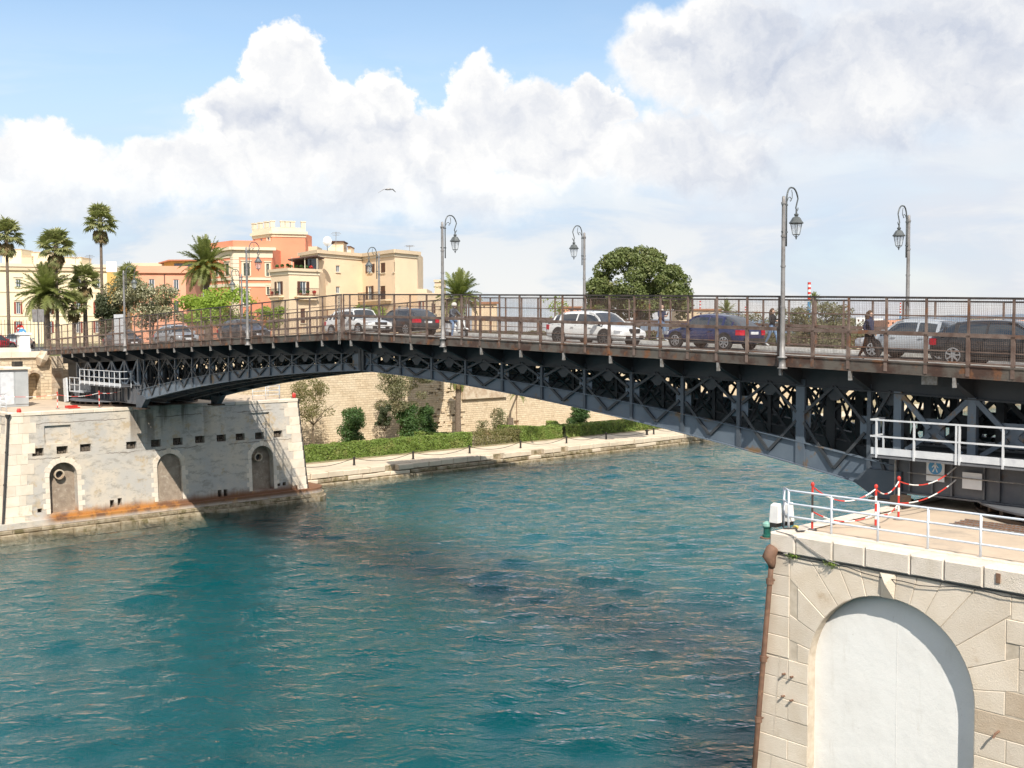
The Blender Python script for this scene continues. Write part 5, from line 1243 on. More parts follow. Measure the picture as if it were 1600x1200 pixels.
# ------------------------------------------------------------------ people
SKIN = surf('skin', (.55, .36, .27), (.48, .31, .23), .6, 0, 8)
def cloth(name, c): return surf(name, c, tuple(x * .75 for x in c), .85, 0, 9, .3, .7, .2, 40)
CLO = {'navy': cloth('navy_jacket', (.03, .035, .075)), 'black': cloth('black_cloth', (.014, .014, .016)), 'jeans': cloth('blue_denim', (.16, .24, .38)), 'dark': cloth('dark_trousers', (.025, .02, .02)), 'shoe_w': cloth('white_shoes', (.7, .7, .7)), 'shoe_d': cloth('dark_shoes', (.03, .025, .02)),
       'cream': cloth('cream_collar', (.7, .66, .6)), 'hair_brown': cloth('brown_hair', (.10, .055, .03)), 'hair_dark': cloth('dark_hair', (.03, .018, .012)), 'grey': cloth('grey_jacket', (.10, .11, .13))}
def person(joints, bones, mats, label, loc, rz, hair, scale=1.0, hair_long=False, group='people on the bridge'):
    """joints {name:(x,y,z,r)} with x forward; bones [(a,b,material key)]; one skinned body"""
    names = list(joints); me = bpy.data.meshes.new('body'); me.from_pydata([joints[k][:3] for k in names], [(names.index(a), names.index(b)) for a, b, c in bones], [])
    tmp = bpy.data.objects.new('tmp', me); COL.objects.link(tmp)
    tmp.modifiers.new('s', 'SKIN'); sm = tmp.modifiers.new('d', 'SUBSURF'); sm.levels = 2; sm.render_levels = 2
    if not me.skin_vertices: bpy.context.view_layer.objects.active = tmp
    sv = me.skin_vertices[0].data
    for i, k in enumerate(names):
        r = joints[k][3]; sv[i].radius = (r, r) if not isinstance(r, tuple) else r
        sv[i].use_root = (k == 'pelvis')
    dg = bpy.context.evaluated_depsgraph_get(); em = bpy.data.meshes.new_from_object(tmp.evaluated_get(dg))
    bpy.data.objects.remove(tmp)
    keys = []; 
    for a, b, c in bones:
        if c not in keys: keys.append(c)
    for c in keys: em.materials.append(mats[c])
    segs = [(Vector(joints[a][:3]), Vector(joints[b][:3]), keys.index(c), max(np.mean(joints[a][3]), np.mean(joints[b][3]))) for a, b, c in bones]
    for p in em.polygons:
        c = p.center; best = 1e9
        for A, B, ki, rad in segs:
            d = B - A; t = max(0, min(1, (c - A).dot(d) / max(d.dot(d), 1e-9))); q = (A + d * t - c).length - rad * .9
            if q < best: best = q; p.material_index = ki
        p.use_smooth = True
    root = link('person', em); root.location = loc; root.rotation_euler = (0, 0, rz); root.scale = (scale,) * 3
    tag(root, label, 'person', group)
    hx, hy, hz, _ = joints['head']
    mb = MB(); mb.ball((hx - .018, hy, hz + .045), .108, 12, 8, 1.08)
    if hair_long: mb.tube([(hx - .05, hy, hz + .08), (hx - .09, hy, hz - .05), (hx - .09, hy, hz - .2), (hx - .07, hy, hz - .32)], [.09, .11, .10, .05], 10)
    # keep the face free
    mb.v = [(x if x < hx + .035 else hx + .035, y, z) for x, y, z in mb.v]
    mb.build('hair', hair, root, True, False)
    MB().ball((hx + .112, hy, hz - .005), .016, 6, 5, 1.6).build('nose', SKIN, root, True, False)
    for s in (1, -1): MB().ball((hx + .09, hy + s * .035, hz + .022), .012, 6, 5).build('eye', CLO['hair_dark'], root, False, False)
    return root
def walker(stride=.28, arm=.12, phone=False, hands_pocket=False, w=1.0):
    j = {'pelvis': (0, 0, .92, (.15 * w, .12 * w)), 'waist': (.0, 0, 1.08, (.135 * w, .11 * w)), 'chest': (.01, 0, 1.30, (.165 * w, .12 * w)), 'neck': (.01, 0, 1.46, .062), 'chin': (.035, 0, 1.52, .066), 'head': (.03, 0, 1.61, .098), 'crown': (.02, 0, 1.69, .075)}
    b = [('pelvis', 'waist', 'top'), ('waist', 'chest', 'top'), ('chest', 'neck', 'top'), ('neck', 'chin', 'skin'), ('chin', 'head', 'skin'), ('head', 'crown', 'skin')]
    for s, n in ((1, 'l'), (-1, 'r')):
        f = stride * s
        j.update({n + 'hip': (0, s * .09, .88, .105 * w), n + 'knee': (f * .55 + .04, s * .09, .49, .07 * w), n + 'ankle': (f - (.05 if f < 0 else 0), s * .085, .09 + (.06 if f < 0 else 0), .045), n + 'toe': (f + .17, s * .095, .035 + (.01 if f < 0 else 0), .035)})
        b += [('pelvis', n + 'hip', 'leg'), (n + 'hip', n + 'knee', 'leg'), (n + 'knee', n + 'ankle', 'leg'), (n + 'ankle', n + 'toe', 'shoe')]
        sh = (0, s * .19 * w, 1.39, .068)
        if phone and s > 0: el, wr, ha = (.06, s * .25, 1.14, .05), (.24, s * .14, 1.26, .036), (.30, s * .10, 1.32, .034)
        elif phone: el, wr, ha = (.06, s * .25, 1.14, .05), (.26, s * .12, 1.16, .036), (.33, s * .06, 1.18, .034)
        elif hands_pocket: el, wr, ha = (-.07, s * .28, 1.14, .05), (.06, s * .24, .96, .038), (.12, s * .2, .90, .036)
        else: el, wr, ha = (-arm * s - .03, s * .25, 1.13, .048), (-arm * s * 2 + .05, s * .25, .90, .036), (-arm * s * 2 + .09, s * .245, .82, .034)
        j.update({n + 'sh': sh, n + 'el': el, n + 'wr': wr, n + 'ha': ha})
        b += [('chest', n + 'sh', 'top'), (n + 'sh', n + 'el', 'top'), (n + 'el', n + 'wr', 'top'), (n + 'wr', n + 'ha', 'skin')]
        hd = Vector(ha[:3]); dr = (hd - Vector(wr[:3])).normalized()
        for k in range(4):
            t = hd + dr * (.075 + .012 * (k in (1, 2))) + Vector((.0, (k - 1.5) * .02, -.005)); j[n + 'f%d' % k] = (*t, .0085); b.append((n + 'ha', n + 'f%d' % k, 'skin'))
        t = hd + dr * .03 + Vector((.035, -s * .02, .02)); j[n + 'th'] = (*t, .009); b.append((n + 'ha', n + 'th', 'skin'))
    return j, b
def mt(top, leg, shoe): return {'top': CLO[top], 'leg': CLO[leg], 'shoe': CLO[shoe], 'skin': SKIN}
j, b = walker(.30, .1, False, True, 1.12)
person(j, b, mt('navy', 'dark', 'shoe_d'), 'woman in a navy jacket and dark trousers striding along the near footway', (.62, -29.45, D(29.45)), -PI / 2, CLO['hair_brown'], .90, True)
j, b = walker(.16, .08, True)
pm = person(j, b, mt('navy', 'jeans', 'shoe_w'), 'man in a navy jacket and blue jeans on the far footway under the round tree', (7.75, -14.95, D(15)), -PI / 2, CLO['hair_dark'], 1.0)
MB().lathe([(.11, 1.40), (.12, 1.44), (.10, 1.49), (.085, 1.50)], 14).build('collar', CLO['cream'], pm, True, False)
j, b = walker(.26, .05, True, False, .92)
person(j, b, mt('black', 'jeans', 'shoe_w'), 'woman in a black jacket and light jeans walking on the far footway', (7.75, -21.0, D(21)), -PI / 2, CLO['hair_brown'], .92, True)

# scooter and its rider
def scooter(loc, rz):
    r = empty('motor_scooter', loc, rz, 'white motor scooter with its rider in front of the date palm', 'scooter')
    for x in (-.62, .66):
        t = MB().tube([(x, -.05, .24), (x, -.035, .24), (x, .035, .24), (x, .05, .24)], [.19, .235, .235, .19], 18).build('tyre', M_['tyre'], r)
        MB().tube([(x, -.052, .24), (x, .052, .24)], .13, 12).build('rim', M_['rim'], t)
    MB().prism([(-.75, .5), (-.7, .36), (-.2, .3), (-.1, .26), (.35, .26), (.4, .34), (.0, .36), (-.1, .62), (-.25, .74), (-.85, .78), (-.9, .68)], lambda a, b, d: (a, d, b), -.15, .15).build('body', CP['white'], r)
    MB().prism([(-.85, .79), (-.2, .75), (-.15, .81), (-.3, .86), (-.85, .88)], lambda a, b, d: (a, d, b), -.13, .13).build('seat', M_['trim'], r)
    MB().prism([(.34, .3), (.46, .34), (.5, .62), (.42, 1.02), (.32, 1.06), (.38, .6)], lambda a, b, d: (a, d, b), -.19, .19).build('leg_shield', CP['white'], r)
    MB().tube([(.66, .08, .24), (.52, .07, .6), (.36, 0, 1.05)], .03, 8).tube([(.34, -.32, 1.04), (.36, 0, 1.06), (.34, .32, 1.04)], .02, 8).build('handlebar', M_['trim'], r)
    MB().prism([(.5, .42), (.85, .5), (.92, .44), (.8, .52), (.5, .56)], lambda a, b, d: (a, d, b), -.07, .07).build('front_mudguard', CP['white'], r)
    MB().ball((.44, 0, .98), .09, 10, 6).build('headlight', M_['head'], r)
    for s in (1, -1): MB().tube([(.34, s * .25, 1.05), (.32, s * .3, 1.22)], .008, 5).ball((.32, s * .31, 1.25), .05, 8, 5, .8).build('mirror', M_['trim'], r)
    MB().tube([(-.4, -.16, .34), (-.9, -.18, .42)], .045, 8).build('exhaust', M_['rim'], r)
    return r
sz = D(5.9) - .126
scooter((2.75, -5.95, sz), -PI / 2)
j = {'pelvis': (-.32, 0, .97, .15), 'waist': (-.28, 0, 1.12, (.14, .11)), 'chest': (-.2, 0, 1.33, (.17, .12)), 'neck': (-.15, 0, 1.48, .06), 'chin': (-.11, 0, 1.53, .066), 'head': (-.12, 0, 1.62, .098), 'crown': (-.13, 0, 1.7, .075)}
b = [('pelvis', 'waist', 'top'), ('waist', 'chest', 'top'), ('chest', 'neck', 'top'), ('neck', 'chin', 'skin'), ('chin', 'head', 'skin'), ('head', 'crown', 'skin')]
for s, n in ((1, 'l'), (-1, 'r')):
    k_ = (.16, s * .2, .82, .075) if s > 0 else (.1, s * .24, .72, .075); a_ = (.12, s * .15, .36, .048) if s > 0 else (.05, s * .3, .12, .048)
    j.update({n + 'hip': (-.3, s * .1, .92, .1), n + 'knee': k_, n + 'ankle': a_, n + 'toe': (a_[0] + .18, a_[1], a_[2] - .06, .038), n + 'sh': (-.19, s * .19, 1.4, .068), n + 'el': (-.02, s * .27, 1.2, .05), n + 'wr': (.26, s * .27, 1.08, .037), n + 'ha': (.33, s * .27, 1.06, .036)})
    b += [('pelvis', n + 'hip', 'leg'), (n + 'hip', n + 'knee', 'leg'), (n + 'knee', n + 'ankle', 'leg'), (n + 'ankle', n + 'toe', 'shoe'), ('chest', n + 'sh', 'top'), (n + 'sh', n + 'el', 'top'), (n + 'el', n + 'wr', 'top'), (n + 'wr', n + 'ha', 'skin')]
rd = person(j, b, mt('grey', 'jeans', 'shoe_w'), 'scooter rider in a grey jacket, jeans and pale helmet', (2.75, -5.95, sz), -PI / 2, CLO['hair_dark'])
MB().lathe([(.125, 1.60), (.14, 1.66), (.125, 1.74), (.07, 1.79), (.01, 1.80)], 14, (-.13, 0, 0)).build('helmet', CLO['cream'], rd, True, False)

# white notice board standing on the far leaf; street signs
wb = wempty('notice_board', (3, 33, 13), 'white notice board standing behind the railing near the far lamp', 'board')
p0, p1 = at(178.5, 498, 'x', 1.0), at(194.5, 498, 'x', 1.0)
MB().box(.97, 1.0, p1.y, p0.y, D(30) + .02, D(30) + 2.35).build('panel', M_['sign_white'], wb)
for y in (p0.y, p1.y): ibar('leg', (.99, y, D(30)), (.99, y, D(30) + 2.36), .06, .06, M_['clamp'], wb, (1, 0, 0))
def street_sign(px, py, Z, mat, label, arrow=None):
    c = atd(px, py, Z); r = wempty('street_sign', (c.x, c.y, ZS), label, 'sign')
    MB().tube([(c.x, c.y, ZS), (c.x, c.y, c.z + .3)], .03, 6).build('pole', M_['clamp'], r)
    disc = lambda rad: [(rad * math.cos(2 * PI * k / 20), rad * math.sin(2 * PI * k / 20)) for k in range(20)]
    fn = lambda a, b, d: tuple(c + _R * a + _U * b - _F * (.05 + d))
    MB().prism(disc(.33), fn, 0, .02).build('disc', mat, r)
    if arrow == 'bar': MB().prism(rect(-.24, .24, -.06, .06), fn, .021, .03).build('bar', M_['sign_white'], r)
    else: MB().prism([(-.2, -.04), (.04, -.04), (.04, -.14), (.22, 0), (.04, .14), (.04, .04), (-.2, .04)], fn, .021, .03).build('arrow', M_['sign_white'], r)
street_sign(32, 513, 92, M_['red'], 'red no-entry sign at the far street corner', 'bar')
street_sign(35.5, 519.5, 90, M_['sign_blue'], 'blue arrow sign below the no-entry sign')
c = atd(60, 493, 95); br = wempty('traffic_board', (c.x, c.y, ZS), 'grey back of a twin signal board in front of the palms', 'signal board')
for dx in (-.52, .06): 
    q = c + _R * dx; m = MB(); fn = lambda a, b, d: tuple(q + _R * a + _U * b - _F * d); m.prism(rect(0, .46, -.6, .55), fn, 0, .08); m.build('panel', M_['lamp_grey'], br)
MB().tube([(c.x, c.y, ZS), (c.x, c.y, c.z + .6)], .06, 8).build('pole', M_['lamp_grey'], br)

# seagull in flight
g = atd(607, 296, 60); gr = wempty('seagull', g, 'white and grey seagull gliding high in front of the clouds', 'gull')
m = MB(); GF = lambda r_, f_, u_: tuple(g + _R * r_ + _F * f_ + _U * u_)
m.tube([GF(.22, .05, -.0), GF(.16, .04, .01), GF(.05, 0, .02), GF(-.08, -.04, .0), GF(-.2, -.08, -.02)], [.01, .035, .06, .05, .01], 8)
for s in (-1, 1):
    for a, b_, c_, d_ in (((.05, .0, .03), (.02, s * .35, .10), (-.10, s * .33, .09), (-.08, 0, .02)), ((.02, s * .35, .10), (-.12, s * .72, -.02), (-.16, s * .70, -.02), (-.10, s * .33, .09))):
        # wings spread across the line of sight, beating down
        V = [g + _R * (q[1] * .62 + q[0] * .6) + _F * (q[1] * .55) + _U * (q[2] - abs(q[1]) * (.10 if s > 0 else .30)) for q in (a, b_, c_, d_)]
        m._add([tuple(v) for v in V] + [tuple(v - _U * .012) for v in V], [(0, 1, 2, 3), (7, 6, 5, 4), (0, 4, 5, 1), (1, 5, 6, 2), (2, 6, 7, 3), (3, 7, 4, 0)])
m.build('body', M_['lamp_grey'], gr)

# ------------------------------------------------------------------ plants
def leaf_mesh(name, blobs, n, size, mat, seed, flat=.0, elong=1.6, hollow=.55):
    """many small leaf faces spread through the volume of a crown; blobs (cx,cy,cz,rx,ry,rz)"""
    rng = np.random.default_rng(seed); B = np.array(blobs, float)
    wgt = (B[:, 3] * B[:, 4] * B[:, 5]) ** (2 / 3); k = rng.choice(len(B), n, p=wgt / wgt.sum())
    d = rng.normal(0, 1, (n, 3)); d /= np.linalg.norm(d, axis=1)[:, None]
    rad = (hollow + (1 - hollow) * rng.random(n) ** .6) * rng.normal(1, .07, n)
    C = B[k, :3] + d * B[k, 3:] * rad[:, None]
    nrm = d * .8 + rng.normal(0, .75, (n, 3)) + np.array([0, 0, .45 + flat]); nrm /= np.linalg.norm(nrm, axis=1)[:, None]
    a = np.cross(nrm, rng.normal(0, 1, (n, 3))); a /= np.linalg.norm(a, axis=1)[:, None] + 1e-9; b = np.cross(nrm, a)
    s = size * rng.uniform(.6, 1.3, n)[:, None]
    V = np.stack([C - a * s * elong / 2, C + b * s / 2 - a * s * .1, C + a * s * elong / 2, C - b * s / 2 - a * s * .1], 1).reshape(-1, 3)
    F = np.arange(4 * n).reshape(n, 4)
    return mesh_of(name, V, F, [mat])
def limbs(mb, base, top, r0, rng, spread, n=6, lean=(0, 0)):
    base = Vector(base); top = Vector(top); mid = base.lerp(top, .5) + Vector((rng.uniform(-.1, .1), rng.uniform(-.1, .1), 0)) * (top - base).length
    mb.tube([base, base.lerp(mid, .1) , mid, top], [r0 * 1.4, r0, r0 * .8, r0 * .6], 9)
    for k in range(n):
        t = 2 * PI * (k + rng.uniform(-.3, .3)) / n; L = spread * rng.uniform(.6, 1.0)
        e = top + Vector((math.cos(t) * L, math.sin(t) * L, L * rng.uniform(.3, 1.0)))
        m = top.lerp(e, .5) + Vector((0, 0, L * .12))
        mb.tube([top - Vector((0, 0, .1)), m, e], [r0 * .5, r0 * .3, r0 * .1], 6)
        for q in range(2):
            e2 = m + Vector((rng.uniform(-1, 1), rng.uniform(-1, 1), rng.uniform(.2, 1))) * L * .55; mb.tube([m, e2], [r0 * .22, r0 * .06], 5)
def tree(name, loc, h, blobs, n, size, leafm, label, seed, trunk_r=.15, top=None, spread=1.5, group=None, cat='tree', nl=6, hollow=.5, second=None):
    rng = random.Random(seed); root = wempty(name, loc, label, cat, group); loc = Vector(loc)
    mb = MB(); limbs(mb, loc, top if top is not None else loc + Vector((0, 0, h * .45)), trunk_r, rng, spread, nl); mb.build('trunk', M_['bark'], root, True)
    bl = [(loc.x + b[0], loc.y + b[1], loc.z + b[2], b[3], b[4], b[5]) for b in blobs]
    o = link('crown', leaf_mesh('crown', bl, n, size, leafm, seed, hollow=hollow), root); world_child(o, root)
    if second:
        o = link('blossom', leaf_mesh('blossom', bl, second[0], second[1], second[2], seed + 1, hollow=hollow), root); world_child(o, root)
    return root
def clump(rng, n, R, H, z0, r0, r1, shell=True):
    out = []
    for k in range(n):
        t = rng.uniform(0, 2 * PI); c = rng.uniform(-.25, 1); s = math.sqrt(max(0, 1 - c * c)); q = 1 if shell else rng.uniform(.2, 1)
        r = rng.uniform(r0, r1); out.append((R * s * math.cos(t) * q, R * s * math.sin(t) * q, z0 + H * c * q, r, r, r * rng.uniform(.6, .85)))
    return out

# the big round evergreen fig behind the bridge
p = atd(998, 518, 118); p.z = ZS
rg = random.Random(5)
bl = clump(rg, 105, 5.0, 4.8, 5.7, .55, 1.25) + clump(rg, 44, 5.4, 1.9, 3.6, .55, 1.1) + clump(rg, 26, 4.0, 3.4, 5.0, .8, 1.3, False)
tree('fig_tree', p, 10, bl, 46000, .19, M_['leaf_ficus'], 'huge round evergreen fig tree rising behind the bridge railing', 21, .5, p + Vector((0, 0, 3.2)), 3.6, nl=11, hollow=.6)

# palms
def frond_mesh(L, droop, seed, mat, nl=36, wl=.50):
    rng = random.Random(seed); mb = MB(); pts = []
    for k in range(11):
        t = k / 10; pts.append(Vector((L * t * (1 - .12 * droop * t), 0, L * (.42 * t - droop * .62 * t * t))))
    mb.tube(pts, [.035 * (1 - .8 * k / 10) + .004 for k in range(11)], 5)
    for k in range(nl):
        t = .1 + .9 * k / nl; i = min(int(t * 10), 9); p = pts[i].lerp(pts[i + 1], t * 10 - i); d = (pts[i + 1] - pts[i]).normalized()
        ll = wl * (math.sin(PI * min(1, t * .85 + .12)) ** .6) * rng.uniform(.85, 1.1)
        for s in (1, -1):
            e = p + d * ll * .62 + Vector((0, s * ll * .78, 0)) + Vector((0, 0, ll * rng.uniform(-.35, .15))); w = d * .036
            mb._add([p - w, p + w, p.lerp(e, .55) + w * .9, e, p.lerp(e, .55) - w * .9], [(0, 1, 2, 3, 4)])
    return mesh_of('frond', mb.v, mb.f, [mat])
def fan_mesh(R, seed, mat, pet=.75):
    rng = random.Random(seed); mb = MB(); mb.tube([(0, 0, 0), (pet * .5, 0, .12), (pet, 0, .12)], [.025, .018, .014], 5)
    n = 17
    for k in range(n):
        a = math.radians(-115 + 230 * k / (n - 1)); c = Vector((pet, 0, .12)); rr = R * (1 - .18 * abs(a) / 2) * rng.uniform(.85, 1.05)
        d = Vector((math.cos(a), math.sin(a), .08)); e = c + d * rr - Vector((0, 0, rr * rng.uniform(.12, .42))); m = c + d * rr * .62; w = Vector((-math.sin(a), math.cos(a), 0)) * R * .085
        mb._add([c, m - w, e, m + w], [(0, 1, 2, 3)])
    return mesh_of('frond', mb.v, mb.f, [mat])
FR = [frond_mesh(3.0, d, i, M_['leaf_palm']) for i, d in enumerate((.15, .55, .95, 1.35))]
FD = [frond_mesh(2.4, 1.5, 9, M_['leaf_dry'])]
FN = [fan_mesh(.78, i, M_['leaf_fan']) for i in range(3)]; FND = [fan_mesh(.7, 7, M_['leaf_dry'])]
def place(mesh, root, c, az, el, roll, sc):
    m = Matrix.Translation(c) @ Matrix.Rotation(az, 4, 'Z') @ Matrix.Rotation(-el, 4, 'Y') @ Matrix.Rotation(roll, 4, 'X') @ Matrix.Scale(sc, 4)
    o = link('frond', mesh, root, m); world_child(o, root)
def date_palm(c, zb, sc, label, seed, n=46, fruit=False, r=.26):
    """c crown centre, zb ground height"""
    rng = random.Random(seed); root = wempty('date_palm', (c.x, c.y, zb), label, 'palm tree')
    mb = MB(); pts = [Vector((c.x, c.y, zb + (c.z - zb) * k / 8)) for k in range(9)]; mb.tube(pts, [r * 1.25, r * 1.05, r, r, r, r, r * 1.05, r * 1.25, r * .9], 10)
    mb.build('trunk', M_['bark_palm'], root)
    for k in range(n):
        t = k / n; el = 1.25 - 1.75 * t + rng.uniform(-.12, .12); place(FR[min(3, int(t * 3.2 + rng.uniform(0, .8)))], root, c, 2.399 * k + rng.uniform(-.2, .2), el, rng.uniform(-.5, .5), sc * rng.uniform(.85, 1.05))
    for k in range(7): place(FD[0], root, c - Vector((0, 0, .15)), rng.uniform(0, 6.28), -.75 + rng.uniform(-.2, .2), 0, sc * .7)
    if fruit:
        for k in range(11):
            t = rng.uniform(0, 2 * PI); q = c + Vector((math.cos(t), math.sin(t), 0)) * rng.uniform(.45, 1.05) * sc + Vector((0, 0, rng.uniform(-.35, .55) * sc))
            bl = [(q.x, q.y, q.z, .26 * sc, .26 * sc, .28 * sc)]; o = link('fruit_bunch', leaf_mesh('fruit_bunch', bl, 160, .09, M_['fruit'], seed + k, hollow=.2), root); world_child(o, root)
    return root
def fan_palm(c, zb, sc, label, seed, n=34, skirt=16, r=.17):
    rng = random.Random(seed); root = wempty('fan_palm', (c.x, c.y, zb), label, 'palm tree', 'fan palms in the far street')
    mb = MB(); H = c.z - zb; mb.tube([(c.x, c.y, zb), (c.x, c.y, zb + .3), (c.x, c.y, zb + H * .5), (c.x, c.y, c.z - .9 * sc), (c.x, c.y, c.z - .3 * sc), (c.x, c.y, c.z)], [r * 1.5, r * 1.1, r * .85, r * .8, r * 1.5, r], 9); mb.build('trunk', M_['bark_palm'], root)
    for k in range(n): t = k / n; place(FN[k % 3], root, c - Vector((0, 0, .25 * sc * t)), 2.399 * k + rng.uniform(-.2, .2), 1.35 - 1.9 * t + rng.uniform(-.15, .15), rng.uniform(-.5, .5), sc * rng.uniform(.85, 1.1))
    for k in range(skirt): place(FND[0] if k % 3 else FN[0], root, c - Vector((0, 0, (.3 + .5 * k / skirt) * sc)), 2.399 * k, -.95 - rng.uniform(0, .4), rng.uniform(-.3, .3), sc * .8)
    return root
fan_palm(atd(10, 366, 106), ZS, 1.32, 'tall fan palm at the left picture edge', 1, 40, 22)
fan_palm(atd(87, 384, 104), ZS, 1.32, 'tall fan palm with slightly bent thin trunk, second from the left', 2, 40, 22)
fan_palm(atd(157, 346, 108), ZS, 1.32, 'tallest slender fan palm, highest crown of the row', 3, 40, 24)
fan_palm(atd(132, 436, 108), ZS, 1.25, 'medium fan palm between the two tall slender ones', 4, 36, 16, .24)
fan_palm(atd(115, 476, 106), ZS, 1.12, 'short fan palm below the medium one', 5, 30, 10, .22)
fan_palm(atd(200, 435, 125), ZS, 1.32, 'fan palm half hidden behind the blossoming tree', 6, 32, 10, .22)
date_palm(atd(72, 462, 104), ZS, 1.12, 'bushy date palm with drooping fronds before the yellow house', 7, 90, False, .3)
date_palm(atd(322, 418, 112), ZS, 1.12, 'date palm with bright orange fruit bunches before the villa', 8, 84, True, .28)
date_palm(atd(717, 466, 108), ZS, 1.0, 'date palm rising behind the railing beside a street lamp', 9, 76, False, .3)

# street trees on the far bank
def px_tree(name, px, pyb, pyt, wpx, Z, label, seed, leafm, n, size, cat='tree', second=None, hollow=.35, nb=22, group=None):
    c = atd(px, pyb, Z); t = atd(px, pyt, Z); R = wpx / FPX * Z / 2; zc = max(c.z, ZS + .2); H = t.z - zc
    loc = Vector((c.x, c.y, ZS)); rg = random.Random(seed); z0 = zc - ZS + H * .45
    bl = [(rg.uniform(-1, 1) * R * .72, rg.uniform(-1, 1) * R * .72, z0 + rg.uniform(-.42, .42) * H, R * rg.uniform(.22, .42), R * rg.uniform(.22, .42), H * rg.uniform(.12, .22)) for _ in range(nb)]
    return tree(name, loc, t.z - ZS, bl, n, size, leafm, label, seed, .12, loc + Vector((0, 0, max(.8, (zc - ZS) * .8 + H * .15))), R * .7, cat=cat, second=second, hollow=hollow, group=group)
px_tree('street_tree', 345, 510, 448, 130, 100, 'spring-green leafy tree in front of the orange villa', 31, M_['leaf_lime'], 7000, .17)
px_tree('blossom_tree', 240, 506, 440, 92, 102, 'pale white-blossoming tree behind the far bridge leaf', 32, M_['leaf_olive'], 3500, .15, second=(4500, .13, M_['blossom']))
px_tree('olive_tree', 196, 520, 428, 66, 104, 'grey-green olive tree between palm and blossoming tree', 33, M_['leaf_olive'], 6500, .13)
px_tree('conifer', 166, 526, 462, 44, 102, 'dark dense conifer bush beside the olive tree', 34, M_['leaf_dark'], 6000, .13, nb=26)
px_tree('street_tree', 420, 512, 478, 50, 100, 'light green sapling before the villa corner', 35, M_['leaf_lime'], 1800, .15)
px_tree('street_tree', 580, 512, 476, 60, 104, 'yellow-green bush below the balconies of the cream house', 36, M_['leaf_lime'], 2600, .14)
px_tree('street_tree', 868, 502, 462, 44, 112, 'thin young tree standing left of the big round fig', 37, M_['leaf_lime'], 420, .15)
# scrub behind the bridge on the right
for i, (px, pb, pt, w, Z, lb) in enumerate(((1262, 545, 474, 120, 95, 'olive-brown bushy tree behind the railing between two lamps'), (1180, 540, 486, 70, 120, 'low olive tree behind the far walking woman'), (1320, 530, 497, 60, 130, 'low scrub beside the striding woman'), (1110, 512, 492, 60, 150, 'small tree before the long beige shed'))):
    px_tree('scrub_tree', px, pb, pt, w, Z, lb, 40 + i, M_['leaf_olive'], 9000 if i == 0 else 3500, .13, nb=34, group='olive scrub behind the bridge')
for i, (px, Z, lb) in enumerate(((1135, 140, 'small palm behind the blue hatchback roof'), (1272, 190, 'small palm crown above the olive-brown bush'))):
    date_palm(atd(px, 488 if i == 0 else 470, Z), ZS, .62 if i == 0 else .6, lb, 60 + i, 34)
# park hedge behind the railing, left to right
def hedge(name, pts, w, h, leafm, n, label, seed, size=.11, core=True, rag=0.0):
    root = wempty(name, pts[0], label, 'hedge'); rng = np.random.default_rng(seed); V = []; 
    P = np.array(pts, float); seg = P[1:] - P[:-1]; L = np.linalg.norm(seg[:, :2], axis=1); k = rng.choice(len(L), n, p=L / L.sum()); t = rng.random(n)
    d = seg[k] / L[k][:, None]; nn = np.stack([-d[:, 1], d[:, 0], 0 * d[:, 0]], 1)
    side = rng.random(n); c = P[k] + seg[k] * t[:, None]
    off = np.where(side < .42, -w / 2, np.where(side < .6, w / 2, rng.uniform(-w / 2, w / 2, n))); zz = np.where(side < .6, rng.random(n) * h, h)
    bumpy = .05 * np.sin(c[:, 0] * 2.3 + zz * 3) + .04 * np.sin(c[:, 0] * 5.1 + 1.3)
    off = off + np.sign(off) * (bumpy + rng.normal(0, .035 + rag * .12, n)); zz = zz + np.where(side >= .6, bumpy + rng.normal(0, .03 + rag * .15, n), 0)
    C = c + nn * off[:, None]; C[:, 2] += zz
    nrm = np.where((side >= .6)[:, None], np.array([[0, 0, 1.]]), nn * np.sign(off)[:, None]) + rng.normal(0, .6, (n, 3)); nrm /= np.linalg.norm(nrm, axis=1)[:, None]
    a = np.cross(nrm, rng.normal(0, 1, (n, 3))); a /= np.linalg.norm(a, axis=1)[:, None]; b = np.cross(nrm, a); s = (size * rng.uniform(.6, 1.3, n))[:, None]
    V = np.stack([C - a * s * .75, C + b * s * .5, C + a * s * .75, C - b * s * .5], 1).reshape(-1, 3)
    o = link('leaves', mesh_of('leaves', V, np.arange(4 * n).reshape(n, 4), [leafm]), root); world_child(o, root); o['kind'] = 'stuff'
    mb = MB()
    for i in range(len(L)):
        a, b = Vector(pts[i]), Vector(pts[i + 1])
        if core: mb.bar(a + Vector((0, 0, h * .47)), b + Vector((0, 0, h * .47)), w * .84, h * .9)
        else:
            m_ = int((b - a).length / .35)
            for q in range(m_): p = a.lerp(b, (q + .5) / m_) + Vector((0, rng.uniform(-.2, .2), 0)); mb.tube([p, p + Vector((rng.uniform(-.15, .15), rng.uniform(-.1, .1), h * .55)), p + Vector((rng.uniform(-.3, .3), rng.uniform(-.2, .2), h * .95))], [.025, .02, .008], 5)
    mb.build('twigs', M_['leaf_dark'] if core else M_['bark'], root)
    return root
hedge('hedge', [(22.5, 44.6, 1.25), (45.7, 44.6, 1.25)], 1.7, 1.55, M_['leaf_hedge'], 26000, 'long clipped green hedge on the quay nearest the far pier', 1)
hedge('hedge', [(45.2, 45.5, 1.25), (42.6, 52.2, 1.25)], 1.2, 1.4, M_['leaf_hedge'], 7000, 'hedge wing running back towards the fort wall from the long hedge', 2)
hedge('hedge', [(46.3, 44.6, 1.25), (53.2, 44.5, 1.25)], 1.4, 1.45, M_['leaf_hedge_dry'], 4200, 'sparse brown half-dead stretch of hedge between two green ones', 3, .11, False, 1.0)
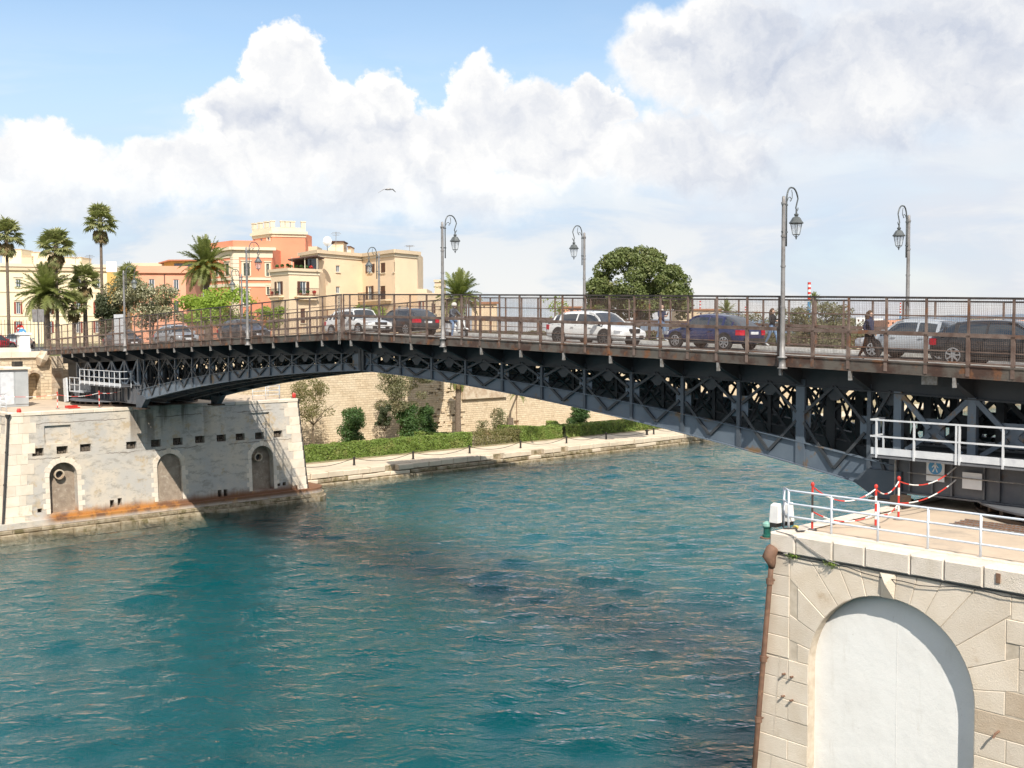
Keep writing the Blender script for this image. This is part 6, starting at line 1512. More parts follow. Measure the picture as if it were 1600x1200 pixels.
hedge('hedge', [(53.0, 44.5, 1.25), (59.9, 44.4, 1.25)], 1.6, 1.5, M_['leaf_hedge'], 8500, 'short clipped green hedge after the dry stretch', 4)
hedge('hedge', [(58.6, 45.4, 1.25), (57.0, 51.8, 1.25)], 1.1, 1.3, M_['leaf_hedge'], 5000, 'hedge wing behind the short clipped hedge', 5)
hedge('hedge', [(60.4, 44.4, 1.25), (92, 44.4, 1.25)], 1.7, 1.45, M_['leaf_hedge'], 21000, 'far clipped hedge disappearing behind the bridge truss', 6)
hedge('hedge', [(60.9, 45.3, 1.25), (66, 52, 1.25)], 1.1, 1.3, M_['leaf_hedge'], 4500, 'hedge wing meeting the corner of the far hedge', 7)
# tall shrubs against the wall
def shrub(x, y, w, h, label, seed, leafm='leaf_shrub', n=7000, size=.13, z=1.3):
    rng = random.Random(seed); bl = [(rng.uniform(-.5, .5) * w * .55, rng.uniform(-.4, .4) * w * .6, h * (.12 + .8 * k / 16), w * rng.uniform(.36, .5), w * rng.uniform(.34, .46), h * .14) for k in range(17)]
    bl += [(rng.uniform(-.4, .4) * w, rng.uniform(-.3, .3) * w, h * rng.uniform(.85, 1.02), w * .09, w * .09, h * .12) for _ in range(6)]
    return tree('shrub', (x, y, z), h, bl, n, size, M_[leafm], label, seed, .07, Vector((x, y, z + h * .3)), w * .3, cat='shrub', group='shrubs along the fort wall')
p = at(550, 690, 'y', 52); shrub(p.x, 52, 2.7, 4.2, 'tall squarish green shrub standing alone against the fort wall', 51)
p = at(655, 690, 'y', 52); 
q = at(622, 690, 'y', 52); shrub(q.x + 1.2, 51.6, 2.9, 4.3, 'dense green shrub below the leaning tree by the fort wall', 52)
q = at(667, 684, 'y', 52.4); shrub(q.x, 52.4, 2.0, 4.0, 'narrow green shrub right of the dense one, before the broken masonry', 53)
q = at(905, 662, 'y', 52); shrub(q.x, 52, 2.4, 2.9, 'green shrub standing alone near the truss edge', 54)
q = at(1000, 655, 'y', 52.5); shrub(q.x, 53.2, 2.6, 2.6, 'shrub half hidden by the truss behind the far hedge', 58)
q = at(780, 672, 'y', 52); shrub(q.x, 52, 1.9, 3.2, 'loose grey-green bush beside the leaning broken palm', 55, 'leaf_olive', 1500)
q = at(755, 675, 'y', 53); shrub(q.x, 53, 1.6, 1.8, 'small thin bush left of the leaning broken palm', 56, 'leaf_olive', 600)
# garden trees
def garden_tree(px, pyb, py_top, wpx, y, label, seed, leafm, n, lean=0.0, size=.12, nb=20, pyc=None):
    b = at(px, pyb, 'y', y); t = at(px, py_top, 'y', y); c = at(px, pyc, 'y', y); R = wpx / 2 / FPX * (b - CAM).dot(_F)
    loc = Vector((b.x, y, 1.3)); rg = random.Random(seed); H = t.z - c.z
    bl = [(lean + rg.uniform(-1, 1) * R * .75, rg.uniform(-.8, .8) * R * .7, c.z - 1.3 + H * rg.uniform(.1, .95), R * rg.uniform(.2, .38), R * rg.uniform(.2, .38), H * rg.uniform(.1, .18)) for _ in range(nb)]
    tree('garden_tree', loc, t.z - 1.3, bl, n, size, leafm, label, seed, .13, loc + Vector((lean * .6, 0, (c.z - 1.3) * .85)), R * .8, group='trees in the quayside garden')
garden_tree(492, 690, 586, 90, 52, 'sparse brownish tree standing right beside the far pier', 71, M_['leaf_hedge_dry'], 5200, -.3, .11, 30, 655)
garden_tree(628, 690, 580, 88, 52.5, 'grey-green olive tree leaning over the dense shrub', 72, M_['leaf_olive'], 8500, .4, .12, 24, 640)
garden_tree(600, 690, 632, 34, 51.5, 'dark drooping branches left of the dense green shrub', 73, M_['leaf_dark'], 2600, .2, .13, 12, 668)
# shaggy old palm against the broken masonry and a leaning broken one
b = at(716, 672, 'y', 54.5); c = Vector((b.x, 54.5, at(716, 588, 'y', 54.5).z))
rt_ = wempty('old_palm', (b.x, 54.5, 1.3), 'old palm with grey trunk and shaggy hanging dry fronds by broken masonry', 'palm tree')
MB().tube([(b.x, 54.5, 1.3), (b.x - .05, 54.5, 4), (b.x + .1, 54.5, c.z)], [.42, .36, .34], 10).build('trunk', M_['bark_palm'], rt_)
for k in range(26): place(FD[0] if k % 3 else FR[3], rt_, c, 2.399 * k, -.9 + .5 * random.random(), 0, .75)
b = at(797, 668, 'y', 53); d2 = at(808, 617, 'y', 53)
rt_ = wempty('broken_palm', (b.x, 53, 1.3), 'leaning broken palm trunk with a few drooping dry fronds', 'palm tree')
MB().tube([(b.x, 53, 1.3), (b.x, 53, 3.2)], [.5, .42], 10).build('stump', M_['bark_palm'], rt_)
MB().tube([(b.x - .1, 53, 3.0), (b.x + .1, 53, 4.0), (d2.x, 53, d2.z)], [.18, .12, .09], 8).build('trunk', M_['bark'], rt_)
for k in range(11): place(FD[0] if k % 2 else FR[3], rt_, Vector((d2.x, 53, d2.z)), 2.399 * k, -.3 + .8 * random.random(), 0, .55)
# green mass of the park beyond, seen through the far railing
hedge('park_hedge', [tuple(gcoord(-9.5, 92, ZS)), tuple(gcoord(-3, 96, ZS)), tuple(gcoord(14, 103, ZS))], 2.2, 1.5, M_['leaf_olive'], 9000, 'rough olive-green park hedge behind the railing left of the round fig', 8, .2)
hedge('park_hedge', [tuple(gcoord(16, 100, ZS)), tuple(gcoord(40, 96, ZS)), tuple(gcoord(62, 110, ZS))], 2.4, 1.2, M_['leaf_olive'], 12000, 'rough olive-brown park hedge behind the railing on the right', 9, .2)

# ------------------------------------------------------------------ houses on the far bank
def pm_(name, c, k=.9): return surf(name, c, tuple(x * k for x in c), .9, 0, .35, .3, .7, .15, 8, tuple(x * .82 for x in c), .6, .6, .75)
M_['cream'] = pm_('cream_plaster', (.84, .65, .45)); M_['yellow_wall'] = pm_('pale_yellow_plaster', (.84, .72, .50)); M_['salmon'] = pm_('salmon_plaster', (.77, .29, .17)); M_['pinkw'] = pm_('pink_plaster', (.78, .38, .25))
M_['trimc'] = pm_('cream_trim', (.74, .64, .48)); M_['ochre'] = pm_('ochre_plaster', (.70, .42, .13)); M_['beige'] = pm_('beige_plaster', (.68, .54, .38)); M_['tile'] = surf('clay_tiles', (.42, .20, .11), (.32, .15, .09), .9, 0, 3)
M_['shutter'] = surf('brown_shutter', (.12, .05, .03), (.09, .04, .025), .6, 0, 5); M_['shutter_r'] = surf('red_shutter', (.30, .06, .04), (.24, .05, .035), .6, 0, 5); M_['shutter_g'] = surf('green_shutter', (.07, .085, .06), (.05, .065, .05), .6, 0, 5)
M_['win'] = surf('window_glass', (.06, .075, .09), (.09, .11, .13), .1, 0, 3, spec=.8); M_['roof_brown'] = surf('brown_awning', (.10, .05, .04), (.08, .045, .035), .8); M_['terra'] = surf('terracotta', (.45, .17, .09), (.36, .14, .08), .8, 0, 6)
class House:
    def __init__(s, name, label, corners, z1, mat, z0=ZS, depth=9.0, back=True):
        """corners: ground points left to right along the visible front"""
        s.c = [Vector((p.x, p.y, 0)) for p in corners]; s.z0, s.z1, s.mat = z0, z1, mat
        m = sum(s.c, Vector()) / len(s.c); s.root = wempty(name, (m.x, m.y, z0), label, 'house')
        s.depth = depth; s.holes = [[] for _ in s.c[1:]]; s.parts = []
    def wall(s, i):
        A, B = s.c[i], s.c[i + 1]; d = (B - A).normalized(); n = Vector((-d.y, d.x, 0))
        if n.dot(_F) < 0: n = -n
        return A, B, d, n
    def fn(s, i):
        A, B, d, n = s.wall(i); return lambda u, v, e: (A.x + d.x * u + n.x * e, A.y + d.y * u + n.y * e, v)
    def hit(s, i, px, py):
        A, B, d, n = s.wall(i); r = ray(px, py); t = (A - Vector((CAM.x, CAM.y, 0))).dot(n) / Vector((r.x, r.y, 0)).dot(n); p = CAM + r * t
        return (Vector((p.x, p.y, 0)) - A).dot(d), p.z
    def window(s, i, px0, py0, px1, py1, style='plain', surround=None, sill=True):
        u0, v1 = s.hit(i, px0, py0); u1, v0 = s.hit(i, px1, py1); f = s.fn(i); L = (s.c[i + 1] - s.c[i]).length
        u0, u1 = max(u0, .06), min(u1, L - .06); v0 = max(v0, s.z0 + .1)
        if u1 - u0 < .15 or v1 - v0 < .2: return
        s.holes[i].append(rect(u0, u1, v0, v1)); w = u1 - u0
        fr = MB(); t = min(.09, w * .12)
        for a, b, c, e in ((u0, u0 + t, v0, v1), (u1 - t, u1, v0, v1), (u0, u1, v0, v0 + t), (u0, u1, v1 - t, v1), ((u0 + u1) / 2 - t / 2, (u0 + u1) / 2 + t / 2, v0, v1)): fr.prism(rect(a, b, c, e), f, .10 if style != 'shut' else .16, .14 if style != 'shut' else .18)
        o = fr.build('window', M_['white_metal'], s.root)
        MB().prism(rect(u0, u1, v0, v1), f, .145 if style != 'shut' else .185, .2).build('pane', M_['win'], o)
        sm = {'shut': 'shutter', 'open': 'shutter', 'red': 'shutter_r', 'green': 'shutter_g'}.get(style)
        if style in ('shut', 'green'):
            for a, b in ((u0 + .01, (u0 + u1) / 2 - .01), ((u0 + u1) / 2 + .01, u1 - .01)):
                m = MB(); m.prism(rect(a, b, v0 + .01, v1 - .01), f, .06, .09); k = v0 + .1
                while k < v1 - .1: m.prism(rect(a + .05, b - .05, k, k + .05), f, .04, .06); k += .12
                m.build('shutter', M_[sm], s.root)
        if style in ('open', 'red'):
            for a, b in ((u0 - w * .5, u0 - .02), (u1 + .02, u1 + w * .5)):
                m = MB(); m.prism(rect(a, b, v0 + .01, v1 - .01), f, -.06, -.02); k = v0 + .1
                while k < v1 - .1: m.prism(rect(a + .05, b - .05, k, k + .05), f, -.08, -.06); k += .12
                m.build('shutter', M_[sm], s.root)
        if surround:
            g = MB(); e = surround
            for a, b, c, q in ((u0 - e, u0, v0, v1 + e), (u1, u1 + e, v0, v1 + e), (u0, u1, v1, v1 + e)): g.prism(rect(a, b, c, q), f, -.05, .0)
            g.build('window_surround', M_['trimc'], s.root)
            MB().prism(rect(u0 - e * 1.4, u1 + e * 1.4, v1 + e, v1 + e + .12), f, -.16, 0).build('hood', M_['trimc'], s.root)
        if sill: MB().prism(rect(u0 - .12, u1 + .12, v0 - .1, v0), f, -.12, 0).build('sill', M_['trimc'], s.root)
    def band(s, z0, z1, proud, mat, name='band', walls=None):
        for i in range(len(s.c) - 1):
            if walls and i not in walls: continue
            L = (s.c[i + 1] - s.c[i]).length; MB().prism(rect(-proud, L + proud, z0, z1), s.fn(i), -proud, 0).build(name, mat, s.root)
    def finish(s):
        for i in range(len(s.c) - 1):
            L = (s.c[i + 1] - s.c[i]).length
            holed(rect(0, L, s.z0, s.z1), s.holes[i], s.fn(i), .2, False).build('wall', s.mat, s.root)
        # flanks, back and roof
        back = [s.c[-1] + _F * s.depth, s.c[0] + _F * s.depth]
        m = MB(); ring = s.c + back; n = len(ring); k = len(s.c) - 1
        vs = [(p.x, p.y, s.z0) for p in ring] + [(p.x, p.y, s.z1) for p in ring]
        m._add(vs, [(i, (i + 1) % n, n + (i + 1) % n, n + i) for i in range(k, n)]); m.build('rear_wall', s.mat, s.root)
        m = MB(); m._add([(p.x, p.y, s.z1 - .01) for p in ring], [tuple(range(n))]); m.build('roof', M_['beige'], s.root)
        return s.root
    def balcony(s, i, px0, px1, pyf, pyt, mat='black_rail', out=.9, slab='cream'):
        u0, v0 = s.hit(i, px0, pyf); u1, _ = s.hit(i, px1, pyf); _, v1 = s.hit(i, px0, pyt); f = s.fn(i)
        b = MB().prism(rect(u0, u1, v0 - .18, v0), f, -out, 0).build('balcony', M_[slab], s.root)
        m = MB(); m.prism([(u0 + .1, v0 - .18), (u1 - .1, v0 - .18), (u1 - .3, v0 - .5), (u0 + .3, v0 - .5)], f, -out * .8, 0); m.build('corbel', M_[slab], s.root)
        r = MB(); r.prism(rect(u0, u1, v1 - .05, v1), f, -out, -out + .05); r.prism(rect(u0, u1, v0 + .1, v0 + .14), f, -out, -out + .05); u = u0 + .03
        while u < u1: r.prism(rect(u, u + .025, v0, v1), f, -out + .01, -out + .035); u += .14
        r.build('balcony_rail', M_[mat], b); return f, u0, u1, v0, v1
    def pots(s, i, px0, px1, py, n, seed, out=.75, sz=.2):
        u0, v = s.hit(i, px0, py); u1, _ = s.hit(i, px1, py); f = s.fn(i); rg = random.Random(seed)
        for k in range(n):
            u = u0 + (u1 - u0) * (k + .5) / n; p = f(u, v, -out); root = wempty('potted_plant', p, None, 'potted plant')
            MB().lathe([(sz * .6, 0), (sz * .85, sz * 1.5), (sz * .9, sz * 1.6)], 9, p).build('pot', M_['terra'], root)
            o = link('foliage', leaf_mesh('foliage', [(p[0], p[1], p[2] + sz * 2.4, sz, sz, sz * .9)], 160, .12, M_['leaf_shrub'] if rg.random() < .7 else M_['red'], seed + k), root); world_child(o, root)
            yield root, k
def top_at(px, py, H):      # ground point under a cornice corner seen at (px,py), H above the eye
    Z = 100.0; d = ray(px, py); t = H / d.z; p = CAM + d * t; return p
# cream house (right)
HZ = 10.4
h = House('cream_house', 'cream three-storey house with a stepped flat cornice behind the bridge joint', [top_at(470, 396, HZ), top_at(498, 391.5, HZ), top_at(566, 397.5, HZ), top_at(617, 391, HZ), top_at(652, 394.5, HZ)], CAM.z + HZ, M_['cream'])
for y in (414, 447): h.window(1, 525, y + .5, 531, y + 11.5, 'plain')
h.window(1, 529, 481, 533, 490, 'plain')
h.window(2, 575, 413, 578 + 4, 426, 'open'); h.window(2, 576, 410.5, 582, 411, 'plain')
h.window(2, 594.5, 411, 602, 426, 'shut'); h.window(2, 614.8, 409.5, 616.5, 425, 'shut')
h.window(2, 575, 447, 581, 468, 'open'); h.window(2, 594, 447, 602, 468, 'shut')
h.balcony(2, 568, 612, 470, 458)
h.window(3, 622, 478, 627, 490, 'plain')
h.band(CAM.z + HZ - .75, CAM.z + HZ - .35, .12, M_['trimc']); h.band(CAM.z + HZ - .35, CAM.z + HZ + .1, .35, M_['beige'], 'cornice')
cream = h.finish()
for (a, b, y0, y1) in ((505, 529, 387.5, 378), (536, 541, 391, 386)):     # chimney blocks and roof hut
    pa = top_at(a, 395, HZ) + _F * 4; pb = top_at(b, 395, HZ) + _F * 4; zt = atd(a, y1, (pa - CAM).dot(_F)).z
    m = MB(); f_ = lambda u, v, d: tuple(pa + (pb - pa) * u + _F * d + Vector((0, 0, v - pa.z))); m.prism([(0, pa.z - .3), (1, pa.z - .3), (1, zt), (.55, zt + .15), (0, zt - .9 if a < 510 else zt)], f_, 0, 3); m.build('roof_hut', M_['cream'], cream)
    m = MB(); m.prism(rect(-.08, 1.08, zt - .05, zt + .12), f_, -.3, 3.2); m.build('hut_roof', M_['roof_brown'], cream)
q = top_at(512, 385, HZ) + _F * 3.5; dsh = wempty('satellite_dish', q, 'white satellite dish on the cream house roof', 'dish')
m = MB(); zz = atd(511, 377, (q - CAM).dot(_F)); m._add([tuple(zz + _R * (.55 * math.cos(t)) * rr + _U * (.62 * math.sin(t)) * rr + _F * (.18 * rr * rr)) for rr in (0, .5, 1) for t in [2 * PI * k / 14 for k in range(14)]], [(j * 14 + k, j * 14 + (k + 1) % 14, (j + 1) * 14 + (k + 1) % 14, (j + 1) * 14 + k) for j in range(2) for k in range(14)]); m.build('dish', M_['white_pl'], dsh)
MB().tube([zz + _F * .1, zz - _U * 1.2 + _F * .2], .05, 6).build('mast', M_['clamp'], dsh)
# terrace wing
HT = 7.55
w = House('terrace_wing', 'cream lower wing with balconies and a planted roof terrace', [top_at(423, 424.5, HT), top_at(451, 422, HT), top_at(498, 424, HT)], CAM.z + HT, M_['cream'], depth=5)
w.window(0, 432.5, 440, 439, 460, 'open'); w.window(1, 469, 439.5, 478.5, 459, 'open'); w.window(1, 469.5, 482, 477, 505, 'shut'); w.window(0, 433, 483, 438, 500, 'shut')
w.balcony(0, 426, 443.5, 463, 452, out=.7); w.balcony(1, 459.5, 494, 462, 450, out=.7)
w.band(CAM.z + HT - .5, CAM.z + HT - .1, .1, M_['trimc']); w.band(CAM.z + HT - .1, CAM.z + HT + .25, .28, M_['beige'], 'cornice')
tw = w.finish()
m = MB(); A = top_at(451, 421, HT) + _F * 3.2; B = top_at(494, 423, HT) + _F * 2.2
zt = atd(470, 405, (A - CAM).dot(_F)).z; f_ = lambda u, v, d: tuple(A + (B - A) * u + _F * d + Vector((0, 0, v - A.z)))
m.prism([(-.12, zt - .25), (1.0, zt + .35), (1.0, zt + .5), (-.12, zt - .1)], f_, -1.8, 3.5); m.build('pergola_roof', M_['roof_brown'], tw)
for u in (.0, .5, .98): MB().prism(rect(u, u + .03, CAM.z + HT, zt + .1), f_, -1.5, -1.35).build('pergola_post', M_['trimc'], tw)
MB().prism(rect(.55, .97, CAM.z + HT, zt + .15), f_, -.2, .0).build('terrace_glass', M_['win'], tw)
MB().prism(rect(-.1, .5, CAM.z + HT, zt), f_, 1.5, 1.7).build('terrace_back', M_['shutter'], tw)
NUM = ['first', 'second', 'third', 'fourth', 'fifth', 'sixth']
for root, k in w.pots(0, 425, 450, 422, 3, 81, -.35): tag(root, '%s potted shrub along the terrace edge from the villa side' % NUM[k], group='potted plants on the terrace')
for root, k in w.pots(1, 453, 492, 422.5, 5, 91, -.3, .22): tag(root, '%s potted plant along the front edge of the roof terrace' % NUM[k], group='potted plants on the terrace')
for root, k in w.pots(1, 461, 493, 462, 3, 101, .5, .2): tag(root, '%s potted plant on the larger balcony with red flowers' % NUM[k], group='potted plants on the balconies')
for root, k in w.pots(0, 427, 443, 463, 2, 111, .5, .17): tag(root, '%s potted plant on the narrow balcony next to the villa' % NUM[k], group='potted plants on the balconies')
# orange villa
HV = 11.6
v = House('orange_villa', 'salmon villa with cream quoins, tall shuttered windows and a battlemented tower', [top_at(318, 392, HV), top_at(364, 386.5, HV), top_at(425, 387.5, HV)], CAM.z + HV, M_['salmon'], depth=10)
v.window(1, 380.5, 411, 389, 431, 'green', .28); v.window(1, 416, 412, 420.5, 431.5, 'green', .22); v.window(0, 352, 412, 358, 431, 'green', .25); v.window(0, 336, 413, 341, 431, 'green', .25)
v.window(1, 381, 455, 388, 478, 'green', .25); v.window(1, 417, 447, 420.5, 460, 'green', .15)
v.band(CAM.z + HV - 1.35, CAM.z + HV - .35, .08, M_['trimc'], 'frieze'); v.band(CAM.z + HV - .35, CAM.z + HV + .05, .5, M_['trimc'], 'cornice'); v.band(CAM.z + HV + .05, CAM.z + HV + .95, -.02 + .05, M_['salmon'], 'attic')
zb = atd(390, 440, 150).z; v.band(zb, zb + .35, .15, M_['trimc']); v.band(zb - .9, zb - .45, .1, M_['trimc'])
vr = v.finish()
f = v.fn(1); z = ZS
while z < CAM.z + HV - 1.4: MB().prism(rect(-.06, .75, z, z + .5), f, -.06, .02).build('quoin', M_['trimc'], vr); z += .55
A = v.c[1]; f = v.fn(0); L0 = (v.c[1] - v.c[0]).length; z = ZS
while z < CAM.z + HV - 1.4: MB().prism(rect(L0 - .7, L0 + .06, z, z + .5), f, -.06, .02).build('quoin', M_['trimc'], vr); z += .55
# tower
HTW = 14.2
t = House('villa_tower', 'salmon square tower with a battlemented cream parapet', [top_at(395, 367, HTW), top_at(424.5, 363.2, HTW), top_at(477, 364.5, HTW)], CAM.z + HTW, M_['salmon'], depth=5)
t.window(0, 406.5, 373, 410, 380, 'plain', None, False); t.window(0, 418, 370.5, 421.5, 384, 'plain', .22); t.window(0, 396.5, 374, 399, 380, 'plain', None, False)
t.band(CAM.z + HTW - .2, CAM.z + HTW + .2, .3, M_['trimc'], 'cornice'); t.band(CAM.z + HTW - .6, CAM.z + HTW - .2, .1, M_['beige']); t.band(CAM.z + HTW + .2, CAM.z + HTW + .75, .06, M_['trimc'], 'parapet')
tr_ = t.finish()
for i, us_ in ((0, (395.5, 405, 415)), (1, (426, 441.5, 449, 457.5, 474))):
    for px in us_:
        u, _ = t.hit(i, px, 355); f = t.fn(i); MB().prism(rect(u - .3, u + .3, CAM.z + HTW + .75, CAM.z + HTW + 1.55), f, -.08, .45).build('merlon', M_['trimc'], tr_)
        MB().prism(rect(u - .38, u + .38, CAM.z + HTW + 1.55, CAM.z + HTW + 1.68), f, -.14, .5).build('merlon_cap', M_['trimc'], tr_)
# pediment dormer on the villa roof
A = atd(363, 386, 150); m = MB(); f_ = lambda u, v_, d: tuple(A + _R * u + _U * v_ + _F * d); m.prism([(-3, 0), (1.2, 0), (3.5, .55), (-.0, 1.0)], f_, 2, 9); m.build('dormer_roof', M_['trimc'], vr)
m = MB(); m.prism([(1.0, -1), (11.0, -1), (11.0, .45), (1.0, .45)], f_, 5, 9); m.build('roof_storey', M_['beige'], vr)
# pink house
HP = 10.1
k = House('pink_house', 'flat-fronted pink house with deep cornice behind the blossoming tree', [top_at(205, 416, HP), top_at(290, 416.5, HP)], CAM.z + HP, M_['pinkw'])
k.window(0, 232.5, 436, 241.5, 453, 'plain', None); k.window(0, 271, 436.5, 279.5, 453, 'plain', None); k.window(0, 271, 470, 279.5, 490, 'green'); k.window(0, 232.5, 470, 241, 490, 'plain')
k.band(CAM.z + HP - 1.0, CAM.z + HP + .05, .35, M_['pinkw'], 'cornice'); k.band(CAM.z + HP - 1.15, CAM.z + HP - 1.0, .18, M_['pinkw']); kr = k.finish()
u, vv = k.hit(0, 257, 430); MB().prism(rect(u - .06, u + .06, ZS, CAM.z + HP - 1.15), k.fn(0), -.12, -.0).build('downpipe', M_['roof_brown'], kr)
A = top_at(246, 416, HP) + _F * 3; m = MB(); f_ = lambda u, v_, d: tuple(A + _R * u + _U * v_ + _F * d); m.prism(rect(0, 5, -.5, .95), f_, 0, 4); m.build('roof_hut', M_['ochre'], kr); m = MB(); m.prism([(-.6, .7), (1.0, 1.15), (6, 1.15), (6, .95), (1.0, .95), (-.6, .55)], f_, -.8, 4); m.build('hut_roof', M_['terra'], kr); MB().prism(rect(1.6, 4.4, .1, .6), f_, -.05, .0).build('hut_window', M_['win'], kr)
m = MB(); m.prism(rect(-5.5, 0, -.5, .75), f_, 1, 4); m.build('roof_parapet', M_['beige'], kr)
# yellow palazzo
HY = 10.6
y = House('yellow_palazzo', 'long pale yellow palazzo with grey cornice behind the palms', [top_at(-60, 412, HY), top_at(167, 415, HY)], CAM.z + HY, M_['yellow_wall'], depth=12)
for px in (-20, 28, 77, 122, 152):
    y.window(0, px - 3.5, 436, px + 4.5, 449.5, 'plain', .25); y.window(0, px - 3, 471.5, px + 4, 490.5, 'red', .2); y.window(0, px - 3, 502, px + 4, 520, 'red')
y.band(CAM.z + HY - .9, CAM.z + HY - .35, .3, M_['lamp_grey'] if False else M_['beige'], 'cornice'); y.band(CAM.z + HY - .35, CAM.z + HY + .1, .45, M_['trimc'], 'cornice')
zb = atd(50, 458, (y.c[1] - Vector((CAM.x, CAM.y, 0))).dot(_F)).z; y.band(zb, zb + .22, .1, M_['trimc']); zb = atd(50, 493.5, 160).z; y.band(zb, zb + .22, .1, M_['trimc']); yr = y.finish()
for a, b, top_, mt_ in ((-10, 20, 390, 'yellow_wall'), (20, 39, 401, 'beige'), (36, 66, 394.5, 'yellow_wall'), (62, 115, 402.5, 'yellow_wall')):
    A = top_at(a, 414, HY) + _F * 3; B = top_at(b, 414, HY) + _F * 3; zt = atd(a, top_, (A - CAM).dot(_F)).z; m = MB(); f_ = lambda u, v_, d: tuple(A + (B - A) * u + _F * d + Vector((0, 0, v_ - A.z)))
    m.prism(rect(0, 1, CAM.z + HY - .5, zt), f_, 0, 4); o = m.build('roof_storey', M_[mt_], yr); MB().prism(rect(-.01, 1.01, zt, zt + .1), f_, -.1, 4.1).build('roof_edge', M_['beige'], yr)
# ochre block and white gable between palazzo and pink house
o_ = House('ochre_block', 'narrow ochre wall with white parapet beside the palazzo', [top_at(167, 425, 9.4), top_at(182, 425, 9.4)], CAM.z + 9.4, M_['ochre']); o_.band(CAM.z + 9.4, CAM.z + 11.0, .05, M_['white_panel'], 'parapet'); o_.finish()
# low annexes to the right of the cream house
a_ = House('garden_annex', 'low cream annex with a red door behind the lamp', [top_at(652, 451, 5.4), top_at(667, 451.5, 5.4)], CAM.z + 5.4, M_['cream']); a_.finish()
a_ = House('garden_annex', 'long low cream wall reaching to the date palm', [top_at(652, 457, 4.4), top_at(700, 459, 4.4)], CAM.z + 4.4, M_['cream'], depth=5); a_.window(0, 656, 470, 660, 485, 'red'); a_.window(0, 674, 474, 681, 490, 'shut'); a_.finish()
a_ = House('roof_block', 'small grey-pink block above the annex beside the lamp', [top_at(679, 438, 8), top_at(694, 438, 8)], CAM.z + 8, M_['beige'], depth=4); a_.band(CAM.z + 7.7, CAM.z + 8.1, .15, M_['beige'], 'cornice'); a_.finish()
# far low buildings seen through the railings
for nm, lb, x0, x1, yt, Z, mt_, n in (('far_house', 'low cream house with a red roof line right of the date palm', 737, 776, 475, 170, 'cream', 3), ('far_house', 'low pink house left of the big fig tree', 876, 908, 481, 260, 'pinkw', 3), ('far_shed', 'long beige shed behind the blue hatchback', 1062, 1128, 485, 240, 'beige', 5),
                                 ('far_block', 'distant pale apartment block behind the striding woman', 1338, 1352, 496, 900, 'white_panel', 2), ('far_block', 'distant white block left of the silver car', 1362, 1380, 498, 900, 'white_panel', 3), ('far_block', 'distant reddish block above the silver car', 1385, 1412, 500, 800, 'pinkw', 4),
                                 ('far_block', 'distant yellowish block between silver and black cars', 1430, 1452, 498, 800, 'ochre', 3), ('far_block', 'distant pink block at the right picture edge', 1566, 1602, 500, 500, 'pinkw', 4), ('far_block', 'distant cream block left of the right picture edge', 1552, 1566, 497, 560, 'cream', 2)):
    A, B = atd(x0, yt, Z), atd(x1, yt, Z); q = House(nm, lb, [A, B], A.z, M_[mt_], z0=min(ZS, A.z - 3) if Z < 300 else 2.0, depth=Z * .05)
    for i in range(n):
        px = x0 + (x1 - x0) * (i + .5) / n; q.window(0, px - 1.3, yt + 3, px + 1.3, yt + 6.5, 'shut', None, False)
    if Z < 300: q.band(A.z, A.z + .35, .3, M_['tile'], 'roof_edge')
    q.finish()
def chimney(px, pyt, wpx, Z, label, cat='chimney'):
    t = atd(px, pyt, Z); r = wpx / FPX * Z / 2; root = wempty('striped_chimney', (t.x, t.y, 2), label, cat, 'striped factory chimneys')
    H = t.z - 2; z = t.z; hb = H * .09
    for k in range(8): MB().lathe([(r, z - hb / 2 * (k + 1)), (r, z - hb / 2 * k)], 14, (t.x, t.y, 0)).build('band', M_['red'] if k % 2 == 0 else M_['white_pl'], root)
    MB().lathe([(r * 1.1, 2), (r, z - hb * 4)], 14, (t.x, t.y, 0)).build('shaft', M_['sign_blue'], root)
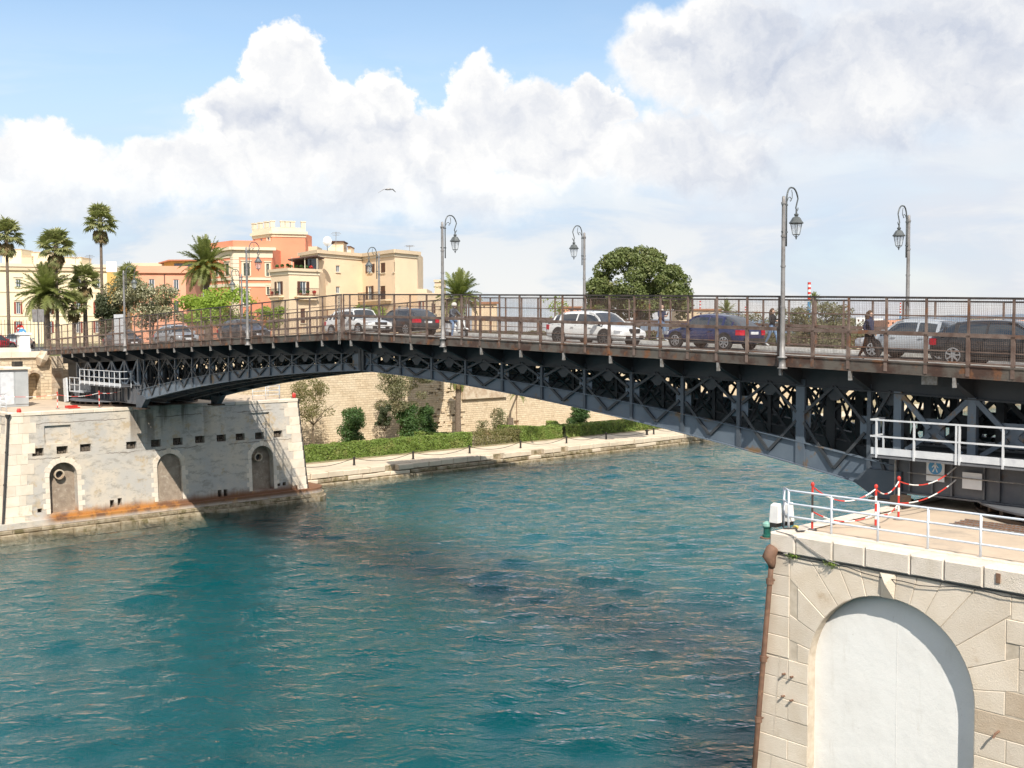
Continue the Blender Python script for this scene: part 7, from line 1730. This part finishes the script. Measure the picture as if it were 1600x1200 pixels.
chimney(1264.5, 441, 5, 2600, 'tall red and white striped chimney with blue shaft beside the tallest lamp')
chimney(1094, 470, 2.6, 3000, 'thin striped chimney above the blue hatchback'); chimney(1165, 479, 2.6, 3000, 'thin striped chimney left of the far walking woman'); chimney(1407, 473, 2.2, 3000, 'thin striped chimney above the silver car')
# aerials on the roofs
def aerial(px, pyb, pyt, Z, label):
    a = atd(px, pyb, Z); b = atd(px, pyt, Z); r = wempty('roof_aerial', a, label, 'aerial', 'thin aerials on the roofs')
    MB().tube([a, b], .035, 5).build('mast', M_['lamp_grey'], r)
    for k, w_ in ((.95, .5), (.85, .7), (.75, .45)):
        c_ = a.lerp(b, k); MB().tube([c_ - _R * w_, c_ + _R * w_], .022, 4).build('element', M_['lamp_grey'], r)
aerial(140, 418, 398, 150, 'thin aerial on the yellow palazzo roof beside the tallest palm')
aerial(525, 384, 362, 142, 'thin aerial behind the satellite dish on the cream house')
aerial(118, 412, 402, 150, 'low aerial on the palazzo roof edge between two palms')
aerial(640, 393, 383, 142, 'short aerial on the right end of the cream house')
# hills across the bay
def hills():
    V = []; F = []; rng = random.Random(3); n = 60
    for i in range(n):
        px = 1000 + 900 * i / (n - 1); pk = 499 - 9 * math.exp(-((px - 1640) / 130) ** 2) - 5 * math.exp(-((px - 1480) / 60) ** 2) + rng.uniform(-.6, .6)
        a = atd(px, pk, 9000); b = atd(px, 512, 7600); c_ = atd(px, 505, 13000); V += [(b.x, b.y, 0), tuple(a), (c_.x, c_.y, 0)]
    for i in range(n - 1):
        for k in range(2): F.append((3 * i + k, 3 * i + 3 + k, 3 * i + 4 + k, 3 * i + 1 + k))
    tag(link('hills', mesh_of('hills', V, F, [M_['hills']], smooth=True)), kind='structure')
hills()
SC.cycles.max_bounces = 6; SC.cycles.diffuse_bounces = 2; SC.cycles.glossy_bounces = 3; SC.cycles.transmission_bounces = 3; SC.cycles.transparent_max_bounces = 8
SC.cycles.use_adaptive_sampling = True; SC.cycles.adaptive_threshold = .02
SC.cycles.caustics_reflective = False; SC.cycles.caustics_refractive = False
